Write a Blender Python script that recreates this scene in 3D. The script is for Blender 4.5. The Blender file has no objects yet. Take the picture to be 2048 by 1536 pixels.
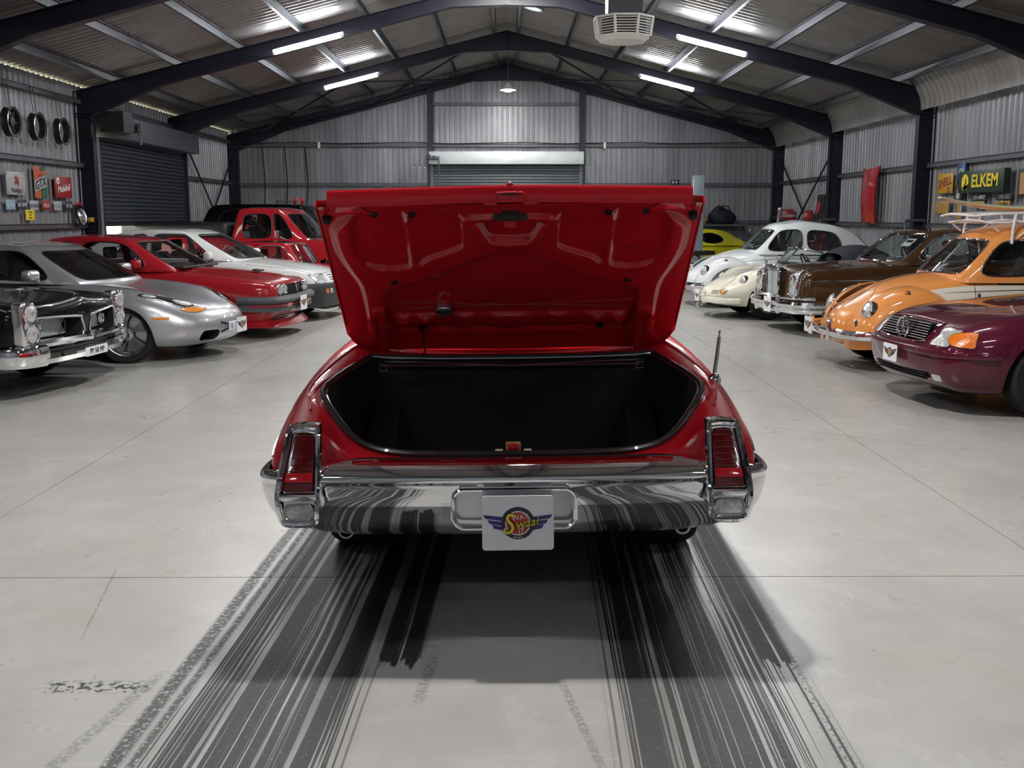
import bpy, bmesh, math, random
from mathutils import Vector, Matrix
from mathutils.bvhtree import BVHTree
random.seed(7)
C = bpy.context.scene.collection
sc = bpy.context.scene
PI = math.pi

# ---------------------------------------------------------------- camera, world, exposure
CAM_H, FPX = 1.6, 2071.0
cam_d = bpy.data.cameras.new('camera'); cam = bpy.data.objects.new('camera', cam_d); C.objects.link(cam)
cam_d.sensor_width = 36.0; cam_d.lens = 36.0 * FPX / 2048.0
cam_d.clip_start = .05; cam_d.clip_end = 300
cam.location = (0, 0, CAM_H)
cam.rotation_euler = (PI/2 - math.atan(336/FPX), 0, -math.atan(11/FPX))
sc.camera = cam
w = bpy.data.worlds.new('daylight'); sc.world = w; w.use_nodes = True
wb = w.node_tree.nodes['Background']; wb.inputs[0].default_value = (1, 1, .93, 1); wb.inputs[1].default_value = 4.5
sc.view_settings.view_transform = 'Standard'; sc.view_settings.look = 'None'
sc.view_settings.exposure = 0.66; sc.view_settings.gamma = 1.0; sc.view_settings.use_curve_mapping = False
TUBE_E, BAY_E = 84.0, 1500.0       # emission of the fluorescent tubes and of the high bay lamps

# ---------------------------------------------------------------- node helpers and materials
class NT:
    def __init__(s, name):
        s.m = bpy.data.materials.new(name); s.m.use_nodes = True; s.t = s.m.node_tree
        s.b = s.t.nodes['Principled BSDF']; s.out = s.t.nodes['Material Output']
        s.pos = s.t.nodes.new('ShaderNodeNewGeometry').outputs['Position']
        s.obj = s.t.nodes.new('ShaderNodeTexCoord').outputs['Object']
    def _in(s, sock, v):
        if isinstance(v, bpy.types.NodeSocket): s.t.links.new(v, sock)
        elif v is not None: sock.default_value = v
    def math(s, op, a, b=None, c=None, clamp=False):
        n = s.t.nodes.new('ShaderNodeMath'); n.operation = op; n.use_clamp = clamp
        for i, v in enumerate((a, b, c)):
            if v is not None: s._in(n.inputs[i], v)
        return n.outputs[0]
    def mapv(s, v, scale=(1,1,1), loc=(0,0,0)):
        n = s.t.nodes.new('ShaderNodeMapping'); s._in(n.inputs[0], v); n.inputs['Scale'].default_value = scale; n.inputs['Location'].default_value = loc
        return n.outputs[0]
    def noise(s, v, scale=5, detail=3, rough=.5, dist=0):
        n = s.t.nodes.new('ShaderNodeTexNoise'); s._in(n.inputs['Vector'], v)
        n.inputs['Scale'].default_value = scale; n.inputs['Detail'].default_value = detail
        n.inputs['Roughness'].default_value = rough; n.inputs['Distortion'].default_value = dist
        return n.outputs[0]
    def sep(s, v):
        n = s.t.nodes.new('ShaderNodeSeparateXYZ'); s._in(n.inputs[0], v); return n.outputs
    def ramp(s, f, lo, hi):
        n = s.t.nodes.new('ShaderNodeMapRange'); n.interpolation_type = 'SMOOTHSTEP'
        s._in(n.inputs[0], f); s._in(n.inputs[1], lo); s._in(n.inputs[2], hi); return n.outputs[0]
    def mix(s, f, a, b):
        n = s.t.nodes.new('ShaderNodeMix'); n.data_type = 'RGBA'
        s._in(n.inputs[0], f); s._in(n.inputs[6], a); s._in(n.inputs[7], b); return n.outputs[2]
    def bump(s, h, strength=.2, dist=.01):
        n = s.t.nodes.new('ShaderNodeBump'); s._in(n.inputs['Height'], h)
        n.inputs['Strength'].default_value = strength; n.inputs['Distance'].default_value = dist
        s.t.links.new(n.outputs[0], s.b.inputs['Normal'])
    def set(s, **k):
        for a, v in k.items(): s._in(s.b.inputs[a.replace('_', ' ')], v)
        return s

def rgb(c): return (c[0], c[1], c[2], 1)
def mat(name, col, rough=.5, metal=0., coat=0., var=.06, vscale=6, bump=0, bscale=40, coat_rough=.03, spec=.5, obj=True):
    n = NT(name); src = n.obj if obj else n.pos
    f = n.noise(src, vscale, 3)
    d = tuple(max(0, c*(1-var*2)) for c in col)
    u = tuple(min(1, c*(1+var*2)) for c in col)
    n.set(Base_Color=n.mix(f, rgb(d), rgb(u)), Metallic=metal, Coat_Weight=coat, Coat_Roughness=coat_rough, Specular_IOR_Level=spec,
          Roughness=n.math('MULTIPLY_ADD', f, rough*.3, rough*.85))
    if bump: n.bump(n.noise(src, bscale, 4), bump, .005)
    return n.m
def paint(name, col, metal=0., rough=.3, coat=1.0): return mat(name, col, rough, metal, coat=coat, var=.03, vscale=2, coat_rough=.015, spec=.1)
def emit(name, col, strength):
    n = NT(name); n.set(Base_Color=rgb((.8,.8,.8)), Emission_Color=rgb(col), Emission_Strength=strength); return n.m
def glassmat(name, tint, refl=.08, dark=.0):
    n = NT(name); t = n.t
    tr = t.nodes.new('ShaderNodeBsdfTransparent'); tr.inputs[0].default_value = rgb(tint)
    gl = t.nodes.new('ShaderNodeBsdfGlossy'); gl.inputs['Roughness'].default_value = .02; gl.inputs[0].default_value = (.9,.95,1,1)
    fr = t.nodes.new('ShaderNodeFresnel'); fr.inputs[0].default_value = 1.5
    mx = t.nodes.new('ShaderNodeMixShader')
    dust = n.noise(n.obj, 3, 2)
    t.links.new(n.math('MULTIPLY_ADD', dust, refl*.3, n.math('MULTIPLY', fr.outputs[0], 1.0)), mx.inputs[0])
    t.links.new(tr.outputs[0], mx.inputs[1]); t.links.new(gl.outputs[0], mx.inputs[2]); t.links.new(mx.outputs[0], n.out.inputs[0])
    return n.m

M = {}
M['navy'] = mat('navy_steel', (.0045, .0045, .017), .5, 0, 0, .15, 3)
M['galv'] = mat('galvanised_steel', (.11, .115, .135), .45, .4, 0, .12, 3)
M['galvbright'] = mat('bright_galvanised', (.62, .68, .70), .5, .35, 0, .12, 4)
M['chrome'] = mat('chrome', (.86, .87, .89), .045, 1, 0, .02, 3)
M['dullchrome'] = mat('dull_chrome', (.62, .63, .65), .22, 1, 0, .05, 8)
M['rubber'] = mat('rubber', (.006, .006, .0065), .8, 0, 0, .2, 20)
M['black'] = mat('black_plastic', (.014, .014, .016), .45, 0, 0, .15, 10)
M['void'] = mat('dark_underbody', (.006, .006, .007), .85, 0, 0, .2, 10)
M['cloth'] = mat('dark_upholstery', (.02, .02, .022), .85, 0, 0, .2, 12)
M['tan'] = mat('tan_upholstery', (.20, .13, .09), .75, 0, 0, .15, 12)
M['redcloth'] = mat('red_upholstery', (.22, .02, .02), .6, 0, 0, .15, 12)
M['white'] = mat('white_enamel', (.78, .78, .76), .4, 0, 0, .04, 8)
M['plate'] = mat('plate_white', (.82, .83, .88), .45, 0, 0, .07, 9)
M['glass'] = glassmat('window_glass', (.84, .88, .86))
M['darkglass'] = glassmat('tinted_glass', (.30, .31, .33))
M['lens'] = mat('lamp_lens', (.60, .61, .60), .10, .45, 1, .35, 60, .4, 120)
M['reflector'] = mat('lamp_reflector', (.75, .75, .74), .12, .9, .5, .3, 70, .5, 90)
M['amber'] = mat('amber_lens', (.75, .24, .015), .18, 0, 1, .25, 50, .4, 110)
M['orange'] = mat('orange_lens', (.78, .16, .01), .18, 0, 1, .3, 50, .4, 110)
M['redlens'] = mat('red_lens', (.15, .001, .004), .14, 0, 1, .25, 60, .1, 130)
M['tyre_white'] = mat('whitewall', (.6, .6, .57), .6)

# ---------------------------------------------------------------- mesh helpers
def link(o, parent=None):
    C.objects.link(o); o.parent = parent; return o
def shade(me, angle=38):
    if not len(me.polygons): return
    me.shade_smooth(); me.set_sharp_from_angle(angle=math.radians(angle))
def raw(name, V, Fc, m=None, parent=None, angle=38, fm=None):
    me = bpy.data.meshes.new(name); me.from_pydata([tuple(v) for v in V], [], Fc); me.update()
    for x in (m if isinstance(m, (list, tuple)) else [m]):
        if x is not None: me.materials.append(M[x] if isinstance(x, str) else x)
    if fm: me.polygons.foreach_set('material_index', fm)
    shade(me, angle)
    return link(bpy.data.objects.new(name, me), parent)
def empty(name, loc=(0,0,0), rz=0, parent=None):
    o = bpy.data.objects.new(name, None); o.empty_display_size = .1; o.location = loc; o.rotation_euler = (0, 0, rz); return link(o, parent)
def tag(o, label, cat=None, group=None, kind=None):
    o['label'] = label
    if cat: o['category'] = cat
    if group: o['group'] = group
    if kind: o['kind'] = kind
    return o
def struct(o, label=None):
    o['kind'] = 'structure'
    if label: o['label'] = label
    return o
def modify(o, mods, angle=38, keep_normals=True):
    for t, kw in mods:
        md = o.modifiers.new(t.lower(), t)
        for a, v in kw.items(): setattr(md, a, v)
    dg = bpy.context.evaluated_depsgraph_get()
    me = bpy.data.meshes.new_from_object(o.evaluated_get(dg)); old = o.data
    o.modifiers.clear(); o.data = me; me.name = o.name; bpy.data.meshes.remove(old)
    shade(me, angle); return o
def dup(o, parent=None, loc=None, rz=None):
    c = o.copy(); C.objects.link(c); c.parent = parent if parent is not None else o.parent
    if loc is not None: c.location = loc
    if rz is not None: c.rotation_euler = (0, 0, rz)
    for ch in list(o.children): dup(ch, c)
    return c

class MB:
    def __init__(s): s.V = []; s.F = []; s.mi = []; s.cur = 0
    def m(s, i): s.cur = i; return s
    def add(s, V, Fc):
        b = len(s.V); s.V += [tuple(v) for v in V]
        for f in Fc: s.F.append(tuple(b+i for i in f)); s.mi.append(s.cur)
        return s
    def box(s, c, d, R=None):
        hx, hy, hz = d[0]/2, d[1]/2, d[2]/2; c = Vector(c)
        P = [Vector((x*hx, y*hy, z*hz)) for x in (-1,1) for y in (-1,1) for z in (-1,1)]
        if R is not None: P = [R @ p for p in P]
        return s.add([c+p for p in P], [(0,1,3,2),(4,6,7,5),(0,4,5,1),(2,3,7,6),(0,2,6,4),(1,5,7,3)])
    def prism(s, poly, d):                     # poly: 3d points, d: extrusion vector
        n = len(poly); d = Vector(d); P = [Vector(p) for p in poly]
        return s.add(P + [p+d for p in P], [tuple(range(n))[::-1], tuple(range(n, 2*n))] + [(i, (i+1) % n, n+(i+1) % n, n+i) for i in range(n)])
    def lathe(s, prof, o=(0,0,0), ax=(0,0,1), n=24, cap=False):   # prof: (r, h)
        ax = Vector(ax).normalized(); u = ax.orthogonal().normalized(); v = ax.cross(u); o = Vector(o)
        V = []; Fc = []
        for r, h in prof:
            for k in range(n):
                a = 2*PI*k/n; V.append(o + ax*h + (u*math.cos(a) + v*math.sin(a))*r)
        for i in range(len(prof)-1):
            for k in range(n):
                Fc.append((i*n+k, i*n+(k+1) % n, (i+1)*n+(k+1) % n, (i+1)*n+k))
        if cap: Fc += [tuple(range(n))[::-1], tuple(range((len(prof)-1)*n, len(prof)*n))]
        return s.add(V, Fc)
    def tube(s, pts, r, n=8, closed=False, rz=None):
        P = [Vector(p) for p in pts]; m_ = len(P); V = []; Fc = []
        rr = r if isinstance(r, (list, tuple)) else [r]*m_
        up = None
        for i, p in enumerate(P):
            a = P[(i-1) % m_] if (closed or i > 0) else p; b = P[(i+1) % m_] if (closed or i < m_-1) else p
            t = (b-a).normalized() if (b-a).length > 1e-9 else Vector((0,0,1))
            if up is None: up = t.orthogonal().normalized()
            up = (up - t*up.dot(t)); up = up.normalized() if up.length > 1e-6 else t.orthogonal().normalized()
            v = t.cross(up)
            for k in range(n):
                c = 2*PI*k/n; V.append(p + (up*math.cos(c) + v*math.sin(c))*rr[i])
        for i in range(m_ if closed else m_-1):
            j = (i+1) % m_
            off = 0
            if closed and j == 0:              # untwist the seam
                off = min(range(n), key=lambda q: (V[q]-V[i*n]).length)
            for k in range(n): Fc.append((i*n+k, i*n+(k+1) % n, j*n+(k+1+off) % n, j*n+(k+off) % n))
        if not closed: Fc += [tuple(range(n))[::-1], tuple(range((m_-1)*n, m_*n))]
        return s.add(V, Fc)
    def ribbon(s, pts, wvec, tvec):            # flat bar along pts: half width wvec, thickness tvec
        P = [Vector(p) for p in pts]; wv = Vector(wvec); tv = Vector(tvec); V = []; Fc = []
        for p in P: V += [p-wv, p+wv, p+wv+tv, p-wv+tv]
        for i in range(len(P)-1):
            for k in range(4): Fc.append((i*4+k, i*4+(k+1) % 4, (i+1)*4+(k+1) % 4, (i+1)*4+k))
        e = (len(P)-1)*4; Fc += [(3,2,1,0), (e, e+1, e+2, e+3)]
        return s.add(V, Fc)
    def build(s, name, m, parent=None, angle=38, bevel=0, seg=2):
        o = raw(name, s.V, s.F, m, parent, angle, s.mi if isinstance(m, (list, tuple)) else None)
        if bevel: modify(o, [('BEVEL', dict(width=bevel, segments=seg, limit_method='ANGLE', angle_limit=.6))], angle)
        return o
def part(name, m, parent, fn, **k):
    b = MB(); fn(b); return b.build(name, m, parent, **k)
def copies(o, locs, rz=None):
    r = []
    for i, l in enumerate(locs):
        r.append(dup(o, o.parent, l, None if rz is None else rz[i]))
    return r
# ================================================================ the hall
W, SLOPE, RIDGE = 7.5, .25, 5.6
Y0, Y1 = -6.4, 28.6
FRAMES = [28.6, 23.6, 18.6, 13.6, 8.6, 3.6, -1.4, -6.4]
# ---- floor: concrete with joints, stains and rubber marks of burnouts
def floor_material():
    n = NT('polished_concrete'); p = n.pos; x, y, z = n.sep(p)
    c1 = n.noise(p, .7, 6, .65, .1); c2 = n.noise(p, 3.2, 7, .7, .15); c3 = n.noise(p, 38, 3, .6)
    base = n.mix(n.ramp(c1, .3, .72), rgb((.36, .35, .33)), rgb((.46, .45, .43)))
    base = n.mix(n.math('MULTIPLY', n.ramp(c2, .35, .75), .55), base, rgb((.345, .335, .325)))
    base = n.mix(n.math('MULTIPLY', n.ramp(c3, .55, .8), .3), base, rgb((.50, .49, .47)))
    # fine pale scratches
    sc1 = n.noise(n.mapv(p, (2, 34, 1)), 1, 3, .6, .6); sc2 = n.noise(n.mapv(p, (30, 3, 1), (7,3,0)), 1, 3, .6, .6)
    base = n.mix(n.math('MULTIPLY', n.math('MAXIMUM', n.ramp(sc1, .66, .72), n.ramp(sc2, .67, .73)), .40), base, rgb((.56, .55, .54)))
    sw = n.noise(p, 2.6, 8, .72, 1.2)
    base = n.mix(n.math('MULTIPLY', n.ramp(sw, .48, .68), .45), base, rgb((.50, .495, .485)))
    # yellow-brown oil stains
    st = n.ramp(n.noise(p, .9, 4, .6, .2), .60, .85)
    base = n.mix(n.math('MULTIPLY', st, .45), base, rgb((.38, .31, .17)))
    # rubber streaks: two wide lanes running away from the camera
    s = n.math('MULTIPLY_ADD', n.math('SUBTRACT', y, 4.), -.028, x)        # slight slant
    wob = n.math('MULTIPLY', n.math('SUBTRACT', n.noise(p, 1.2, 2), .5), .012)
    s = n.math('ADD', s, wob)
    comb = n.t.nodes.new('ShaderNodeCombineXYZ'); n._in(comb.inputs[0], s); n._in(comb.inputs[1], y)
    sv = comb.outputs[0]
    wide = n.noise(n.mapv(sv, (11, .16, 1)), 1, 1.5, .5); fine = n.noise(n.mapv(sv, (48, .30, 1), (3,1,0)), 1, 2, .55)
    hair = n.noise(n.mapv(sv, (150, .25, 1), (1,5,0)), 1, 1, .5); grit = n.noise(p, 55, 4, .65)
    st = n.math('ADD', n.math('MULTIPLY', wide, .36), n.math('ADD', n.math('MULTIPLY', fine, .50), n.math('MULTIPLY', hair, .28)))
    def band(a, b, e=.035):
        return n.math('MULTIPLY', n.ramp(s, a-e, a+e), n.math('SUBTRACT', 1., n.ramp(s, b-e, b+e)))
    yfar = n.math('SUBTRACT', 1., n.ramp(y, 5.6, 7.2))
    core = n.math('MAXIMUM', band(-1.03, -.52), band(.42, .95)); edge = n.math('MAXIMUM', band(-1.14, -.45, .02), band(.36, 1.08, .03))
    lim = n.math('MULTIPLY_ADD', core, -.07, .60)
    rub = n.math('MULTIPLY', edge, n.math('MAXIMUM', n.ramp(st, n.math('SUBTRACT', lim, .02), n.math('ADD', lim, .02)), n.math('MULTIPLY', n.ramp(n.noise(n.mapv(sv, (5, .5, 1), (2, 9, 0)), 1, 2), .42, .60), n.math('MULTIPLY', core, .55))))
    # straight tread border lines at the outer edge
    tread = n.math('MULTIPLY', n.math('MAXIMUM', band(-1.165, -1.11, .012), band(-1.09, -1.06, .01)), n.ramp(grit, .36, .5))
    tread = n.math('MAXIMUM', tread, n.math('MULTIPLY', band(1.02, 1.07, .015), n.ramp(grit, .5, .64)))
    # tyre prints that stop short
    stop = n.math('MULTIPLY_ADD', n.math('SUBTRACT', n.noise(n.mapv(p, (30, 6, 1)), 1, 3), .5), .35, y)
    pr = n.math('MULTIPLY', n.math('MAXIMUM', band(-.47, -.30, .02), band(.93, 1.06, .02)), n.ramp(stop, 3.52, 3.56))
    pr = n.math('MULTIPLY', pr, n.ramp(fine, .38, .46))
    rub = n.math('MAXIMUM', n.math('MAXIMUM', rub, n.math('MULTIPLY', tread, .9)), pr)
    rub = n.math('MULTIPLY', rub, n.math('MULTIPLY_ADD', n.ramp(grit, .55, .72), -.22, 1.0))
    rub = n.math('MULTIPLY', rub, yfar)
    # greasy film between the streaks
    film = n.math('MULTIPLY', n.math('MULTIPLY', edge, yfar), .28)
    base = n.mix(film, base, rgb((.20, .195, .19)))
    # single scuffs beside the lanes
    def line(x0, y0, x1, y1, wd):
        k = (x1-x0)/(y1-y0)
        d = n.math('ABSOLUTE', n.math('SUBTRACT', x, n.math('MULTIPLY_ADD', n.math('SUBTRACT', y, y0), k, x0)))
        f = n.math('SUBTRACT', 1., n.ramp(d, wd*.4, wd))
        f = n.math('MULTIPLY', f, n.math('MULTIPLY', n.ramp(y, y0-.02, y0+.1), n.math('SUBTRACT', 1., n.ramp(y, y1-.1, y1+.02))))
        return n.math('MULTIPLY', f, n.ramp(grit, .35, .6))
    sk = line(-1.36, 2.7, -1.22, 3.5, .035)
    for a in ((-1.62, 3.72, -1.80, 4.6, .008), (1.9, 7.9, 3.0, 7.1, .03), (.30, 2.7, .18, 3.45, .02), (-.30, 3.2, -.26, 3.7, .03)):
        a_ = a if a[1] < a[3] else (a[2], a[3], a[0], a[1], a[4])
        sk = n.math('MAXIMUM', sk, line(*a_))
    bl = n.math('MULTIPLY', n.math('MULTIPLY', n.ramp(x, -1.62, -1.55), n.math('SUBTRACT', 1., n.ramp(x, -1.25, -1.2))),
                n.math('MULTIPLY', n.ramp(y, 3.30, 3.33), n.math('SUBTRACT', 1., n.ramp(y, 3.38, 3.42))))
    sk = n.math('MAXIMUM', n.math('MULTIPLY', sk, .45), n.math('MULTIPLY', bl, n.ramp(c3, .5, .56)))
    rub = n.math('MAXIMUM', rub, sk)
    col = n.mix(n.math('MULTIPLY', rub, .97), base, rgb((.012, .012, .016)))
    rg = n.math('MULTIPLY_ADD', n.ramp(c2, .3, .7), .06, .27)
    n.set(Base_Color=col, Roughness=n.math('MULTIPLY_ADD', rub, .25, rg), Specular_IOR_Level=.55)
    n.bump(n.math('ADD', n.math('MULTIPLY', c2, .6), n.math('MULTIPLY', c3, .25)), .025, .004)
    return n.m
M['floor'] = floor_material()
M['joint'] = mat('joint_filler', (.05, .048, .045), .8)
fl = struct(raw('floor', [(-W-.3, Y0, -.012), (W+.3, Y0, -.012), (W+.3, Y1+.2, -.012), (-W-.3, Y1+.2, -.012)], [(0,1,2,3)], 'joint'))
gx = [-W-.2, -2.72, 2.52, W+.2]; gy = [Y0, -.6, 4.452, 9.45, 14.5, 19.5, 24.5, Y1+.1]
for a in range(3):
    for b in range(len(gy)-1):
        g = .003
        part('concrete_slab', 'floor', fl, lambda q: q.box(((gx[a]+gx[a+1])/2, (gy[b]+gy[b+1])/2, -.03), (gx[a+1]-gx[a]-2*g, gy[b+1]-gy[b]-2*g, .06)))
struct(raw('ground_outside', [(-60, -40, -.08), (60, -40, -.08), (60, 80, -.08), (-60, 80, -.08)], [(0,1,2,3)], mat('dry_ground', (.42, .40, .25), .9, 0, 0, .2, 2)))

# ---- sheet metal
def sheet_mat(name, col, rough, metal, streak=.3):
    n = NT(name); v = n.pos
    f = n.noise(n.mapv(v, (2.3, 2.3, .35)), 1, 4, .6); g = n.noise(v, 9, 3)
    n.set(Base_Color=n.mix(n.ramp(f, .3, .75), rgb([c*(1-streak) for c in col]), rgb([min(1, c*(1+streak)) for c in col])), Metallic=metal,
          Roughness=n.math('MULTIPLY_ADD', g, .2, rough-.1)); return n.m
M['wall'] = sheet_mat('wall_sheet', (.27, .275, .30), .42, .35, .22)
M['roof'] = sheet_mat('roof_sheet', (.24, .232, .23), .37, .25, .15)
M['slat'] = mat('roller_slat', (.028, .033, .055), .5, .1, 0, .15, 5)
M['slatback'] = mat('grey_roller_slat', (.10, .115, .13), .5, .1, 0, .1, 5)

def ibr(width, ribs):                    # trapezoidal profile: (u, depth)
    P = []; p = width/ribs
    for k in range(ribs):
        o = k*p; P += [(o, 0), (o+p*.62, 0), (o+p*.70, .028), (o+p*.90, .028), (o+p*.98, 0)]
    return P + [(width, 0)]
def sheet_mesh(name, prof, z0, ztop, ax, nrm, parent, m):
    V = []; Fc = []
    for u, d in prof:
        for zz in (z0, ztop(u) if callable(ztop) else ztop):
            p = Vector(ax)*u + Vector(nrm)*d; V.append((p.x, p.y, zz))
    for i in range(len(prof)-1): Fc.append((2*i, 2*i+2, 2*i+3, 2*i+1))
    return raw(name, V, Fc, m, parent, 20)
walls = {s: struct(empty('wall_'+s)) for s in ('left', 'right', 'back', 'front')}
DOOR_L = (18.95, 24.35); DOOR_LH = 3.05
SWD = .70
# side walls
for s, sx, top in (('left', -1, 3.835), ('right', 1, 3.68)):
    full = sheet_mesh('wall_sheet', ibr(SWD, 4), 0, top, (0, 1, 0), (-sx, 0, 0), walls[s], 'wall'); first = True
    y = Y0
    while y < Y1-.01:
        if s == 'left' and DOOR_L[0]-.5 < y < DOOR_L[1]-.2:
            sheet_mesh('wall_sheet', ibr(SWD, 4), 3.02, top, (0, 1, 0), (-sx, 0, 0), walls[s], 'wall').location = (sx*W, y, 0)
        elif first: full.location = (sx*W, y, 0); first = False
        else: dup(full, walls[s], (sx*W, y, 0))
        y += SWD
# gable walls
def gtop(x): return RIDGE + .175 - SLOPE*abs(x)
for s, yy, ny in (('back', Y1+.05, -1), ('front', Y0-.05, 1)):
    x = -W
    while x < W-.01:
        op = (s == 'back' and -2.35 < x+SWD/2 < 2.0)
        sheet_mesh('wall_sheet', ibr(SWD, 5), 2.9 if op else 0, lambda u: gtop(x+u), (1, 0, 0), (0, ny, 0), walls[s], 'wall').location = (x, yy, 0)
        x += SWD
for a_, b_ in ((-2.6, -2.06), (2.06, 2.3)): sheet_mesh('wall_sheet', ibr(b_-a_, 3), 0, 2.9, (1, 0, 0), (0, -1, 0), walls['back'], 'wall').location = (a_, Y1+.05, 0)
# roof sheets
ceil = struct(empty('ceiling'))
def roof_sheet(side):
    pitch, per, seg = .20, 4, 8; n_ = per*seg
    zt = RIDGE + .155
    if side < 0: prof = [(0., zt), (-7.57, zt - SLOPE*7.57)]
    else:
        prof = [(0., zt), (6.75, zt - SLOPE*6.75)]; z6 = zt - SLOPE*6.75
        for k in range(1, 9):
            a = math.radians(90-14) - k/8*math.radians(76)
            R_ = .66; cx, cz = 6.75 - R_*math.cos(math.radians(76)), z6 - R_*math.sin(math.radians(76))
            prof.append((cx + R_*math.cos(a), cz + R_*math.sin(a)))
        prof.append((W-.03, 3.55))
    V = []; Fc = []; m_ = len(prof)
    for i in range(n_+1):
        u = i*pitch/seg; h = .024*math.sin(2*PI*i/seg)
        for k, (x, z) in enumerate(prof):
            nx, nz = (math.sin(math.atan(SLOPE))*(1 if side > 0 else -1), 1) if k < 2 else (max(0, min(1, (x-6.0)/1.4)), .3)
            V.append((x + nx*h*.8, u, z + nz*h))
    for i in range(n_):
        for k in range(m_-1): Fc.append((i*m_+k, (i+1)*m_+k, (i+1)*m_+k+1, i*m_+k+1))
    return raw('roof_sheet', V, Fc, 'roof', ceil, 60)
for side in (-1, 1):
    o = roof_sheet(side); o.location = (0, Y0, 0); y = Y0+.80
    while y < Y1+.3: dup(o, ceil, (0, y, 0)); y += .80
part('ridge_cap', 'roof', ceil, lambda q: (q.ribbon([(0, Y0, 5.79), (0, Y1+.2, 5.79)], (.02, 0, 0), (0, 0, .01)), q.ribbon([(.15, Y0, 5.765), (.15, Y1+.2, 5.765)], (.16, 0, -.04), (0, 0, .01)), q.ribbon([(-.15, Y0, 5.765), (-.15, Y1+.2, 5.765)], (.16, 0, .04), (0, 0, .01))))
# purlins: light C sections
for sx in (-1, 1):
    for x in (.28, 1.38, 2.47, 3.57, 4.66, 5.75, 6.85):
        zt = RIDGE - SLOPE*x
        part('purlin', 'galv', ceil, lambda q: (q.box((sx*x, (Y0+Y1)/2, zt+.072), (.012, Y1-Y0, .135)), q.box((sx*(x-.022), (Y0+Y1)/2, zt+.008), (.052, Y1-Y0, .008)), q.box((sx*(x-.03), (Y0+Y1)/2, zt+.136), (.07, Y1-Y0, .008))))
# portal frames
def frame(y):
    for sx in (-1, 1):
        RD = .255
        inner = [(W-.32, 3.34), (5.95, RIDGE-SLOPE*5.95-RD-.02), (.92, RIDGE-SLOPE*.92-RD+.02), (0, 5.17)]
        outer = [(W, 3.36), (W, RIDGE-SLOPE*W), (0, RIDGE)]
        def fn(q):
            poly = [(sx*a, y-.006, b) for a, b in outer] + [(sx*a, y-.006, b) for a, b in inner[::-1]]
            q.prism(poly, (0, .012, 0))
            q.ribbon([(sx*a, y, b) for a, b in outer[1:]], (0, .085, 0), (0, 0, -.014))
            q.ribbon([(sx*a, y, b) for a, b in inner], (0, .085, 0), (0, 0, .014))
            q.ribbon([(sx*W, y, 3.36), (sx*W, y, 3.725)], (0, .085, 0), (-sx*.014, 0, 0))
            q.box((sx*(W-.15), y, 3.36), (.3, .17, .014)); q.box((sx*.01, y, 5.385), (.02, .17, .42))
        part('rafter', 'navy', ceil, fn)
        if sx < 0 and abs(y-23.6) < .1: continue
        def fc(q):
            q.box((sx*(W-.15), y, 1.68), (.28, .012, 3.36)); q.box((sx*(W-.007), y, 1.68), (.014, .17, 3.36)); q.box((sx*(W-.293), y, 1.68), (.014, .17, 3.36))
            q.box((sx*(W-.15), y, .01), (.36, .24, .02)); q.box((sx*(W-.15), y, 3.3), (.28, .16, .012))
        part('column', 'navy', walls['left' if sx < 0 else 'right'], fc)
for y in FRAMES: frame(y if y < 28 else y-.1)
# end wall posts
for x in (-2.04, 2.04):
    part('gable_post', 'navy', walls['back'], lambda q: (q.box((x, 28.45, 2.5), (.012, .17, 5.0)), q.box((x, 28.37, 2.5), (.15, .012, 5.0)), q.box((x, 28.53, 2.5), (.15, .012, 5.0))))
# girts
def girt(parent, a, b, z, h=.075, d=.06, m='galv', name='girt'):
    a, b = Vector(a), Vector(b); c = (a+b)/2; L = (b-a).length; ax = abs((b-a).x) > abs((b-a).y)
    part(name, m, parent, lambda q: (q.box((c.x, c.y, z), (L, d, .008) if ax else (d, L, .008)), q.box((c.x, c.y, z+h/2), (L, .01, h) if ax else (.01, L, h)), q.box((c.x, c.y, z+h), (L, d, .008) if ax else (d, L, .008))))
for sx, s in ((-1, 'left'), (1, 'right')):
    for z in (1.40, 2.44, 3.52):
        x = sx*(W-.09)
        if s == 'left':
            girt(walls[s], (x, Y0, 0), (x, DOOR_L[0], 0), z)
            girt(walls[s], (x, DOOR_L[1] if z < 3 else DOOR_L[0], 0), (x, Y1, 0), z)
        else: girt(walls[s], (x, Y0, 0), (x, Y1, 0), z)
for z in (1.40, 2.40, 3.44):
    for a, b in ((-W, -2.04), (2.04, W)): girt(walls['back'], (a, 28.50, 0), (b, 28.50, 0), z)
for z in (3.44, 4.52): girt(walls['back'], (-2.04, 28.50, 0), (2.04, 28.50, 0), z)
for z in (1.40, 2.40, 3.44): girt(walls['front'], (-W, Y0+.05, 0), (W, Y0+.05, 0), z)
# wind bracing between the last two frames
def brace(parent, a, b, r=.022): part('wind_brace', 'navy', parent, lambda q: q.tube([a, b], r, 6))
for sx, s in ((-1, 'left'), (1, 'right')):
    x = sx*(W-.16)
    brace(walls[s], (x, 24.5 if sx < 0 else 23.7, 3.1), (x, 28.4, .3)); brace(walls[s], (x+sx*.03, 28.4, 3.1), (x+sx*.03, 24.5 if sx < 0 else 23.7, .3))
    for a, b in ((.9, 3.5), (3.5, 6.6)):
        za, zb = RIDGE-SLOPE*a-.18, RIDGE-SLOPE*b-.18
        brace(ceil, (sx*a, 23.7, za), (sx*b, 28.4, zb)); brace(ceil, (sx*a, 28.4, za-.02), (sx*b, 23.7, zb-.02))

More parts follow.
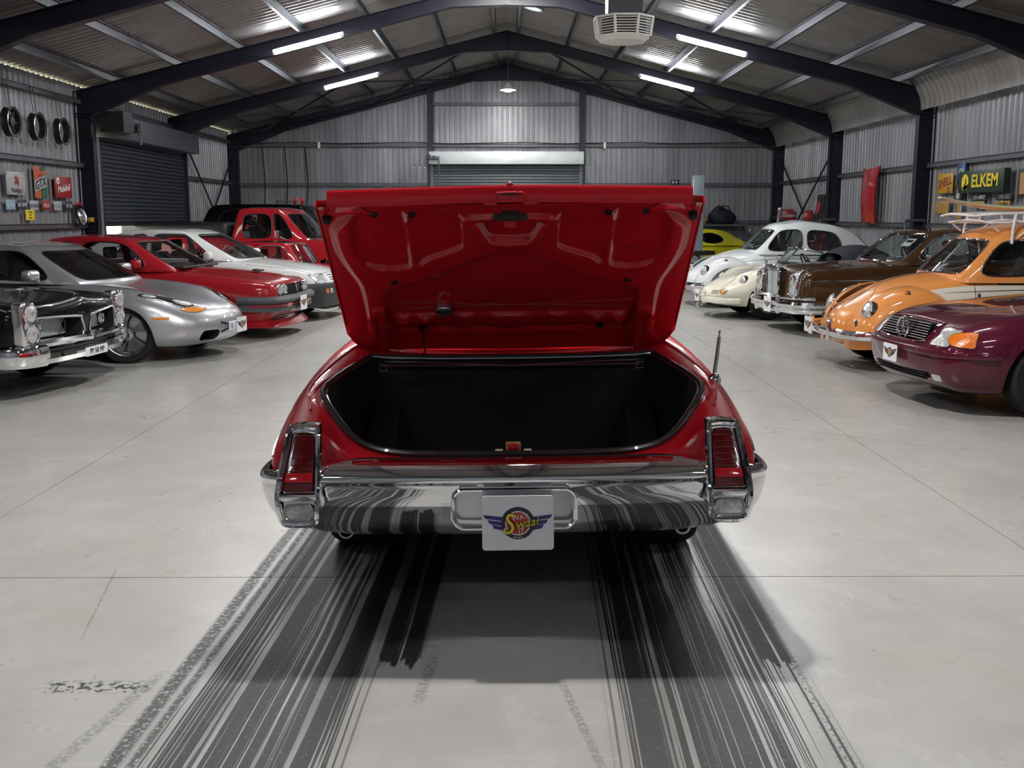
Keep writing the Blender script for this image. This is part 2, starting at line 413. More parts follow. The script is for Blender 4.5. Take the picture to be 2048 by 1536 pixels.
# ---- roller doors: curtain of slats, guides, drum housing, hoist
def roller(name, c0, c1, zb, zt, nrm, m, box_m, box_z, pitch=.078):
    c0, c1, nrm = Vector(c0), Vector(c1), Vector(nrm); L = (c1-c0).length; t = (c1-c0).normalized()
    d = struct(empty(name))
    prof = [(0, 0), (.012, .018), (.03, .026), (.052, .026), (.068, .018), (.078, 0)]
    V = []; Fc = []
    for k, (z, dd) in enumerate(prof):
        for e in (0, L): V.append(t*e + nrm*dd + Vector((0, 0, z)))
    for k in range(len(prof)-1): Fc.append((2*k, 2*k+1, 2*k+3, 2*k+2))
    V += [t*0 + Vector((0,0,0)) - nrm*.004, t*L - nrm*.004, t*L - nrm*.004 + Vector((0,0,.078)), -nrm*.004 + Vector((0,0,.078))]
    Fc.append((len(V)-4, len(V)-1, len(V)-2, len(V)-3))
    s = raw('slat', V, Fc, m, d, 50); z = zb; s.location = c0 + Vector((0, 0, z)); z += pitch
    while z < zt: dup(s, d, c0 + Vector((0, 0, z))); z += pitch
    for p in (c0, c1):
        part('guide_rail', 'navy' if m == 'slat' else 'slatback', d, lambda q: q.box(p + nrm*.03 + Vector((0, 0, zt/2)), (.09, .09, zt)))
    part('bottom_bar', 'black', d, lambda q: q.box((c0+c1)/2 + Vector((0, 0, zb-.03)) + nrm*.01, (abs(t.x)*L+.05, abs(t.y)*L+.05, .06)))
    z0, z1, dp = box_z; cc = (c0+c1)/2 + nrm*(dp/2) + Vector((0, 0, (z0+z1)/2))
    part('drum_housing', box_m, d, lambda q: q.box(cc, (abs(t.x)*(L+.12)+abs(nrm.x)*dp, abs(t.y)*(L+.12)+abs(nrm.y)*dp, z1-z0)), bevel=.012)
    return d
dl = roller('door_1', (-W+.10, DOOR_L[0]+.22, 0), (-W+.10, DOOR_L[1]-.05, 0), 1.47, 3.03, (1, 0, 0), 'slat', mat('blue_grey_sheet', (.085, .095, .115), .45, .2, 0, .1, 3), (3.0, 3.42, .36))
db = roller('door_2', (-2.0, 28.40, 0), (2.0, 28.40, 0), .06, 2.96, (0, -1, 0), 'slatback', 'galvbright', (2.96, 3.29, .34))
part('hoist', ['black', 'galv'], db, lambda q: (q.box((-2.06, 27.98, 3.14), (.10, .2, .12)), q.m(1).lathe([(0, 0), (.05, 0), (.05, .12), (0, .12)], (-1.98, 27.96, 3.12), (1, 0, 0), 12), q.m(1).tube([(-1.80, 27.96, 3.12), (-1.78, 27.95, 2.9)], .02, 6), q.box((-1.84, 27.97, 3.12), (.14, .1, .06))))
part('chain', 'galv', db, lambda q: q.tube([(-1.78, 27.95, 2.92), (-1.78, 27.95, 1.0)], .012, 5))
part('hoist', ['black', 'galv'], dl, lambda q: (q.box((-6.95, 19.0, 3.24), (.42, .46, .36)), q.box((-6.9, 19.55, 3.2), (.2, .55, .16)), q.m(1).lathe([(0, 0), (.07, 0), (.07, .06), (0, .06)], (-6.78, 19.62, 3.2), (1, 0, 0), 12), q.m(1).tube([(-6.78, 19.66, 3.16), (-6.78, 19.72, 2.9)], .03, 6)))

# ---- lights
M['tube'] = emit('fluorescent_tube', (.93, .97, 1.0), TUBE_E); M['bay'] = emit('high_bay_lamp', (1, .97, .92), BAY_E); M['bay2'] = emit('small_high_bay_lamp', (1, .97, .92), BAY_E*.3)
def fluo(x, y, label, group=None):
    z = RIDGE - SLOPE*abs(x) - .275; sx = 1 if x > 0 else -1
    t = empty('fluorescent_light', (x, y, z))
    a = math.atan(SLOPE)*sx; d = Vector((math.cos(a), 0, -math.sin(a)))
    part('tube', 'tube', t, lambda q: q.tube([d*-.58, d*.58], .034, 10))
    part('batten', 'white', t, lambda q: q.box((0, .05, .035), (1.24, .05, .05), Matrix.Rotation(a, 3, 'Y')))
    for e in (-1, 1): part('end_cap', 'white', t, lambda q: q.tube([d*e*.58, d*e*.615], .038, 10))
    return tag(t, label, 'light', group)
for y, nm in ((18.3, 'the beam next behind the air outlet'), (23.3, 'the second beam from the gable')):
    for x, side in ((-3.37, 'above the silver sports car row'), (3.50, 'above the orange saloon row')):
        fluo(x, y, 'lit tube under %s %s' % (nm, side), 'fluorescent lights')
for y, nm in ((13.3, 'beam before the air outlet'), (8.3, 'beam past the red coupe'), (3.3, 'beam over the red coupe boot'), (-1.7, 'beam behind the red coupe, added to light its plate,')):  # unseen pair at the rearmost beam added to brighten the coupe's plate
    for x, side in ((-3.37, 'over the black car side'), (3.50, 'over the maroon car side')): fluo(x, y, 'fluorescent tube under the %s %s' % (nm, side), 'fluorescent lights')
def bay(x, y, z, label, em='bay'):
    t = empty('high_bay_lamp', (x, y, z))
    part('shade', 'white', t, lambda q: q.lathe([(.02, .17), (.06, .16), (.09, .10), (.185, .02), (.20, .0), (.19, .0), (.08, .09), (.02, .12)], (0, 0, 0), n=24))
    part('bulb', em, t, lambda q: q.lathe([(0, -.045), (.06, -.038), (.11, -.01), (.12, .03), (.1, .07), (0, .08)], (0, 0, 0), n=20))
    part('chain', 'galv', t, lambda q: q.tube([(0, 0, .16), (0, 0, RIDGE-z-.02)], .008, 5))
    return tag(t, label, 'lamp', 'high bay lamps')
bay(.04, 26.0, 4.62, 'small bright high bay lamp hanging on a chain before the gable wall', 'bay2')
for y, nm in ((17.0, 'level with the round roof vent'), (5.85, 'over the red coupe')): bay(.05, y, 5.36, 'high bay lamp hanging under the roof ridge ' + nm)
# round roof vent glowing with daylight
rv = empty('roof_vent', (.52, 20.9, 5.60)); rv.rotation_euler = (0, math.atan(SLOPE), 0)
part('flange', 'black', rv, lambda q: q.box((0, 0, .0), (.44, .44, .02)))
part('ring', 'galvbright', rv, lambda q: q.lathe([(.20, -.012), (.205, -.05), (.17, -.05), (.165, -.012)], n=28))
part('diffuser', emit('daylight_diffuser', (.92, 1, 1), 1.6), rv, lambda q: q.lathe([(0, -.035), (.165, -.03), (.165, -.012)], n=28))
tag(rv, 'round white roof vent on a black square flange beside the ridge', 'vent')
# evaporative cooler outlet: square drop duct and octagonal louvred diffuser
ev = empty('air_outlet', (1.52, 14.0, 3.84))
part('duct', mat('grey_duct', (.028, .028, .036), .5), ev, lambda q: q.box((0, 0, .86), (.44, .44, 1.16)))
oct_ = lambda r: [(r*math.cos(PI/8 + k*PI/4), r*math.sin(PI/8 + k*PI/4)) for k in range(8)]
cream = mat('cream_plastic', (.62, .61, .57), .5, 0, 0, .06, 8)
R_ = Matrix.Rotation(math.radians(8), 3, 'Z')
part('top_rim', cream, ev, lambda q: q.prism([(a*1.0, b*1.0, .27) for a, b in oct_(.41)], (0, 0, .02)))
def pan(q):
    V = []; 
    for r, z in ((.36, .05), (.30, -.01), (.0, -.035)): V += [(a, b, z) for a, b in oct_(max(r, .001))]
    Fc = [(i*8+k, i*8+(k+1) % 8, (i+1)*8+(k+1) % 8, (i+1)*8+k) for i in range(2) for k in range(8)]
    q.add(V, Fc); q.prism([(a, b, .05) for a, b in oct_(.36)], (0, 0, .012))
part('bottom_pan', cream, ev, pan)
part('core', 'black', ev, lambda q: q.prism([(a, b, .06) for a, b in oct_(.30)], (0, 0, .21)))
o8 = oct_(.375); o8i = oct_(.395)
for k in range(8):
    part('corner_post', cream, ev, lambda q: q.tube([(o8[k][0]*.96, o8[k][1]*.96, .05), (o8i[k][0], o8i[k][1], .28)], .018, 6))
    a, b = Vector(o8[k]), Vector(o8[(k+1) % 8])
    for j in range(6):
        z = .085 + j*.033; s_ = .93 + .05*j/6
        part('louvre', cream, ev, lambda q: q.ribbon([(a.x*s_, a.y*s_, z), (b.x*s_, b.y*s_, z)], ((a+b).x*.018, (a+b).y*.018, -.008), (0, 0, .006)))
tag(ev, 'cream octagonal louvred air outlet under a square black duct', 'air outlet')
# ================================================================ car building tools
# a car is built at the origin: x forward, y left, z up; its root Empty is moved afterwards
def cage(S, tf, top=None, bowF=None, bowR=None, bowT=None):
    """box-like control cage. S[i][k]=(x,y,z) half side points, rear/front order by i, k bottom..top; tf: cross fractions 0..1;
    top[i]: z offsets of the cross points below 1; bow: x bulge of the end faces and top rows at the centre line"""
    NI, NK, J = len(S), len(S[0]), len(tf)-1
    bowF = bowF or [0]*NK; bowR = bowR or [0]*NK; bowT = bowT or [0]*NI; top = top or [[0]*J]*NI
    idx = {}; V = []
    def pt(i, j, k):
        t = tf[abs(j)]; x, y, z = S[i][k]; sg = 1 if j >= 0 else -1
        dz = (top[i][abs(j)] if abs(j) < J else 0)
        q = 1-t*t
        if k == NK-1: z += dz
        elif k > 0 and i in (0, NI-1): z += dz*(k/(NK-1))**2
        if i == 0: x += bowF[k]*q
        elif i == NI-1: x += bowR[k]*q
        elif k == NK-1: x += bowT[i]*q
        return (x, sg*y*t, z)
    def v(i, j, k):
        if (i, j, k) not in idx: idx[(i, j, k)] = len(V); V.append(pt(i, j, k))
        return idx[(i, j, k)]
    Fc = []; T = []
    for i in range(NI-1):
        for j in range(-J, J):
            Fc.append((v(i,j,NK-1), v(i+1,j,NK-1), v(i+1,j+1,NK-1), v(i,j+1,NK-1))); T.append(('T', i, j))
            Fc.append((v(i,j,0), v(i,j+1,0), v(i+1,j+1,0), v(i+1,j,0))); T.append(('B', i, j))
        for k in range(NK-1):
            Fc.append((v(i,J,k), v(i,J,k+1), v(i+1,J,k+1), v(i+1,J,k))); T.append(('L', i, k))
            Fc.append((v(i,-J,k), v(i+1,-J,k), v(i+1,-J,k+1), v(i,-J,k+1))); T.append(('R', i, k))
    for j in range(-J, J):
        for k in range(NK-1):
            Fc.append((v(0,j,k), v(0,j,k+1), v(0,j+1,k+1), v(0,j+1,k))); T.append(('F', j, k))
            n = NI-1; Fc.append((v(n,j,k), v(n,j+1,k), v(n,j+1,k+1), v(n,j,k+1))); T.append(('E', j, k))
    # orient outwards: stations must run front to rear (x falling)
    if S[0][0][0] > S[-1][0][0]: Fc = [f[::-1] for f in Fc]
    return V, Fc, T
def compact(V, Fc):
    u = sorted({i for f in Fc for i in f}); m_ = {a: b for b, a in enumerate(u)}
    return [V[i] for i in u], [tuple(m_[i] for i in f) for f in Fc]
def subsurf(o, lv, angle=38): return modify(o, [('SUBSURF', dict(levels=lv, render_levels=lv, boundary_smooth='ALL'))], angle)
def crease(o, pred, val=.8):
    me = o.data; a = me.attributes.get('crease_edge') or me.attributes.new('crease_edge', 'FLOAT', 'EDGE')
    for e in me.edges:
        p, q = me.vertices[e.vertices[0]].co, me.vertices[e.vertices[1]].co
        if pred(p, q): a.data[e.index].value = val
def bvh_of(o): return BVHTree.FromPolygons([v.co[:] for v in o.data.vertices], [p.vertices[:] for p in o.data.polygons])
def cut(o, cutters):
    for c in cutters:
        modify(o, [('BOOLEAN', dict(operation='DIFFERENCE', object=c, solver='EXACT'))])
    for c in cutters:
        me = c.data; bpy.data.objects.remove(c); bpy.data.meshes.remove(me)
    return o
def cutter_cyl(x, z, r, y0, y1, n=40):
    q = MB().m(1); q.lathe([(r, 0), (r, y1-y0)], (x, y0, z), (0, 1, 0), n, cap=True); return q.build('cutter', ['void', 'void'])
def cutter_prism(poly, d):
    q = MB().m(1); q.prism(poly, d); o = q.build('cutter', ['void', 'void'])
    bm = bmesh.new(); bm.from_mesh(o.data); bmesh.ops.recalc_face_normals(bm, faces=bm.faces); bm.to_mesh(o.data); bm.free(); return o
def hit(bv, p, d, off=.0):
    l, n, i, _ = bv.ray_cast(Vector(p), Vector(d).normalized(), 20)
    return (None, None) if l is None else (l + n*off, n)
AX = {'top': ((1,0,0), (0,1,0), (0,0,-1)), 'left': ((1,0,0), (0,0,1), (0,-1,0)), 'right': ((1,0,0), (0,0,1), (0,1,0)), 'front': ((0,1,0), (0,0,1), (-1,0,0)), 'rear': ((0,1,0), (0,0,1), (1,0,0))}
def axes(view):
    if isinstance(view, str): u, v, d = AX[view]
    else:                                    # an oblique view direction (pointing at the body)
        d = Vector(view).normalized(); u = Vector((0,0,1)).cross(d).normalized(); v = d.cross(u)
        if v.z < 0: u, v = -u, -v
    return Vector(u), Vector(v), Vector(d)
def drape_pts(bv, view, pts, off=.003, org=(0,0,0), step=.03):
    u, v, d = axes(view); P = []; org = Vector(org)
    dense = []
    for i in range(len(pts)-1):
        a, b = Vector(pts[i]), Vector(pts[i+1]); n = max(1, int((b-a).length/step))
        dense += [a + (b-a)*k/n for k in range(n)]
    dense.append(Vector(pts[-1]))
    for q in dense:
        l, n = hit(bv, org + u*q.x + v*q.y - d*4, d, off)
        if l is not None: P.append(l)
    return P
def seam(name, bv, view, pts, r, m, parent, off=.0, org=(0,0,0), closed=False, step=.03):
    P = drape_pts(bv, view, smooth_pts(pts, closed) if len(pts) > 2 else pts, off, org, step)
    if len(P) < 2: return None
    return part(name, m, parent, lambda q: q.tube(P, r, 6, closed=closed))
def smooth_pts(pts, closed=False, n=6):
    P = [Vector(p) for p in pts]; N = len(P); out = []
    for i in range(N if closed else N-1):
        p0 = P[(i-1) % N] if (closed or i > 0) else P[i]; p1 = P[i]; p2 = P[(i+1) % N]; p3 = P[(i+2) % N] if (closed or i+2 < N) else p2
        for k in range(n):
            t = k/n; out.append(.5*((2*p1) + (p2-p0)*t + (2*p0-5*p1+4*p2-p3)*t*t + (3*p1-p0-3*p2+p3)*t**3))
    if not closed: out.append(P[-1])
    return out
def rrect(w, h, r, n=5, cx=0, cy=0, sk=0):
    out = []
    for sx, sy, a0 in ((1,1,0), (-1,1,90), (-1,-1,180), (1,-1,270)):
        for k in range(n+1):
            a = math.radians(a0 + 90*k/n); y = sy*(h/2-r) + r*math.sin(a)
            out.append((cx + sx*(w/2-r) + r*math.cos(a) + sk*y, cy + y))
    return out
def ell(a, b, n=28, cx=0, cy=0): return [(cx + a*math.cos(2*PI*k/n), cy + b*math.sin(2*PI*k/n)) for k in range(n)]
def patch(name, bv, view, poly, m, parent, off=.004, thick=.012, org=(0,0,0), rings=4, bulge=0., rim=None, rim_r=.006, angle=38):
    """a plate that lies on the body: outline poly in the view plane, projected on the surface"""
    u, v, d = axes(view); org = Vector(org); n = len(poly)
    cx = sum(p[0] for p in poly)/n; cy = sum(p[1] for p in poly)/n; V = []; last = None
    for r in range(rings+1):
        s = r/rings
        for p in poly:
            a, b = cx + (p[0]-cx)*s, cy + (p[1]-cy)*s
            l, nn = hit(bv, org + u*a + v*b - d*4, d)
            if l is None: l = last if last is not None else org + u*a + v*b
            last = l
            V.append(l - d*(off + bulge*(1-s*s)))
            if r == 0: V += [V[-1]]*(n-1); break
    Fc = []
    for r in range(rings):
        for k in range(n):
            q = (r*n+k, r*n+(k+1) % n, (r+1)*n+(k+1) % n, (r+1)*n+k)
            if r == 0: q = (0, (r+1)*n+(k+1) % n, (r+1)*n+k)
            Fc.append(q)
    b0 = rings*n; V2 = [V[b0+k] + d*(thick+off) for k in range(n)]; e0 = len(V); V += V2
    for k in range(n): Fc.append((b0+k, b0+(k+1) % n, e0+(k+1) % n, e0+k))
    keep, Fc = compact(V, Fc)
    nrm = Vector((0,0,0))
    if (Vector(keep[Fc[0][1]])-Vector(keep[Fc[0][0]])).cross(Vector(keep[Fc[0][2]])-Vector(keep[Fc[0][0]])).dot(d) > 0: Fc = [f[::-1] for f in Fc]
    o = raw(name, keep, Fc, m, parent, angle)
    if rim:
        loop = [V[b0+k] for k in range(n)]; part('bezel', rim, o, lambda q: q.tube(loop, rim_r, 6, closed=True))
    return o
def rbox(name, m, parent, c, d, r=.03, seg=3, R=None):
    return part(name, m, parent, lambda q: q.box(c, d, R), bevel=r, seg=seg)
# ---- wheels
def wheel(parent, x, y, r, wd, style, m_rim='dullchrome', steer=0, rr=None, white=False):
    rr = rr or r*.66; sg = 1 if y > 0 else -1; h = wd/2
    t = part('wheel', ['rubber', 'tyre_white'], parent, lambda q: (q.lathe([(rr*.98, -h*.8), (rr*1.06, -h*.95), (r*.93, -h), (r*.985, -h*.8), (r, -h*.5), (r, h*.5), (r*.985, h*.8), (r*.93, h)], (0, 0, 0), (0, 1, 0), 40),
        q.m(1 if white else 0).lathe([(r*.93, h), (rr*1.06, h*.95)], (0,0,0), (0,1,0), 40), q.m(0).lathe([(rr*1.06, h*.95), (rr*.98, h*.8)], (0,0,0), (0,1,0), 40),
        [q.lathe([(r*.998, a), (r*.985, a), (r*.985, a+.006), (r*.998, a+.006)], (0,0,0), (0,1,0), 40) for a in (-h*.4, 0, h*.35)]))
    t.location = (x, y, r); t.rotation_euler = (0, 0, steer + (0 if sg > 0 else PI))
    def rim(q):
        q.lathe([(rr*1.0, -h*.8), (rr*.93, -h*.4), (rr*.9, h*.5), (rr*.97, h*.88), (rr*1.01, h*.93), (rr*1.01, h*.8)], (0,0,0), (0,1,0), 40)
        if style == 'cap':                   # pressed disc with domed cap
            q.lathe([(rr*.92, h*.35), (rr*.72, h*.62), (rr*.55, h*.5), (rr*.48, h*.66), (rr*.3, h*.86), (0, h*.92)], (0,0,0), (0,1,0), 32)
        else:
            n = int(style[-1]); wide = .8 if style.startswith('turbo') else .34
            for k in range(n):
                a = 2*PI*k/n
                def pp(rad, ang, yy): return (rad*math.cos(a+ang), yy, rad*math.sin(a+ang))
                tw = .22 if style.startswith('turbo') else 0
                w0, w1 = wide/2, wide/2*.95
                V = [pp(rr*.22, -w0, h*.70), pp(rr*.22, w0, h*.70), pp(rr*.55, tw*.5-w0*.55, h*.74), pp(rr*.55, tw*.5+w0*.55, h*.74), pp(rr*.95, tw-w1*.8, h*.80), pp(rr*.95, tw+w1*.8, h*.80)]
                V += [(p[0], p[1]-h*.28, p[2]) for p in V]
                q.add(V, [(0,1,3,2), (2,3,5,4), (6,8,9,7), (8,10,11,9), (0,2,8,6), (2,4,10,8), (1,7,9,3), (3,9,11,5)])
            q.lathe([(rr*.3, h*.45), (rr*.3, h*.72), (rr*.22, h*.78), (0, h*.78)], (0,0,0), (0,1,0), 20)
    part('rim', m_rim, t, rim)
    part('brake_disc', 'dullchrome', t, lambda q: q.lathe([(rr*.85, -h*.1), (rr*.2, -h*.05)], (0,0,0), (0,1,0), 24))
    part('hub_cap', 'black' if style != 'cap' else m_rim, t, lambda q: q.lathe([(rr*.17, h*.70), (rr*.15, h*.84), (0, h*.86)], (0,0,0), (0,1,0), 16))
    return t
def wheels(car, wb, track_f, r, wd, style, m_rim='dullchrome', steer=0, rr=None, track_r=None, white=False):
    for x, tr in ((0, track_f), (-wb, track_r or track_f)):
        for s in (1, -1): wheel(car, x, s*tr/2, r, wd, style, m_rim, steer if x == 0 else 0, rr, white)
def arches(body, wb, r, yo=1.05, yi=.42, rx=None, zc=None):
    cs = []
    for x in (0, -wb):
        for s in (1, -1):
            R_ = r if x == 0 else (rx or r)
            cs.append(cutter_cyl(x, zc or R_*.80, R_, yi if s > 0 else -yo, yo if s > 0 else -yi))
    return cut(body, cs)
# ---- cabin: painted frame with real panes
def cabin(car, S, tf, top, m_paint, side, front_k=(1,), rear=True, front=True, bow=(.12, -.1), glass='glass', trim='chrome', tr=.007, lv=2, J_p=1, roof_m=None, rear_glass=None, thick=.022, simple=1):
    NK = len(S[0]); J = len(tf)-1
    V, Fc, T = cage(S, tf, top, [bow[0]]*NK, [bow[1]]*NK)
    panes = {'windshield': [], 'rear_window': []}; paintf = []; roof = []
    sides = {}
    for f, t in zip(Fc, T):
        if t[0] == 'B': continue
        inner = t[0] in 'FE' and -J+J_p <= t[1] < J-J_p and t[2] in front_k
        if inner and t[0] == 'F' and front: panes['windshield'].append(f)
        elif inner and t[0] == 'E' and rear: panes['rear_window'].append(f)
        elif t[0] in 'LR' and t[2] in front_k and any(a <= t[1] < b for a, b in side):
            w_ = [n for n, (a, b) in enumerate(side) if a <= t[1] < b][0]; sides.setdefault((t[0], w_), []).append(f)
        elif roof_m and t[0] == 'T': roof.append(f)
        else: paintf.append(f)
    allp = paintf + roof
    v, f2 = compact(V, allp)
    def ss(o):
        if simple: modify(o, [('SUBSURF', dict(subdivision_type='SIMPLE', levels=1, render_levels=1))], 50)
        return subsurf(o, lv, 50)
    fr = raw('cabin', v, f2, [m_paint, roof_m or m_paint], car, 50, [0]*len(paintf) + [1]*len(roof)); ss(fr)
    modify(fr, [('SOLIDIFY', dict(thickness=thick, offset=-1))], 50)
    def pane(name, fs, m):
        v, f2 = compact(V, fs); o = raw(name, v, f2, m, car, 60); ss(o)
        # boundary trim
        me = o.data; cnt = {}
        for p in me.polygons:
            for k in p.edge_keys: cnt[k] = cnt.get(k, 0)+1
        nb = {}
        for k, c in cnt.items():
            if c == 1: nb.setdefault(k[0], []).append(k[1]); nb.setdefault(k[1], []).append(k[0])
        if nb and trim:
            s0 = next(iter(nb)); loop = [s0]; prev = None; cur = s0
            while True:
                nx = [q for q in nb[cur] if q != prev]
                if not nx or nx[0] == s0: break
                prev, cur = cur, nx[0]; loop.append(cur)
                if len(loop) > 4000: break
            P = [me.vertices[i].co.copy() for i in loop]
            part('window_trim', trim, o, lambda q: q.tube(P, tr, 6, closed=True))
        return o
    if panes['windshield']: pane('windshield', panes['windshield'], glass)
    if panes['rear_window']: pane('rear_window', panes['rear_window'], rear_glass or glass)
    for (s, w_), fs in sides.items(): pane('side_window', fs, glass)
    return fr
def seat(car, x, y, z0, m, hr=True, wd=.46, h=.52):
    def fn(q):
        q.box((x+.12, y, z0+.06), (.46, wd, .16)); q.box((x-.12, y, z0+h/2+.05), (.13, wd, h), Matrix.Rotation(-.18, 3, 'Y'))
    s = part('seat', m, car, fn, bevel=.045, seg=3)
    if hr: rbox('headrest', m, s, (x-.22, y, z0+h+.14), (.09, wd*.62, .17), .035)
def steering(car, x, y, z, m='black', r=.19, tilt=.5):
    ax = Vector((-math.cos(tilt), 0, math.sin(tilt))); u = ax.orthogonal().normalized(); v = ax.cross(u); c = Vector((x, y, z))
    part('steering_wheel', m, car, lambda q: (q.tube([c + (u*math.cos(2*PI*k/24) + v*math.sin(2*PI*k/24))*r for k in range(24)], .013, 6, closed=True),
        q.lathe([(0, .0), (.05, 0), (.05, .03), (0, .04)], c, ax, 12), [q.tube([c, c + (u*math.cos(a) + v*math.sin(a))*r], .012, 5) for a in (0.3, 2.4, 4.5)], q.tube([c, c - ax*.35], .02, 6)))
def interior(car, x, y, top, m='cloth', wd=1.2, n=2, dash_x=None, belt=.9, drive=-1):
    for s in ((1, -1) if n == 2 else (0,)): seat(car, x, s*y, top-.745, m)
    if dash_x is not None:
        rbox('dashboard', 'black', car, (dash_x, 0, belt-.05), (.34, wd, .16), .05)
        steering(car, dash_x-.30, drive*y, belt+.02, r=.17)
# ---- small lettering helper: flat text turned into a mesh, text plane in (u, v) at p
def text(s, size, m, parent, p, u, v, name='lettering', shear=0, depth=.001, align='CENTER', sx=1., bold=0.):
    cu = bpy.data.curves.new('t', 'FONT'); cu.body = s; cu.size = size; cu.align_x = align; cu.align_y = 'CENTER'; cu.shear = shear; cu.extrude = depth; cu.offset = bold; cu.resolution_u = 3
    o = bpy.data.objects.new('t', cu); C.objects.link(o); dg = bpy.context.evaluated_depsgraph_get()
    me = bpy.data.meshes.new_from_object(o.evaluated_get(dg)); bpy.data.objects.remove(o); bpy.data.curves.remove(cu)
    u, v, p = Vector(u).normalized(), Vector(v).normalized(), Vector(p); n = u.cross(v)
    for q in me.vertices: q.co = p + u*q.co.x*sx + v*q.co.y + n*(q.co.z+depth)
    me.materials.clear(); me.materials.append(M[m] if isinstance(m, str) else m); me.name = name
    return link(bpy.data.objects.new(name, me), parent)
M['ink_black'] = mat('black_print', (.012, .012, .014), .5); M['ink_blue'] = mat('blue_print', (.035, .03, .20), .45); M['ink_red'] = mat('red_print', (.50, .045, .045), .45)
M['ink_yellow'] = mat('yellow_print', (.80, .62, .03), .45); M['ink_white'] = mat('white_print', (.8, .8, .78), .45); M['ink_gold'] = mat('gold_print', (.40, .22, .08), .5)
M['ink_navy'] = mat('navy_print', (.02, .025, .045), .45)
def disc(q, p, u, v, r0, r1, n=36, d=.0015):
    u, v, p = Vector(u), Vector(v), Vector(p); nn = u.cross(v).normalized()
    A = [p + nn*d + (u*math.cos(2*PI*k/n)+v*math.sin(2*PI*k/n))*r1 for k in range(n)]
    if r0 <= 0: q.add(A, [tuple(range(n))]); return
    B = [p + nn*d + (u*math.cos(2*PI*k/n)+v*math.sin(2*PI*k/n))*r0 for k in range(n)]
    q.add(A+B, [(k, (k+1) % n, n+(k+1) % n, n+k) for k in range(n)])
def club_plate(parent, p, u, v, wd, ht, full=False, off=.004):
    """white board with the winged round emblem"""
    u, v, p = Vector(u).normalized(), Vector(v).normalized(), Vector(p); n = u.cross(v)
    def b(q):
        A = [p + u*a + v*c for a, c in rrect(wd, ht, .012)]; q.prism(A, n*off)
    pl = part('licence_plate', 'plate', parent, b); f = p + n*off; s = wd/.26; R = (.0600 if full else .044)*s
    dull = None if full else 'ink_gold'
    for sg in (-1, 1):
        def wings(q):
            for j, (l0, yo) in enumerate(((.126, .015), (.110, -.004), (.094, -.022))):
                yy = yo*s; tilt = .009*s
                P = [f + u*sg*R*.8 + v*(yy-.007*s), f + u*sg*(l0*.93)*s + v*(yy-.007*s + tilt*(1 if full else 2.4)), f + u*sg*l0*s + v*(yy+.008*s + tilt*(1 if full else 2.4)), f + u*sg*R*.8 + v*(yy+.008*s)]
                q.prism(P if sg > 0 else P[::-1], n*.0008)
        part('emblem_wing', 'ink_blue' if full else 'ink_navy', pl, wings)
    part('emblem_ring', 'ink_navy', pl, lambda q: disc(q, f, u, v, R*.75, R*1.02, d=.0014))
    part('emblem_ring', 'ink_white' if full else 'ink_gold', pl, lambda q: disc(q, f, u, v, R*.70, R*.77, d=.0018))
    part('emblem_disc', 'ink_red' if full else 'ink_gold', pl, lambda q: disc(q, f, u, v, 0, R*.71, d=.0016))
    return pl, f, R
# ================================================================ red coupe with the open boot (x = 0 at the rear bumper, forward +x)
import numpy as np
M['red'] = paint('bright_red_paint', (.53, .009, .018), 0, .32)
M['liner'] = mat('boot_liner', (.0035, .0035, .0045), .75, 0, 0, .3, 5, .5, 14)
M['seal'] = mat('boot_seal', (.02, .02, .022), .28, 0, .3, .1, 10)
M['chrome2'] = mat('bumper_chrome', (.88, .89, .91), .03, 1, 0, .01, 2)
olds = empty('coupe')
tag(olds, 'bright red classic coupe seen from behind with its boot lid wide open', 'car')
def st(x, zt, yt, ys, ym=.955, zs=None, zb=.26):
    zs = zs if zs is not None else zt-.085
    return [(x, .84, zb), (x, ym-.03, .42), (x, ym, .60), (x, ys, zs), (x, yt, zt)]
S = [st(.135, .80, .845, .905, .90, .72, .46), st(.17, .82, .86, .925, .945, .735, .44), st(.30, .842, .878, .935, .955, .755, .38), st(.5, .882, .885, .938, zb=.36), st(.8, .935, .875, .930, zb=.34), st(1.2, .985, .845, .905),
     st(1.62, 1.01, .81, .885), st(2.3, 1.01, .80, .885), st(3.3, .985, .80, .885), st(4.0, .95, .80, .89), st(4.75, .90, .80, .88), st(5.0, .82, .76, .84)]
tf = [0, .40, .72, .80, .86, 1]
lo = [-.125, -.125, -.125, -.04, 0]
top = [lo, [-.128, -.128, -.125, -.04, 0], [-.105, -.105, -.095, -.04, .002], [-.05, -.05, -.055, -.04, .002], [-.06, -.06, -.055, -.04, .002], [-.045, -.045, -.03, -.02, .003], [.0, .0, .0, .004, .004]] + [[.03, .025, .012, .008, .004]]*5
V, Fc, T = cage(S, tf, top, bowR=[.12]*5)
body = raw('body', V, Fc, ['red', 'liner', 'cloth', 'void'], olds, 40, [2 if (t[0] == 'T' and 6 <= t[1] < 8 and -4 <= t[2] < 4) else 3 if t[0] == 'B' else 0 for t in T])
subsurf(body, 3, 40); obv = bvh_of(body)
half = [(.168, .0), (.172, .28), (.188, .47), (.235, .60), (.35, .715), (.47, .772), (.56, .785), (.66, .77), (1.0, .695), (1.10, .665), (1.135, .60), (1.145, 0)]
outl = [(a, b) for a, b in half] + [(a, -b) for a, b in half[::-1][1:-1]]
outl_s = smooth_pts([(a, b, 0) for a, b in outl], True, 4)
cs = [cutter_prism([(p.x, p.y, .36) for p in outl_s], (0, 0, 1.2))]
for s in (1, -1): cs.append(cutter_cyl(1.32, .36, .40, .55 if s > 0 else -1.1, 1.1 if s > 0 else -.55)); cs.append(cutter_cyl(4.16, .36, .40, .55 if s > 0 else -1.1, 1.1 if s > 0 else -.55))
cut(body, cs)
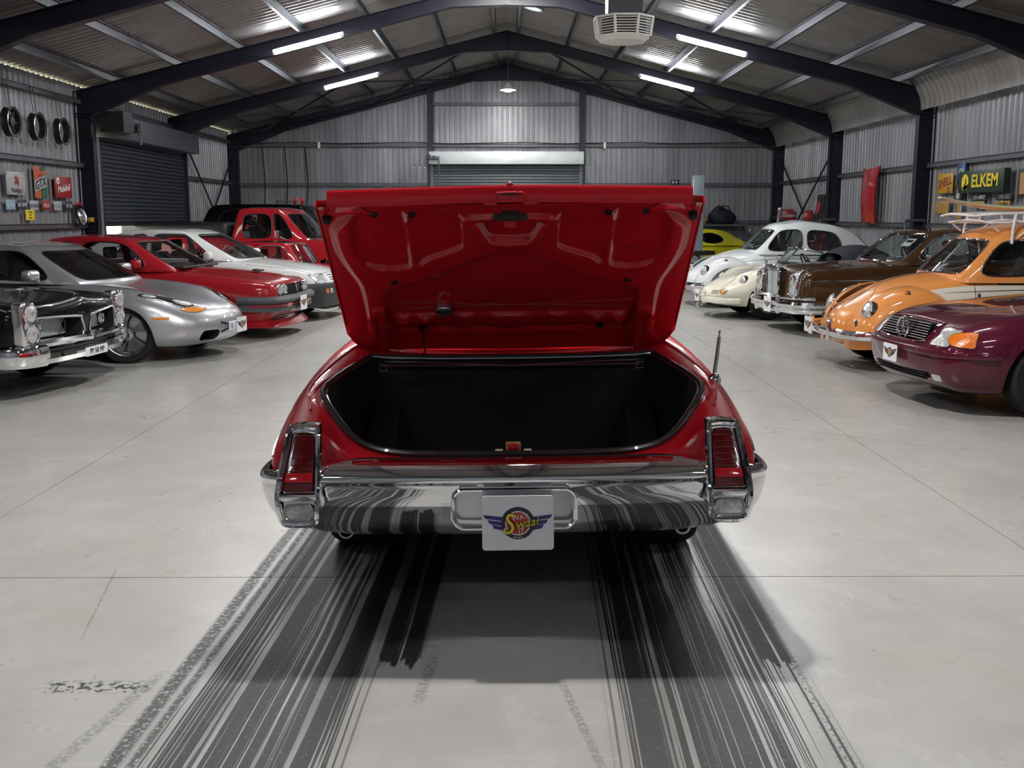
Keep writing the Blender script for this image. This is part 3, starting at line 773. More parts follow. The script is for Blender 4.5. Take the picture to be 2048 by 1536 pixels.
# seal: rubber tube around the opening with a bright tube added as its shine, drip channel beside it
ring = [hit(obv, (p.x, p.y, 3), (0, 0, -1))[0] for p in outl_s]
part('boot_seal', 'seal', olds, lambda q: q.tube([p + Vector((0, 0, .012)) for p in ring], .013, 8, closed=True))
cen = Vector((.62, 0, 0))
part('seal_shine', 'dullchrome', olds, lambda q: q.tube([p + (cen-Vector((p.x, p.y, 0))).normalized()*.016 + Vector((0, 0, .009)) for p in ring], .0045, 6, closed=True))
part('drip_channel', 'red', olds, lambda q: q.tube([p + (Vector((p.x, p.y, 0))-cen).normalized()*(.03+.012*abs(math.sin(3*p.y))) + Vector((0, 0, -.002)) for p in ring if p.x > .3], .012, 6))
for s in (1, -1):                            # raised fender edge beside the gutter
    seam('fender_seam', obv, 'top', [(.34, s*.80), (.6, s*.852), (.9, s*.815), (1.25, s*.75), (1.5, s*.72)], .007, 'red', olds)
# boot floor mat, inner side trims, wheel houses
def mat_fn(q):
    n = 18; V = []; rnd = random.Random(3)
    for i in range(n+1):
        for j in range(n+1):
            x = .20 + .98*i/n; y = (-.62 + 1.24*j/n); V.append((x, y, .395 + .012*math.sin(7*x+3*y) + .01*rnd.random()))
    q.add(V, [(i*(n+1)+j, (i+1)*(n+1)+j, (i+1)*(n+1)+j+1, i*(n+1)+j+1) for i in range(n) for j in range(n)])
part('boot_mat', 'liner', olds, mat_fn, angle=80)
def lip_cover(q):                            # padded flap inside the rear lip
    V = []; n = 30
    for j in range(n+1):
        y = -.56 + 1.12*j/n
        for k in range(7):
            a = k/6; V.append((.215 + .22*a + .01*math.sin(9*y), y, .64 - .17*a*a + .012*math.sin(13*y + 4*a)))
    q.add(V, [(j*7+k, j*7+k+1, (j+1)*7+k+1, (j+1)*7+k) for j in range(n) for k in range(6)])
part('boot_flap', 'liner', olds, lip_cover, angle=80)
for s in (1, -1):
    part('wheel_house', 'liner', olds, lambda q: q.lathe([(.0, 0), (.30, 0), (.36, .03), (.37, .16)], (1.25, s*.50, .38), (0, s, 0), 24))
# latch striker on the rear lip
part('latch_striker', ['red', 'ink_gold', 'white'], olds, lambda q: (q.m(1).box((.205, 0, .722), (.03, .058, .035)), q.m(0).box((.200, 0, .724), (.028, .044, .026)), q.m(2).box((.19, .055, .706), (.03, .03, .016)), q.m(2).box((.19, -.055, .706), (.03, .03, .016))), bevel=.003)
# torsion rods
part('torsion_rod', 'dullchrome', olds, lambda q: (q.tube([(1.10, .60, .915), (1.12, 0, .905), (1.13, -.60, .925)], .005, 6), q.tube([(1.13, .60, .93), (1.12, 0, .905), (1.10, -.60, .91)], .005, 6)))
# ---- bumper: swept chrome section
prof = [(-.13, .700), (-.075, .700), (-.035, .690), (-.004, .664), (.006, .645), (.004, .632), (-.008, .622), (-.010, .606), (-.011, .58), (-.017, .55), (-.030, .52), (-.050, .485), (-.072, .45), (-.098, .418), (-.14, .395)]
def bplan(n=72):
    P = []
    for k in range(n+1):
        t = -1 + 2*k/n; y = t
        P.append(y)
    return P
def bumper_path():
    pts = [(.0, 0), (.004, .2), (.012, .45), (.025, .66), (.040, .80), (.062, .89), (.105, .948), (.17, .972), (.26, .978), (.36, .972)]
    sm = smooth_pts([(a, b, 0) for a, b in pts], False, 5)
    return [Vector((p.x, -p.y, 0)) for p in sm[::-1][:-1]] + sm
def bumper(q):
    P = bumper_path(); n = len(prof); V = []; Fc = []
    for i, p in enumerate(P):
        a = P[max(0, i-1)]; b = P[min(len(P)-1, i+1)]; t = (b-a).normalized(); o = Vector((-t.y, t.x, 0))
        if o.x > 0 and abs(p.y) < .5: o = -o
        if abs(p.y) >= .5 and o.y*p.y < 0: o = -o
        e = max(0, (p.x-.10)/.40); ey = max(0, (abs(p.y)-.58)/.39)                 # the lower edge rises towards the ends
        for d, z in prof:
            zz = z + max(0, (.64-z)/.22)*(.095*ey*ey + .03*e) - max(0, z-.64)*.7*min(1, ey*ey); dd = d*(1-.3*e)*(1-.72*min(1, ey)**1.5)
            V.append(p + o*dd + Vector((0, 0, zz)))
    for i in range(len(P)-1):
        for k in range(n-1): Fc.append((i*n+k, i*n+k+1, (i+1)*n+k+1, (i+1)*n+k))
    Fc.append(tuple(range(n))); Fc.append(tuple(range((len(P)-1)*n, len(P)*n))[::-1])
    for i in range(len(P)-1): Fc.append((i*n, (i+1)*n, (i+1)*n+n-1, i*n+n-1))
    q.add(V, Fc)
bp = part('bumper', ['chrome2', 'void', 'dullchrome'], olds, bumper, angle=50); bp.data.materials.clear(); [bp.data.materials.append(M[k]) for k in ('chrome2', 'dullchrome')]
bm = bmesh.new(); bm.from_mesh(bp.data); bmesh.ops.recalc_face_normals(bm, faces=bm.faces); bm.to_mesh(bp.data); bm.free()
rec = [(y, z) for y, z in rrect(.445, .15, .04, 5, 0, .525)]
cut(bp, [cutter_prism([(-.1, y, z) for y, z in rec], (.17, 0, 0))])
shade(bp.data, 50)
bbv = bvh_of(bp)
part('plate_recess_trim', 'chrome2', bp, lambda q: q.tube([Vector((.012, y*1.02, z+.004)) for y, z in rec], .0085, 8, closed=True))
for s in (1, -1):
    for yy, zz in ((.635, .565),):
        part('bumper_bolt', 'chrome2', bp, lambda q: q.lathe([(.016, 0), (.013, .005), (0, .008)], (.045, s*yy, zz), (-1, 0, 0), 14))
# ---- tail lamps set in chrome pods
for s in (1, -1):
    def Q(y, z, dx=0): return Vector((.018 + max(0, z-.64)*.50 + dx, s*(y-.018), z))
    pod = empty('tail_lamp', (0, 0, 0), 0, olds)
    outer = [(.742, .545, .02), (.742, .80, .02), (.76, .832, .02), (.835, .832, .02), (.852, .81, .02), (.885, .60, .02), (.876, .515, .02), (.855, .49, .02), (.765, .49, .02), (.744, .51, .02)]
    loop = smooth_pts([Q(y, z, -.034) for y, z, _ in outer], True, 3)
    back = [p + Vector((.10, 0, 0)) for p in loop]
    def shell(q):
        n = len(loop); ins = [p + (sum(loop, Vector())/n - p)*.0 + Vector((0.0, 0, 0)) for p in loop]
        q.add(loop + back, [(k, (k+1) % n, n+(k+1) % n, n+k) for k in range(n)])
    def plate(poly, dx): return [Q(y, z, dx) for y, z in poly]
    lampobj = part('pod_shell', 'chrome2', olds, shell)
    bpy.data.objects.remove(pod)
    lampobj.name = 'tail_lamp'
    part('bezel', 'chrome2', lampobj, lambda q: q.tube(loop, .0125, 8, closed=True))
    part('bezel', 'chrome2', lampobj, lambda q: q.tube([p + (sum(loop, Vector())/len(loop) - p)*.09 + Vector((.008, 0, 0)) for p in loop], .007, 8, closed=True))
    part('backing', 'chrome2', lampobj, lambda q: q.prism(plate([(.745, .50), (.745, .82), (.845, .82), (.88, .60), (.87, .50)], .0), (.03, 0, 0)))
    lens = [(.757, .605), (.757, .79), (.77, .808), (.825, .808), (.836, .79), (.868, .62), (.862, .605)]
    part('red_lens', 'redlens', lampobj, lambda q: q.prism(plate(lens, -.022), (.02, 0, 0)), bevel=.006)
    for k in range(9):
        z = .62 + k*.021
        part('lens_rib', 'redlens', lampobj, lambda q: q.tube([Q(.762, z, -.023), Q(.86-.028*max(0, (z-.62)/.17), z, -.023)], .0012, 5))
    part('lens_band', mat('red_reflector', (.62, .012, .02), .15, 0, 1, .2, 50), lampobj, lambda q: q.prism(plate([(.76, .645), (.76, .675), (.857, .675), (.862, .645)], -.027), (.008, 0, 0)), bevel=.002)
    part('divider', 'chrome2', lampobj, lambda q: q.prism(plate([(.745, .575), (.745, .602), (.88, .602), (.88, .575)], -.036), (.03, 0, 0)), bevel=.004)
    part('reverse_lens', 'lens', lampobj, lambda q: q.prism([Q(.812 + y, .533 + z, -.03) for y, z in rrect(.098, .055, .018)], (.02, 0, 0)), bevel=.004)
    part('reverse_rim', 'dullchrome', lampobj, lambda q: q.tube([Q(.812 + y, .533 + z, -.03) for y, z in rrect(.104, .061, .02)], .004, 6, closed=True))
# ---- licence board hanging before the bumper
pl, f, R = club_plate(olds, (-.045, -.012 + .0, .493), (0, -1, 0), (-.02, 0, 1), .262, .207, True)
u_, v_ = Vector((0, -1, 0)), Vector((-.02, 0, 1)).normalized(); n_ = u_.cross(v_)
tl = Vector((math.cos(.21), math.sin(.21), 0))
def U(a): return u_*math.cos(a) + v_*math.sin(a)
text('WAT', .025, 'ink_white', pl, f + n_*.0035 + u_*.008 + v_*.0225, U(.15), U(.15 + PI/2), sx=1.05)
text('JY', .026, 'ink_white', pl, f + n_*.006 + u_*.012 - v_*.026, U(.15), U(.15 + PI/2))
text('waai', .047, 'ink_black', pl, f + n_*.0035 + u_*.0325 - v_*.0005, U(.2), U(.2 + PI/2), shear=.35, bold=.0016)
text('waai', .047, 'ink_yellow', pl, f + n_*.0045 + u_*.031 + v_*.001, U(.2), U(.2 + PI/2), shear=.35)
text('EST 2015', .0085, 'ink_white', pl, f + n_*.003 - v_*.0535, u_, v_)
es = smooth_pts([(-.008, .017), (-.013, .0215), (-.021, .0205), (-.0255, .014), (-.022, .006), (-.015, -.002), (-.0125, -.012), (-.019, -.0215), (-.028, -.0225), (-.033, -.017), (-.029, -.012)], False, 5)
for mm, r_, dz in (('ink_black', .0080, .001), ('ink_yellow', .0058, .0045)):
    part('letter_s', mm, pl, lambda q: q.tube([f + n_*dz + u_*a.x*1.5 + v_*a.y*1.5 for a in es], [r_*(.55+.75*math.sin(PI*(k+.5)/len(es))) for k in range(len(es))], 8))
# ---- aerial
an = empty('aerial', (0, 0, 0), 0, olds); bpy.data.objects.remove(an)
ap = hit(obv, (.66, -.862, 3), (0, 0, -1))[0]
ab = part('aerial', 'chrome2', olds, lambda q: q.lathe([(.0, -.01), (.030, -.01), (.029, .004), (.020, .022), (.012, .030), (.0, .032)], ap, (0, -.15, 1), 18))
part('mast', 'dullchrome', ab, lambda q: (q.tube([ap + Vector((0, 0, .02)), ap + Vector((0, -.012, .12)), ap + Vector((-.0, -.018, .185))], [.009, .008, .007], 8), q.tube([ap + Vector((0, -.018, .185)), ap + Vector((0, -.0195, .205))], .004, 6), q.lathe([(0, 0), (.0055, .002), (.0055, .008), (0, .010)], ap + Vector((0, -.0195, .203)), (0, -.1, 1), 10)))
# side chrome strip and marker
for s in (1, -1):
    seam('side_trim', obv, 'left' if s > 0 else 'right', [(.19, .70), (.4, .76), (.8, .80), (1.6, .83)], .006, 'dullchrome', olds)
    patch('side_marker', obv, 'left' if s > 0 else 'right', rrect(.10, .035, .008, 3, .34, .64), 'redlens', olds, .004, .01, rim='chrome2', rim_r=.004)
# ---- boot lid
LH = Vector((1.30, 0, 1.0)); ld = Vector((-.743, 0, .669)); ln = Vector((-.669, 0, -.743))     # along the lid, towards its underside
lid = empty('x', (0,0,0)); bpy.data.objects.remove(lid)
def LP(s, t, n=0): return LH + ld*s + Vector((0, t, 0)) + ln*n
def sdf(poly, Sg, Tg):
    d = np.full(Sg.shape, 1e9); inside = np.zeros(Sg.shape, bool); n = len(poly)
    for i in range(n):
        a, b = poly[i], poly[(i+1) % n]; ex, ey = b[0]-a[0], b[1]-a[1]; wx, wy = Sg-a[0], Tg-a[1]
        h = np.clip((wx*ex + wy*ey)/(ex*ex+ey*ey+1e-12), 0, 1); d = np.minimum(d, np.hypot(wx-ex*h, wy-ey*h))
        c = ((a[1] > Tg) != (b[1] > Tg)) & (Sg < (b[0]-a[0])*(Tg-a[1])/((b[1]-a[1]) or 1e-12) + a[0]); inside ^= c
    return np.where(inside, -d, d)
def sm(x, a, b):
    t = np.clip((x-a)/(b-a), 0, 1); return t*t*(3-2*t)
def hw(s):                                   # half width of the lid along its length
    if s > .985: return .778 - .055*min(1, (s-.985)/.012)
    return .770 + .012*s if s > .06 else .770 - (.06-s)**2*9
NS, NTT = 120, 150
Sg, Tg = np.meshgrid(np.linspace(-.012, 1.025, NS), np.linspace(-1, 1, NTT), indexing='ij')
HWg = np.vectorize(hw)(Sg); Tm = Tg*HWg
A_ = np.abs(Tm)
def P2(l): return smooth_list(l)
def smooth_list(l, n=4): return [(p.x, p.y) for p in smooth_pts([(a, b, 0) for a, b in l], True, n)]
Hh = np.full(Sg.shape, .030)
# outer flange steps down along the S shaped line
fl_ = smooth_list([(1.1, .60), (.95, .63), (.90, .69), (.84, .735), (.70, .732), (.58, .70), (.47, .665), (.30, .66), (.10, .667), (-.1, .66), (-.1, -.66), (.10, -.667), (.30, -.66), (.47, -.665), (.58, -.70), (.70, -.732), (.84, -.735), (.90, -.69), (.95, -.63), (1.1, -.60)], 3)
Hh = .012 + .020*(1-sm(sdf(fl_, Sg, Tm), -.012, .012))
def pocket(poly, depth, e=.012, mirror=True, n=3):
    global Hh
    pl_ = smooth_list(poly, n); d = sdf(pl_, Sg, Tm)
    if mirror: d = np.minimum(d, sdf([(a, -b) for a, b in pl_], Sg, Tm))
    Hh = Hh - depth*(1-sm(d, -e, e))
pocket([(.945, .62), (.955, .53), (.955, .43), (.64, .430), (.60, .47), (.595, .54), (.61, .60), (.66, .645), (.75, .665), (.87, .66)], .022)
pocket([(.95, .405), (.95, .23), (.92, .205), (.76, .20), (.72, .225), (.66, .35), (.635, .405)], .022)
pocket([(.93, .60), (.93, .45), (.67, .45), (.65, .55), (.68, .63), (.75, .645), (.87, .64)], .006)
# round embossing in the outer pockets
for s in (1, -1):
    rd = np.hypot(Sg-.775, Tm-s*.515); Hh += .004*np.exp(-((rd-.065)/.010)**2) * (Sg > .70)
# latch scoop: raised rim around a hollow
sc_ = smooth_list([(.93, .165), (.86, .15), (.79, .12), (.752, .07), (.752, -.07), (.79, -.12), (.86, -.15), (.93, -.165)], 3); d = sdf(sc_, Sg, Tm)
Hh += .016*np.exp(-((d+.012)/.020)**2) - .020*(1-sm(d, -.05, -.02))
# wide lower field behind the arched edge
pocket([(.42, .56), (.47, .47), (.55, .30), (.65, .145), (.692, .05), (.692, -.05), (.65, -.145), (.55, -.30), (.47, -.47), (.42, -.56), (.30, -.575), (.16, -.575), (.16, .575), (.30, .575)], .020, .016, False)
# cross bar with bumps
bar = (sm(Sg, .165, .185)*(1-sm(Sg, .245, .265)))*(1-sm(A_, .53, .56)); Hh += bar*(.018 + .006*np.cos(np.clip((A_-.05)*2*PI/.17, 0, 5*PI))*(A_ < .36))
for s in (1, -1):
    for tt, ss in ((.40, .225), (.50, .215)): Hh += .020*np.exp(-(((Sg-ss)/.026)**2 + ((Tm-s*tt)/.026)**2)**1.5)
Hh += .010*sm(A_, .02, .0)*(Sg > .3)*(Sg < .6)*0
# lightening holes: dimples
for s in (1, -1):
    for ss, tt in ((.505, .512),): Hh += .006*np.exp(-((np.hypot(Sg-ss, Tm-s*tt)-.026)/.007)**2)
Hh += .018*sm(Sg, .955, 1.02)
Vl = []; 
for i in range(NS):
    for j in range(NTT): Vl.append(LP(float(Sg[i, j]), float(Tm[i, j]), float(Hh[i, j])))
Fl = [(i*NTT+j, (i+1)*NTT+j, (i+1)*NTT+j+1, i*NTT+j+1) for i in range(NS-1) for j in range(NTT-1)]
M['lid_shade_red'] = paint('shaded_lid_red', (.40, .008, .012), 0, .3)  # unused darker copy of the body red, with the lid's shade in its colour
lid = raw('boot_lid', Vl, Fl, 'red', olds, 70)
# outer skin with the folded rear edge
def skin(q):
    rows = [(-.02, .006), (.0, -.004), (.2, -.018), (.5, -.026), (.8, -.026), (.982, -.018), (.990, -.016), (1.05, -.004), (1.066, .008), (1.066, .024), (1.046, .05), (1.030, .066)]
    n = 40; V = []
    for r, (s, nn) in enumerate(rows):
        for j in range(n+1):
            t = -1 + 2*j/n
            w_ = hw(min(s, .98)) + .008
            if r >= 6: w_ = .718 if r == 6 else .730
            if r == 5: w_ = hw(.98)+.010
            pk = .016*(1-abs(t)**1.3) if r >= 6 else 0
            V.append(LP(s + pk, w_*t, nn - .012*(1-t*t)*(1 if r < 6 else .3)))
    Fc = [(r*(n+1)+j, r*(n+1)+j+1, (r+1)*(n+1)+j+1, (r+1)*(n+1)+j) for r in range(len(rows)-1) for j in range(n)]
    q.add(V, Fc)
sk = part('lid_skin', 'red', lid, skin, angle=50); modify(sk, [('SOLIDIFY', dict(thickness=.004, offset=0))], 50)
for s in (1, -1):                            # folded side flange, corner gusset
    part('lid_flange', 'red', lid, lambda q: q.ribbon([LP(a, s*(hw(a)+.004), .004) for a in (-.01, .1, .3, .6, .9, .985)], ln*.014, (0, s*.006, 0)))
    part('corner_gusset', 'red', lid, lambda q: (q.prism([LP(.955, s*.74, .035), LP(.955, s*.56, .035), LP(1.02, s*.60, .06), LP(1.04, s*.70, .045)], (0, 0, .004)),))
    part('buffer', 'rubber', lid, lambda q: q.lathe([(0, 0), (.020, 0), (.017, .022), (.010, .026), (0, .026)], LP(.912, s*.752, .012), ln, 14))
    for ss, tt, r_ in ((.505, .512, .020), (.173, .417, .019), (.955, .555, .018), (.95, .40, .016)):
        part('access_hole', 'void', lid, lambda q: q.lathe([(0, .0), (r_, .0), (r_*.98, .003)], LP(ss, s*tt, float(.033 if ss > .3 else .036)), ln, 14))
# latch, key lock housing, lip recess
part('latch', ['black', 'red'], lid, lambda q: (q.box(LP(.925, 0, .03), (.05, .14, .03)), q.box(LP(.945, 0, .035), (.03, .07, .04)), q.m(1).box(LP(.905, 0, .05), (.03, .05, .03)), q.box(LP(.93, .055, .04), (.02, .04, .02)), q.box(LP(.93, -.055, .04), (.02, .04, .02))), bevel=.004)
lipn = (LP(1.030, 0, .066)-LP(1.066, 0, .024)).normalized()
def lipP(a, t): return LP(1.066, t, .024) + (LP(1.030, t, .066)-LP(1.066, t, .024))*a + Vector((-.017, 0, .004))
part('lock_recess', 'red', lid, lambda q: (q.tube([lipP(a, t) for a, t in ((.15, .05), (.12, .0), (.15, -.05), (.3, -.058), (.95, -.055))], .005, 6), q.tube([lipP(a, t) for a, t in ((.15, .05), (.3, .058), (.95, .055))], .005, 6), q.tube([lipP(a, t) for a, t in ((.62, .13), (.9, .10), (.95, .058))], .006, 6), q.tube([lipP(a, t) for a, t in ((.62, -.13), (.9, -.10), (.95, -.058))], .006, 6)))
part('lock_slot', 'void', lid, lambda q: q.ribbon([lipP(.18, .036), lipP(.18, -.036)], (0, 0, .006), (-.003, 0, 0)))
ch = LP(1.075, 0, .0)
part('boot_badge', 'chrome2', lid, lambda q: q.add([ch + Vector((0, .02, 0)), ch + Vector((0, -.02, 0)), ch + Vector((-.012, 0, .02)), ch + Vector((.05, 0, .016)), ch + Vector((.05, 0, 0))], [(0, 1, 2), (0, 2, 3), (2, 1, 3), (0, 3, 4), (1, 4, 3)]))
# boot lamp and its wire
bl_ = part('boot_lamp', 'dullchrome', lid, lambda q: q.lathe([(.0, -.01), (.040, -.01), (.042, .02), (.040, .045), (.030, .055), (0, .059)], LP(.315, .305, .012), ln, 22))
part('lamp_bracket', 'red', lid, lambda q: q.tube([LP(.345, .32, .014), LP(.362, .30, .03), LP(.352, .28, .014)], .010, 6))
wp = [LP(.173, .417, .04), LP(.10, .413, .07), Vector((1.19, .41, .98)), Vector((1.13, .422, .93)), Vector((1.12, .43, .80))]
part('lamp_wire', 'black', lid, lambda q: q.tube(smooth_pts(wp, False, 5), .004, 6))
# goose neck hinges
for s in (1, -1):
    y = s*.605
    def hinge(q):
        path = [LP(.30, 0, .040), LP(.10, 0, .048), LP(.0, 0, .055), Vector((1.245, 0, .955)), Vector((1.18, 0, .93)), Vector((1.155, 0, .89))]
        path = smooth_pts(path, False, 4)
        q.ribbon([p + Vector((0, y, 0)) for p in path], (0, .021, 0), (-.014, 0, -.012))
        for e in (-1, 1): q.ribbon([p + Vector((-.012, y+e*.021, -.010)) for p in path], (.010, 0, .004), (0, e*.003, 0))
    hg = part('hinge', 'red', olds, hinge)
    part('hinge_bracket', 'red', hg, lambda q: q.box((1.165, y, .85), (.05, .03, .16)), bevel=.006)
    part('hinge_plate', 'red', hg, lambda q: q.box(LP(.31, y, .035), (.06, .06, .05), Matrix.Rotation(-.733, 3, 'Y')), bevel=.008)
    part('hinge_clip', 'ink_gold', hg, lambda q: q.tube([Vector((1.134, y + a, .90 + b)) for a, b in rrect(.034, .03, .004)], .002, 5, closed=True))
    part('hinge_spring', 'dullchrome', hg, lambda q: q.tube([(1.15, y-s*.04, .78), (1.15, y-s*.045, .62)], .010, 6))
# cowl panel between boot and rear window
part('cowl_bead', 'red', olds, lambda q: q.tube([hit(obv, (1.19, y, 3), (0, 0, -1), .004)[0] for y in [(-.62 + 1.24*k/20) for k in range(21)]], .008, 6))
# ---- cabin
Sc = [[(1.42, .80, .985), (1.50, .79, 1.03), (1.98, .62, 1.285), (2.10, .58, 1.335)], [(1.75, .82, .99), (1.80, .80, 1.03), (2.10, .655, 1.285), (2.16, .60, 1.345)], [(2.25, .82, .99), (2.25, .80, 1.03), (2.35, .67, 1.29), (2.4, .62, 1.36)],
      [(3.0, .82, .98), (3.0, .80, 1.02), (2.9, .67, 1.29), (2.85, .62, 1.355)], [(3.30, .81, .97), (3.26, .79, 1.01), (2.96, .65, 1.285), (2.92, .60, 1.34)], [(3.55, .74, .96), (3.50, .72, 1.0), (3.06, .60, 1.28), (2.98, .55, 1.33)]]
cabin(olds, Sc, [0, .5, .9, 1], [[.0, 0, 0], [.02, .015, 0], [.025, .02, 0], [.025, .02, 0], [.02, .015, 0], [0, 0, 0]], 'red', [(1, 2), (2, 4)], bow=(-.10, .10), glass='darkglass')
for s in (1, -1): seat(olds, 2.45, s*.36, .70, 'cloth', hr=False)
# underside: axle, tank, exhausts, wheels
part('fuel_tank', 'void', olds, lambda q: q.box((.80, 0, .40), (.6, .9, .12)), bevel=.03)
part('axle', 'void', olds, lambda q: (q.tube([(1.32, -.66, .33), (1.32, .66, .33)], .045, 10), q.lathe([(0, -.15), (.12, -.06), (.14, 0), (.12, .06), (0, .15)], (1.32, 0, .33), (1, 0, 0), 16)))
for s in (1, -1):
    part('exhaust_tip', ['black', 'dullchrome'], olds, lambda q: (q.tube([(.24, s*.66, .39), (.5, s*.64, .36), (1.0, s*.6, .34)], .028, 12), q.m(1).lathe([(.024, .0), (.032, .0), (.032, .05), (.028, .05)], (.215, s*.66, .39), (1, 0, 0), 16)))
for x, s in ((1.32, 1), (1.32, -1), (4.16, 1), (4.16, -1)):
    wh = wheel(olds, x, s*.745, .345, .27, 'spoke5', 'dullchrome'); wh.location.z += .0093*s
olds.location = (.035, 3.70, 0); olds.rotation_euler = (-.0125, 0, PI/2)
# ================================================================ generic car body
def rows(tbl):                               # (x | [x...], [y...], [z...])
    out = []
    for x, y, z in tbl:
        xs = x if isinstance(x, (list, tuple)) else [x]*len(y)
        out.append(list(zip(xs, y, z)))
    return out
def new_car(name, label, tbl, tf, top, paint_m, bowF, bowR, wb, ar, cab=None, lv=2, rx=None, yi=.42, zc=None, bowT=None, two=None, cutters=()):
    car = empty(name); tag(car, label, 'car')
    S = rows(tbl); V, Fc, T = cage(S, tf, top, bowF, bowR, bowT); J = len(tf)-1
    a, b = cab or (99, 99)
    fm = [2 if (t[0] == 'T' and a <= t[1] < b and -J < t[2]+.5 < J and -J+1 <= t[2] < J-1) else 1 if t[0] == 'B' else (two(t) if two else 0) for t in T]
    body = raw('body', V, Fc, [paint_m, 'void', 'cloth', 'black'], car, 42, fm); subsurf(body, lv, 42)
    bv = bvh_of(body)
    if ar: arches(body, wb, ar, rx=rx, yi=yi, zc=zc)
    for c in cutters: cut(body, [c])
    return car, body, bv
def place(car, x, y, a, side):
    car.location = (x, y, 0); car.rotation_euler = (0, 0, -math.radians(a) if side > 0 else PI + math.radians(a))
def sweep(q, P, prof, c=(0, 0)):
    P = [Vector((p[0], p[1], p[2] if len(p) > 2 else 0)) for p in P]; n = len(prof); V = []
    for i, p in enumerate(P):
        t = (P[min(len(P)-1, i+1)] - P[max(0, i-1)]); t.z = 0; t.normalize(); o = Vector((-t.y, t.x, 0))
        if o.dot(Vector((p.x-c[0], p.y-c[1], 0))) < 0: o = -o
        V += [p + o*d + Vector((0, 0, z)) for d, z in prof]
    Fc = [(i*n+k, i*n+(k+1) % n, (i+1)*n+(k+1) % n, (i+1)*n+k) for i in range(len(P)-1) for k in range(n)] + [tuple(range(n))[::-1], tuple(range((len(P)-1)*n, len(P)*n))]
    q.add(V, Fc)
def mirror_path(pts, n=4):
    s_ = smooth_pts([(a, b, 0) for a, b in pts], False, n); return [Vector((p.x, -p.y, 0)) for p in s_[::-1][:-1]] + s_
def fix_normals(o):
    bm = bmesh.new(); bm.from_mesh(o.data); bmesh.ops.recalc_face_normals(bm, faces=bm.faces); bm.to_mesh(o.data); bm.free(); return o
def bar(name, m, car, pts, prof, c=(-1, 0), n=4, angle=40): return fix_normals(part(name, m, car, lambda q: sweep(q, mirror_path(pts, n), prof, c), angle=angle))
def lamp(name, car, p, d, r, m='lens', rim='chrome', dep=.05, rr=.012):
    p, d = Vector(p), Vector(d).normalized()
    o = part(name, m, car, lambda q: q.lathe([(r, -.01), (r*.9, r*.16), (r*.6, r*.28), (r*.3, r*.33), (0, r*.35)], p, d, 24))
    part('bezel', rim, o, lambda q: q.lathe([(r*.99, -dep), (r+rr, -dep), (r+rr*1.1, -.004), (r+rr*.6, .01), (r, .004)], p, d, 24))
    part('bulb', 'reflector', o, lambda q: q.lathe([(r*.3, 0), (r*.28, r*.34), (0, r*.37)], p, d, 12)); return o
def mirror(name, car, p, m, sz=(.10, .17, .11), arm='black'):
    o = part(name, m, car, lambda q: q.box(p, sz), bevel=min(sz)*.42, seg=4); s = 1 if p[1] > 0 else -1
    part('arm', arm, o, lambda q: q.tube([(p[0], p[1], p[2]-.02), (p[0], p[1]-s*.14, p[2]-.06)], .018, 6)); return o
def wiper(car, a, b, m='black'): return part('wiper', m, car, lambda q: (q.tube([a, b], .007, 5), q.tube([(a[0], a[1], a[2]), (a[0]+.03, a[1]+.05, a[2]-.03)], .010, 5)))
def prism_x(poly, x0, x1): return cutter_prism([(x1, y, z) for y, z in poly], (x0-x1, 0, 0))

# ================================================================ left row: faces +X
# ---- black saloon with stacked lamps
M['pblack'] = paint('black_paint', (.003, .003, .004), 0, .22, .45)
gp = [(.09, .50), (.66, .505), (.68, .54), (.68, .69), (.64, .715), (.14, .69), (.09, .66)]
car, body, bv = new_car('black_hardtop', 'black classic hardtop with stacked round headlamps and a split chrome grille', [
    ([.80, .86, .87, .86, .82], [.84, .90, .91, .91, .88], [.34, .44, .56, .72, .82]), ([.70]*5, [.88, .95, .96, .955, .90], [.26, .40, .58, .74, .845]), (.3, [.88, .95, .97, .955, .86], [.24, .38, .60, .78, .875]),
    (-.4, [.88, .95, .965, .945, .82], [.24, .38, .60, .82, .92]), (-.75, [.88, .95, .965, .94, .80], [.22, .38, .60, .83, .95]), (-2.0, [.88, .95, .965, .93, .79], [.22, .38, .60, .84, .96]), (-3.2, [.88, .95, .965, .94, .80], [.22, .38, .60, .84, .95]), (-4.1, [.84, .92, .94, .92, .80], [.30, .42, .60, .80, .90]), (-4.3, [.80, .88, .90, .88, .78], [.36, .44, .60, .76, .84])],
    [0, .14, .5, .85, 1], [[.06, .02, -.0, 0], [.05, .03, .005, 0], [.05, .035, .01, -.005], [.05, .04, .015, 0], [.04, .03, .01, 0], [.02, .02, .01, 0], [.02, .02, .01, 0], [.02, .02, .01, 0], [.02, .01, 0, 0]], 'pblack', [.10, .13, .14, .15, .16], [-.1]*5, 2.92, .41, cab=(4, 6), bowT=[0, .14, .08, .02, 0, 0, 0, 0, 0],
    cutters=[prism_x([(s*a, b) for a, b in gp], .70, 1.3) for s in (1, -1)])
gto = car
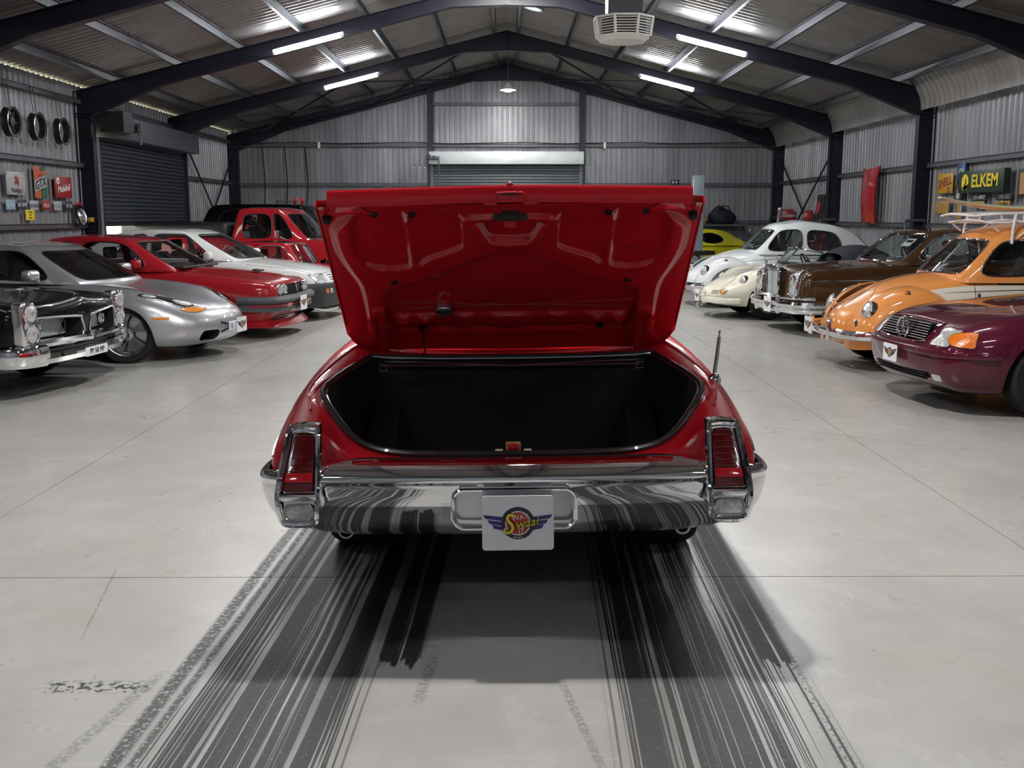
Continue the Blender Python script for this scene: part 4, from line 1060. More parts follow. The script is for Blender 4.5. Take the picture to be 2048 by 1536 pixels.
for s in (1, -1):
    loop = [hit(bv, (3, s*a, b), (-1, 0, 0), .004)[0] for a, b in [(p.x, p.y) for p in smooth_pts([(a, b, 0) for a, b in gp], True, 3)]]
    part('grille_trim', 'dullchrome', car, lambda q: q.tube(loop, .012, 8, closed=True))
    gr = part('grille', 'black', car, lambda q: q.box((.76, s*.38, .60), (.01, .56, .20)))
    def mesh_fn(q):
        for k in range(26):
            y0 = .13 + k*.026
            for dy in (.12, -.12):
                ya, yb = y0, y0+dy
                if .12 <= ya <= .66 and .12 <= yb <= .66: q.tube([(.875 - ya*.10, s*ya, .53), (.875 - yb*.10, s*yb, .675)], .0055, 4)
    part('grille_mesh', 'galvbright', gr, mesh_fn)['kind'] = 'stuff'
    part('grille_frame', 'dullchrome', gr, lambda q: q.tube([(.87 - (.39+a)*.10, s*(.39+a), .60+b) for a, b in rrect(.54, .155, .05)], .007, 6, closed=True))
    lamp('fog_lamp', car, (.84, s*.57, .60), (1, 0, 0), .055)
    bz = rbox('lamp_bezel', 'chrome', car, (.87, s*.80, .67), (.12, .205, .385), .03)
    for z in (.765, .585): lamp('headlamp', car, (.935, s*.80, z), (1, s*.05, 0), .078)
    part('bezel_strip', 'chrome', bz, lambda q: q.tube([(.92, s*.80, .675), (.95, s*.70, .675)], .012, 6))
    part('bumper_horn', 'chrome', car, lambda q: sweep(q, [(.98, s*.66), (.96, s*.78), (.92, s*.88), (.82, s*.955), (.55, s*.985), (.30, s*.985)], [(0, .30), (.03, .34), (.035, .42), (.02, .475), (-.02, .49), (-.05, .40)], (-1, 0)), angle=50)
    part('fender_edge', 'dullchrome', car, lambda q: q.tube([hit(bv, (x, s*.89, 3), (0, 0, -1), .003)[0] for x in (.78, .70, .60)], .010, 6))
bar('bumper', 'chrome', car, [(1.05, 0), (1.03, .10), (1.01, .3), (.99, .55), (.96, .70), (.93, .80)], [(-.04, .305), (.025, .315), (.045, .36), (.03, .40), (-.04, .415)])
bar('bumper_blade', 'chrome', car, [(1.04, 0), (1.01, .10), (.985, .3), (.96, .55), (.93, .72)], [(-.05, .455), (.02, .46), (.03, .49), (.012, .515), (-.05, .52)])
part('nose_ridge', 'dullchrome', car, lambda q: q.tube([hit(bv, (x, 0, 3), (0, 0, -1), .004)[0] for x in (.90, .80, .65, .5)], .010, 6))
part('nose_divider', 'dullchrome', car, lambda q: (q.tube([(.965, .07, .70), (.975, .055, .53), (.99, .0, .50)], .010, 6), q.tube([(.965, -.07, .70), (.975, -.055, .53), (.99, 0, .50)], .010, 6)))
pl = part('licence_plate', 'plate', car, lambda q: q.box((1.10, -.02, .36), (.008, .40, .085)), bevel=.003)
text('PP 58 MP', .07, 'ink_black', pl, (1.106, -.02, .36), (0, 1, 0), (0, 0, 1))
for s in (1, -1): seam('hood_seam', bv, 'top', [(.72, s*.70), (.2, s*.73), (-.5, s*.74)], .004, 'black', car)
seam('hood_scoop_edge', bv, 'top', [(.30, .16), (.36, 0), (.30, -.16)], .012, 'dullchrome', car)
cabin(car, rows([([-.72, -.76, -1.18, -1.26], [.70, .68, .57, .54], [.93, .98, 1.28, 1.33]), ([-.92, -.92, -1.22, -1.3], [.80, .78, .63, .58], [.93, .98, 1.28, 1.345]), (-1.9, [.80, .78, .65, .6], [.93, .98, 1.29, 1.365]), ([-2.6, -2.6, -2.3, -2.3], [.80, .78, .64, .59], [.93, .98, 1.29, 1.36]), ([-3.3, -3.2, -2.7, -2.6], [.74, .72, .60, .56], [.93, .98, 1.27, 1.335])]), [0, .5, .9, 1], [[0]*3, [.02, .015, 0], [.025, .02, 0], [.025, .02, 0], [0]*3], 'pblack', [(1, 2), (2, 3)], glass='darkglass', bow=(.16, -.12))
wheels(car, 2.92, 1.50, .345, .2, 'spoke5', steer=.1)
place(car, -4.94, 9.82, 6.5, 1)

# ---- silver sports car
M['gloss_black'] = mat('gloss_black', (.02, .022, .025), .08, .2, 1)
M['psilver'] = paint('silver_paint', (.50, .51, .53), .75, .33)
car, body, bv = new_car('silver_sports_car', 'low silver sports car with amber indicators under teardrop headlamps', [
    ([.56, .66, .69, .64, .54], [.58, .66, .69, .66, .56], [.16, .25, .38, .52, .60]), (.36, [.78, .86, .87, .84, .70], [.16, .28, .44, .62, .715]), ([.0]*5, [.80, .885, .90, .88, .70], [.19, .31, .5, .70, .80]), (-.45, [.80, .88, .89, .87, .69], [.17, .31, .5, .73, .835]),
    (-.80, [.80, .87, .88, .86, .70], [.16, .31, .5, .75, .865]), (-1.6, [.80, .87, .88, .87, .73], [.16, .31, .5, .76, .875]), (-2.4, [.80, .88, .90, .89, .72], [.17, .31, .5, .76, .88]), (-3.0, [.78, .86, .88, .86, .66], [.2, .33, .5, .72, .83]), ([-3.25, -3.32, -3.35, -3.3, -3.22], [.62, .70, .72, .70, .56], [.24, .34, .5, .64, .70])],
    [0, .45, .78, 1], [[-.01, -.012, .0], [-.035, -.04, .012], [-.025, -.03, .014], [.0, -.012, .008], [.025, .01, .0], [0, 0, 0], [.0, .0, 0], [.02, .0, 0], [.02, .01, 0]], 'psilver', [.20, .23, .23, .23, .24], [-.1]*5, 2.415, .345, cab=(4, 6), bowT=[0, .05, .0, 0, .08, 0, 0, 0, 0],
    cutters=[prism_x([(s*y, z) for y, z in rrect(.25, .115, .05, 4, .40, .285)], .62, 1.3) for s in (1, -1)])
box = car
for s in (1, -1):
    pp = lambda l: [(a, s*b) for a, b in l][::(1 if s > 0 else -1)]
    sp = lambda l: [(p.x, p.y) for p in smooth_pts([(a, b, 0) for a, b in l], True, 3)]
    patch('headlamp', bv, 'top', sp(pp([(.615, .40), (.60, .50), (.50, .60), (.34, .69), (.18, .735), (.12, .715), (.20, .64), (.36, .53), (.52, .42)])), 'gloss_black', car, .004, .01, rim='dullchrome', rim_r=.004)
    patch('lamp_reflector', bv, 'top', sp(pp([(.595, .43), (.575, .50), (.50, .56), (.44, .56), (.47, .49), (.53, .43)])), 'lens', car, .009, .004)
    patch('lamp_reflector', bv, 'top', sp(pp([(.30, .655), (.26, .70), (.17, .725), (.20, .67)])), 'lens', car, .009, .004)
    patch('indicator', bv, 'front', sp([(s*a, b) for a, b in ((.32, .572), (.38, .600), (.50, .606), (.60, .590), (.585, .560), (.46, .548))]), 'amber', car, .006, .02, rim='black', rim_r=.002)
    patch('side_marker', bv, 'left' if s > 0 else 'right', rrect(.17, .035, .012, 3, .42, .50), 'amber', car, .004, .008)
    mirror('door_mirror', car, (-1.02, s*.93, .955), 'psilver', (.13, .21, .125), 'psilver')
    seam('hood_seam', bv, 'top', [(.70, s*.18), (.64, s*.36), (.45, s*.50), (.1, s*.58), (-.5, s*.64)], .003, 'black', car)
patch('plate_recess', bv, 'front', rrect(.52, .13, .02, 4, 0, .36), 'black', car, .002, .01)
pl0 = part('licence_plate', 'plate', car, lambda q: q.box((.955, -.08, .375), (.006, .36, .10)), bevel=.003)
text('CJ', .07, 'ink_blue', pl0, (.9595, -.20, .375), (0, 1, 0), (0, 0, 1))
club_plate(car, (.975, .02, .37), (0, 1, 0), (0, 0, 1), .25, .17)
cb = cabin(car, rows([([-.62, -.66, -1.26, -1.36], [.66, .65, .54, .51], [.85, .885, 1.205, 1.25]), ([-.84, -.86, -1.32, -1.40], [.76, .75, .60, .55], [.85, .885, 1.205, 1.265]), ([-1.6, -1.6, -1.66, -1.7], [.78, .77, .63, .57], [.86, .89, 1.215, 1.29]), ([-2.15, -2.12, -2.0, -1.96], [.76, .75, .61, .55], [.86, .89, 1.20, 1.27]), ([-2.75, -2.68, -2.3, -2.2], [.66, .65, .54, .5], [.87, .90, 1.14, 1.21])]), [0, .5, .91, 1], [[0]*3, [.02, .015, 0], [.02, .02, 0], [.02, .02, 0], [0]*3], 'psilver', [(1, 2), (2, 3)], glass='darkglass', trim='black', bow=(.17, -.08))
interior(car, -1.65, .34, 1.12, 'redcloth', 1.2, 2, -1.0, .90)
wiper(car, (-.58, -.30, .885), (-.66, .22, .91)); wiper(car, (-.56, .20, .89), (-.66, .62, .90))
wheels(car, 2.415, 1.50, .318, .225, 'turbo5', 'dullchrome', steer=.27, rr=.232)
place(car, -4.02, 12.10, 11, 1)

# ---- red hatch coupe with four round lamps
M['pcrimson'] = paint('crimson_paint', (.33, .010, .018), 0, .3)
M['bumper_grey'] = mat('grey_bumper_plastic', (.075, .08, .09), .5, 0, 0, .1, 12)
car, body, bv = new_car('red_hatch_coupe', 'red wedge shaped coupe with four round headlamps and a grey bumper', [
    ([.66, .74, .78, .78, .74], [.70, .76, .77, .76, .72], [.20, .32, .50, .64, .735]), (.5, [.76, .82, .825, .81, .74], [.18, .32, .50, .66, .775]), (.0, [.76, .83, .84, .825, .72], [.2, .33, .52, .72, .82]), (-.55, [.76, .825, .835, .82, .70], [.18, .33, .52, .76, .875]),
    (-.8, [.76, .825, .835, .815, .70], [.17, .33, .52, .78, .89]), (-2.0, [.76, .825, .835, .815, .70], [.17, .33, .52, .79, .90]), (-2.9, [.75, .82, .83, .80, .66], [.2, .34, .52, .80, .91]), (-3.25, [.70, .77, .78, .75, .62], [.28, .38, .54, .76, .86]), (-3.36, [.66, .72, .74, .70, .58], [.34, .42, .54, .70, .78])],
    [0, .35, .8, 1], [[.03, .02, .005], [.055, .03, .006], [.07, .035, .006], [.05, .035, .01], [.03, .02, .0], [0, 0, 0], [0, 0, 0], [.01, .01, 0], [.01, .01, 0]], 'pcrimson', [.05, .09, .10, .10, .10], [-.04]*5, 2.4, .355, cab=(4, 6), bowT=[0, .06, 0, 0, 0, 0, 0, 0, 0],
    cutters=[prism_x(rrect(1.22, .145, .03, 3, 0, .635), .76, 1.3)])
part('grille_back', 'black', car, lambda q: q.box((.78, 0, .635), (.01, 1.2, .14)))
for k in range(7): part('grille_bar', 'black', car, lambda q: q.box((.825, 0, .58 + k*.018), (.02, .62, .006)))
part('grille_shield', 'chrome', car, lambda q: q.tube([(.87, .0, .56), (.87, .05, .69), (.87, -.05, .69)], .009, 6, closed=True))
for s in (1, -1):
    for y in (.40, .535): lamp('headlamp', car, (.83 - (y-.4)*.12, s*y, .635), (1, s*.06, 0), .062)
    patch('indicator', bv, 'front', rrect(.13, .06, .012, 3, s*.40, .435), 'orange', car, .065, .05)
    for k in range(4): patch('intake_slat', bv, 'front', rrect(.46, .012, .004, 2, s*.34, .26 + k*.036), 'black', car, .004, .006)
    seam('hood_crease', bv, 'top', [(.62, s*.10), (.45, s*.18), (.1, s*.26), (-.5, s*.30)], .007, 'pcrimson', car)
    seam('fender_crease', bv, 'top', [(.80, s*.60), (.5, s*.70), (.0, s*.72), (-.5, s*.70)], .008, 'pcrimson', car, -.003)
    mirror('door_mirror', car, (-.98, s*.90, .98), 'pcrimson', (.12, .16, .13))
bar('bumper', 'bumper_grey', car, [(.90, 0), (.895, .3), (.87, .6), (.83, .72), (.74, .80), (.5, .845), (.34, .85)], [(-.06, .37), (.0, .37), (.0, .415), (-.012, .42), (-.012, .465), (.0, .475), (.035, .485), (.045, .52), (.02, .56), (-.06, .565)])
bar('bumper_stripe', 'pcrimson', car, [(.905, 0), (.90, .3), (.876, .6), (.836, .715), (.75, .795), (.5, .84)], [(-.03, .428), (-.004, .43), (-.004, .455), (-.03, .457)])
bar('spoiler', 'pcrimson', car, [(.91, 0), (.89, .3), (.83, .6), (.74, .745), (.55, .81), (.40, .825)], [(-.12, .16), (-.02, .155), (-.012, .17), (-.04, .20), (-.09, .25)])
rbox('cowl_vent', 'black', car, (-.57, 0, .925), (.20, 1.15, .03), .01)
part('hood_scoop', 'black', car, lambda q: q.box((.33, 0, .872), (.10, .20, .02), Matrix.Rotation(.14, 3, 'Y')), bevel=.006)
club_plate(car, (.955, .0, .44), (0, 1, 0), (0, 0, 1), .27, .20)
cabin(car, rows([([-.58, -.60, -1.20, -1.30], [.68, .67, .54, .50], [.88, .91, 1.26, 1.295]), ([-.82, -.84, -1.27, -1.36], [.76, .75, .60, .54], [.88, .91, 1.26, 1.31]), ([-1.85]*4, [.77, .76, .615, .56], [.89, .92, 1.27, 1.335]), ([-1.95]*4, [.77, .76, .615, .56], [.89, .92, 1.27, 1.335]), ([-2.75, -2.7, -2.35, -2.3], [.74, .73, .60, .54], [.90, .93, 1.245, 1.31]), ([-3.10, -3.05, -2.5, -2.40], [.66, .65, .54, .5], [.90, .93, 1.21, 1.275])]), [0, .5, .91, 1], [[0]*3, [.015, .01, 0], [.02, .015, 0], [.02, .015, 0], [.02, .01, 0], [0]*3], 'pcrimson', [(1, 2), (3, 4)], trim='black', bow=(.13, -.08))
interior(car, -1.75, .34, 1.17, 'cloth', 1.2, 2, -.98, .92)
wiper(car, (-.54, -.35, .93), (-.66, .20, .95)); wiper(car, (-.52, .12, .935), (-.64, .6, .95))
wheels(car, 2.4, 1.37, .305, .19, 'spoke5', 'dullchrome', steer=0)
place(car, -3.72, 14.28, 7, 1)

# ---- white five door hatchback
M['pwhite'] = paint('white_paint', (.68, .70, .70), 0, .35)
M['dkgrey'] = mat('dark_grey_bumper', (.030, .033, .038), .5, 0, 0, .1, 12)
car, body, bv = new_car('white_hatchback', 'white hatchback with a blank panel nose, square headlamps and dark grey bumper', [
    ([.62, .72, .74, .68, .58], [.70, .77, .78, .76, .70], [.18, .32, .50, .64, .735]), (.35, [.78, .85, .855, .83, .72], [.18, .32, .50, .68, .80]), (.0, [.78, .85, .86, .84, .72], [.2, .33, .52, .74, .845]), (-.5, [.78, .85, .86, .84, .72], [.18, .33, .54, .80, .90]),
    (-.8, [.78, .85, .86, .84, .73], [.17, .33, .55, .83, .93]), (-2.0, [.78, .85, .86, .84, .73], [.17, .33, .55, .85, .95]), (-3.0, [.78, .85, .86, .83, .70], [.2, .33, .55, .84, .94]), (-3.45, [.74, .81, .82, .78, .66], [.26, .36, .55, .80, .90]), (-3.56, [.70, .77, .78, .74, .62], [.32, .42, .55, .72, .80])],
    [0, .4, .8, 1], [[.02, .015, .005], [.03, .02, .005], [.04, .03, .01], [.045, .035, .01], [.02, .015, .0], [0]*3, [0]*3, [.01]*3, [.01]*3], 'pwhite', [.10, .14, .14, .14, .14], [-.06]*5, 2.61, .36, cab=(4, 6))
for s in (1, -1):
    patch('headlamp', bv, 'front', rrect(.30, .135, .02, 3, s*.56, .645), 'lens', car, .004, .02, rim='black', rim_r=.006)
    for k, z in enumerate((.69, .655, .62)): patch('nose_slot', bv, 'front', rrect(.16, .016, .006, 2, s*.22, z), 'black', car, .003, .01)
    seam('hood_seam', bv, 'top', [(.62, s*.60), (.3, s*.70), (-.4, s*.74)], .004, 'black', car)
    mirror('door_mirror', car, (-.92, s*.93, 1.0), 'pwhite', (.12, .18, .13))
seam('nose_seam', bv, 'top', [(.64, .62), (.70, .3), (.715, 0), (.70, -.3), (.64, -.62)], .004, 'black', car)
bar('bumper', 'dkgrey', car, [(.87, 0), (.855, .3), (.81, .60), (.74, .74), (.60, .83), (.40, .875), (.34, .88)], [(-.10, .20), (-.02, .21), (.012, .26), (.015, .36), (.03, .40), (.035, .53), (.015, .575), (-.08, .58)])
for s in (1, -1):
    rbox('indicator', 'orange', car, (.835, s*.58, .46), (.04, .12, .07), .008); rbox('driving_lamp', 'lens', car, (.86, s*.46, .46), (.04, .10, .075), .008)
seam('badge_oval', bv, 'front', ell(.055, .028, 20, 0, .66), .004, 'ink_blue', car, closed=True)
part('towing_eye', 'chrome', car, lambda q: q.tube(smooth_pts([(.62, -.60, .20), (.74, -.55, .17), (.80, -.40, .17), (.83, -.1, .18)], False, 4), .028, 10))
club_plate(car, (.915, .0, .44), (0, 1, 0), (0, 0, 1), .24, .20)
cabin(car, rows([([-.62, -.64, -1.34, -1.44], [.70, .69, .56, .52], [.91, .945, 1.315, 1.35]), ([-.88, -.90, -1.40, -1.50], [.79, .78, .63, .57], [.92, .95, 1.315, 1.365]), ([-1.28, -1.26, -1.5, -1.6], [.80, .79, .635, .575], [.93, .955, 1.32, 1.38]), ([-1.95]*4, [.80, .79, .64, .58], [.94, .965, 1.325, 1.39]), ([-2.03]*4, [.80, .79, .64, .58], [.94, .965, 1.325, 1.39]), ([-2.75, -2.7, -2.3, -2.25], [.78, .77, .63, .57], [.94, .965, 1.31, 1.375]), ([-2.85, -2.8, -2.4, -2.35], [.78, .77, .63, .57], [.94, .965, 1.30, 1.36]), ([-3.40, -3.34, -2.72, -2.6], [.70, .69, .58, .53], [.92, .95, 1.27, 1.335])]), [0, .5, .91, 1], [[0]*3] + [[.015, .01, 0]]*6 + [[0]*3], 'pwhite', [(1, 3), (4, 5)], trim='black', bow=(.15, -.06))
interior(car, -1.85, .36, 1.22, 'cloth', 1.25, 2, -1.05, .96)
wiper(car, (-.56, -.38, .955), (-.70, .18, .98)); wiper(car, (-.52, .15, .965), (-.68, .62, .98))
wheels(car, 2.61, 1.45, .31, .195, 'spoke5', 'dullchrome')
place(car, -3.50, 16.72, 9, 1)

# ---- small red saloon with a dark roof
M['proof'] = paint('dark_blue_roof', (.012, .014, .03), 0, .3)
car, body, bv = new_car('small_red_saloon', 'small low red saloon with a dark blue roof beside the white hatchback', [
    ([.44, .48, .48, .46, .42], [.52, .56, .57, .56, .50], [.16, .28, .44, .58, .655]), (.2, [.60, .64, .65, .63, .54], [.15, .28, .44, .60, .70]), (-.35, [.60, .645, .655, .64, .56], [.15, .28, .46, .64, .735]), (-.5, [.60, .645, .655, .64, .56], [.15, .28, .46, .65, .745]), (-1.6, [.60, .645, .655, .64, .56], [.15, .28, .46, .65, .745]), (-2.1, [.58, .62, .63, .61, .54], [.2, .3, .46, .62, .70]), (-2.2, [.52, .56, .57, .55, .5], [.24, .32, .46, .58, .62])],
    [0, .5, .8, 1], [[.03, .02, 0]]*7, 'pcrimson', [.04]*5, [-.03]*5, 1.8, .25, cab=(3, 4), yi=.35)
for s in (1, -1): lamp('headlamp', car, (.47, s*.43, .55), (1, 0, 0), .075)
part('grille', 'chrome', car, lambda q: (q.tube([(.50, a, .48 + b) for a, b in rrect(.46, .14, .05)], .012, 6, closed=True), [q.box((.50, 0, .43 + k*.022), (.01, .42, .006)) for k in range(5)]))
bar('bumper', 'chrome', car, [(.56, 0), (.54, .35), (.48, .55), (.35, .60)], [(-.02, .29), (.02, .295), (.03, .33), (.02, .365), (-.02, .37)])
for s in (1, -1): part('door_mirror', 'chrome', car, lambda q: (q.tube([(-.30, s*.60, .74), (-.28, s*.70, .86)], .008, 5), q.lathe([(0, -.02), (.05, -.01), (.05, .01), (0, .02)], (-.28, s*.71, .90), (1, 0, 0), 16)))
cabin(car, rows([([-.36, -.38, -.60, -.66], [.54, .53, .48, .45], [.725, .76, 1.09, 1.125]), ([-.50, -.50, -.66, -.70], [.57, .565, .505, .47], [.73, .76, 1.09, 1.135]), ([-1.15]*4, [.58, .57, .51, .48], [.735, .765, 1.095, 1.145]), ([-1.22]*4, [.58, .57, .51, .48], [.735, .765, 1.095, 1.145]), ([-1.75, -1.74, -1.68, -1.66], [.56, .55, .50, .47], [.735, .765, 1.08, 1.125]), ([-1.95, -1.93, -1.82, -1.78], [.50, .49, .45, .42], [.73, .76, 1.06, 1.105])]), [0, .5, .9, 1], [[0]*3] + [[.012, .01, 0]]*4 + [[0]*3], 'pcrimson', [(1, 2), (3, 4)], trim='chrome', bow=(.05, -.04), roof_m='proof')
interior(car, -1.15, .27, 1.0, 'redcloth', .95, 2, -.66, .76)
wheels(car, 1.8, 1.06, .225, .14, 'cap', 'chrome')
place(car, -3.17, 18.75, 10, 1)

# ---- red pickup with a black load cover
car, body, bv = new_car('red_pickup', 'tall red pickup truck with a black cover over its load bed', [
    ([.72, .76, .77, .77, .74], [.90, .95, .96, .955, .92], [.42, .55, .75, .95, 1.06]), (.6, [.92, .98, .99, .98, .93], [.38, .52, .75, .97, 1.09]), (.0, [.92, .98, .99, .98, .93], [.40, .52, .75, .98, 1.11]), (-.5, [.92, .98, .99, .98, .92], [.38, .52, .75, 1.0, 1.13]), (-.62, [.92, .98, .99, .98, .92], [.36, .52, .75, 1.0, 1.14]), (-1.95, [.92, .98, .99, .98, .92], [.36, .52, .75, 1.0, 1.15]), (-2.05, [.92, .98, .99, .98, .95], [.36, .52, .75, 1.05, 1.19]), (-4.1, [.92, .98, .99, .98, .95], [.36, .52, .75, 1.05, 1.19]), (-4.3, [.90, .96, .97, .96, .93], [.40, .54, .75, 1.05, 1.18])],
    [0, .5, .85, .95, 1], [[.01, .01, .005, 0], [.02, .02, .0, 0], [.02, .02, 0, 0], [.02, .02, .01, 0], [.02]*4, [.02]*4, [0]*4, [0]*4, [0]*4], 'pcrimson', [.02]*5, [-.02]*5, 2.95, .43, cab=(4, 5), yi=.5)
part('bed_cover', 'black', car, lambda q: q.box((-3.2, 0, 1.33), (2.25, 1.92, .29)), bevel=.09, seg=4)
part('grille', ['dullchrome', 'black'], car, lambda q: (q.m(1).box((.79, 0, .85), (.02, 1.2, .30)), q.m(0).tube([(.80, a, .85 + b) for a, b in rrect(1.24, .32, .03)], .018, 6, closed=True), [q.m(0).box((.80, 0, .76 + k*.06), (.02, 1.2, .012)) for k in range(4)]))
for s in (1, -1): lamp('headlamp', car, (.79, s*.76, .85), (1, 0, 0), .10)
bar('bumper', 'chrome', car, [(.90, 0), (.88, .6), (.80, .9), (.55, 1.0)], [(-.03, .48), (.03, .49), (.045, .57), (.03, .66), (-.03, .66)])
cabin(car, rows([([-.50, -.52, -.98, -1.06], [.82, .81, .70, .66], [1.11, 1.16, 1.64, 1.71]), ([-.68, -.69, -1.02, -1.10], [.90, .89, .76, .70], [1.11, 1.16, 1.64, 1.735]), ([-1.10, -1.10, -1.18, -1.22], [.905, .895, .765, .71], [1.12, 1.165, 1.645, 1.75]), ([-1.16, -1.16, -1.22, -1.26], [.905, .895, .765, .71], [1.12, 1.165, 1.645, 1.75]), ([-1.80, -1.80, -1.78, -1.76], [.905, .895, .77, .715], [1.12, 1.165, 1.645, 1.755]), ([-2.02, -2.02, -1.94, -1.90], [.88, .87, .74, .68], [1.12, 1.17, 1.63, 1.735])]), [0, .5, .9, 1], [[0]*3] + [[.02, .015, 0]]*4 + [[0]*3], 'pcrimson', [(1, 2), (3, 4)], trim='black', bow=(.10, -.04))
for s in (1, -1): part('door_mirror', 'chrome', car, lambda q: (q.box((-.95, s*1.12, 1.26), (.06, .20, .13)), q.tube([(-.92, s*1.1, 1.2), (-.80, s*.94, 1.13)], .012, 5), q.tube([(-.97, s*1.1, 1.2), (-1.1, s*.94, 1.13)], .012, 5)), bevel=.015)
interior(car, -1.55, .40, 1.58, 'cloth', 1.4, 2, -.85, 1.17)
wheels(car, 2.95, 1.62, .37, .23, 'spoke5', 'dullchrome')
place(car, -3.30, 21.2, 9, 1)

# ---- red off-roader with a black hard top
car, body, bv = new_car('red_off_roader', 'red off-roader with a black hard top and red roof lamps beyond the pickup', [
    ([.66, .70, .70, .70, .68], [.88, .93, .94, .94, .91], [.50, .62, .80, 1.0, 1.10]), (.5, [.90, .96, .97, .96, .92], [.46, .6, .8, 1.02, 1.13]), (.0, [.90, .96, .97, .96, .92], [.46, .6, .8, 1.03, 1.14]), (-.6, [.90, .96, .97, .96, .92], [.44, .6, .8, 1.05, 1.16]), (-.7, [.90, .96, .97, .96, .92], [.44, .6, .8, 1.05, 1.17]), (-3.3, [.90, .96, .97, .96, .92], [.44, .6, .8, 1.06, 1.19]), (-3.5, [.88, .94, .95, .94, .90], [.48, .6, .8, 1.06, 1.18])],
    [0, .5, .9, 1], [[.01]*3]*7, 'pcrimson', [.01]*5, [-.01]*5, 2.65, .45, cab=(4, 5), yi=.5)
cabin(car, rows([([-.62, -.64, -.95, -1.02], [.82, .81, .74, .70], [1.14, 1.19, 1.74, 1.82]), ([-.78, -.79, -1.0, -1.06], [.90, .89, .80, .75], [1.14, 1.19, 1.74, 1.84]), ([-1.60]*4, [.91, .90, .81, .76], [1.15, 1.20, 1.75, 1.86]), ([-1.75]*4, [.91, .90, .81, .76], [1.15, 1.20, 1.75, 1.86]), ([-3.0, -2.98, -2.85, -2.8], [.91, .90, .81, .76], [1.16, 1.21, 1.75, 1.86]), ([-3.45, -3.42, -3.2, -3.1], [.86, .85, .76, .70], [1.16, 1.21, 1.72, 1.83])]), [0, .5, .9, 1], [[0]*3] + [[.02, .015, 0]]*4 + [[0]*3], 'pblack', [(1, 2), (3, 4)], glass='darkglass', trim='black', bow=(.08, -.05))
M['lampred'] = mat('red_lamp_cover', (.5, .02, .02), .3, 0, .6)
for y in (-.45, .1): part('roof_lamp', 'lampred', car, lambda q: (q.lathe([(0, -.03), (.07, -.02), (.075, .02), (0, .05)], (-1.25, y, 1.95), (1, 0, 0), 16), q.tube([(-1.25, y, 1.86), (-1.25, y, 1.92)], .015, 6)))
part('roof_bar', 'black', car, lambda q: (q.tube([(-1.6, -.7, 1.93), (-1.6, .6, 1.93)], .014, 6), q.tube([(-1.6, -.68, 1.84), (-1.6, -.68, 1.93)], .014, 6), q.tube([(-1.6, .58, 1.84), (-1.6, .58, 1.93)], .014, 6)))
for s in (1, -1): lamp('headlamp', car, (.72, s*.72, .92), (1, 0, 0), .10)
part('grille', 'black', car, lambda q: q.box((.72, 0, .92), (.03, 1.1, .26)), bevel=.01)
bar('bumper', 'chrome', car, [(.86, 0), (.85, .6), (.80, .95)], [(-.03, .56), (.03, .57), (.04, .64), (.03, .71), (-.03, .71)])
interior(car, -1.5, .40, 1.66, 'cloth', 1.4, 2, -.95, 1.20)
wheels(car, 2.65, 1.6, .40, .25, 'spoke5', 'dullchrome')
place(car, -3.5, 24.2, 6, 1)
# ================================================================ right row: faces -X
# ---- maroon roadster
M['pmaroon'] = paint('maroon_paint', (.085, .006, .022), .15, .3)
gp = [(.36, .575), (.40, .60), (.41, .70), (.37, .73), (0, .745), (-.37, .73), (-.41, .70), (-.40, .60), (-.36, .575), (0, .565)]
car, body, bv = new_car('maroon_roadster', 'maroon roadster with a black bar grille, star badge and orange corner lamps', [
    ([.66, .74, .76, .70, .60], [.66, .74, .76, .74, .68], [.18, .30, .48, .62, .72]), (.36, [.80, .88, .89, .87, .76], [.17, .31, .50, .67, .79]), (.0, [.80, .89, .905, .885, .75], [.2, .33, .52, .72, .83]), (-.5, [.80, .89, .905, .885, .74], [.18, .33, .54, .77, .875]),
    (-.85, [.80, .89, .905, .88, .74], [.17, .33, .54, .80, .905]), (-2.0, [.80, .89, .905, .88, .75], [.17, .33, .54, .81, .92]), (-2.9, [.80, .885, .90, .87, .74], [.2, .33, .54, .81, .92]), (-3.4, [.76, .84, .85, .82, .68], [.26, .36, .54, .77, .87]), (-3.58, [.70, .78, .80, .76, .62], [.32, .42, .54, .70, .80])],
    [0, .45, .8, 1], [[.03, .022, .008], [.035, .025, .008], [.035, .025, .008], [.03, .025, .01], [.01, .01, .0], [0]*3, [.02, .015, 0], [.02, .01, 0], [.01, .01, 0]], 'pmaroon', [.07, .11, .12, .12, .12], [-.06]*5, 2.515, .375, cab=(4, 6),
    cutters=[prism_x(gp, .70, 1.3), prism_x(rrect(.92, .07, .015, 3, 0, .30), .78, 1.3)])
part('grille_back', 'black', car, lambda q: q.box((.715, 0, .655), (.01, .78, .16)))
for k in range(7):
    z = .595 + k*.021; part('grille_bar', ['black', 'dullchrome'], car, lambda q: (q.box((.765 - k*.007, 0, z), (.06, .77, .006)), q.m(1).box((.797 - k*.007, 0, z+.003), (.006, .77, .008))))
def star(q):
    c = Vector((.80, 0, .655)); q.tube([c + Vector((0, math.cos(a), math.sin(a)))*.092 for a in [2*PI*k/28 for k in range(28)]], .012, 8, closed=True)
    for a in (90, 210, 330):
        a = math.radians(a); t = Vector((0, math.cos(a), math.sin(a))); p_ = Vector((0, -math.sin(a), math.cos(a)))
        q.add([c + t*.092, c + p_*.02, c - p_*.02, c + Vector((.014, 0, 0))], [(0, 1, 3), (0, 3, 2), (1, 2, 3)])
part('star_badge', 'chrome', car, star)
gl = [hit(bv, (3, p.x, p.y), (-1, 0, 0), .003)[0] for p in smooth_pts([(a, b, 0) for a, b in gp], True, 3)]
part('grille_frame', 'pmaroon', car, lambda q: q.tube(gl, .011, 8, closed=True))
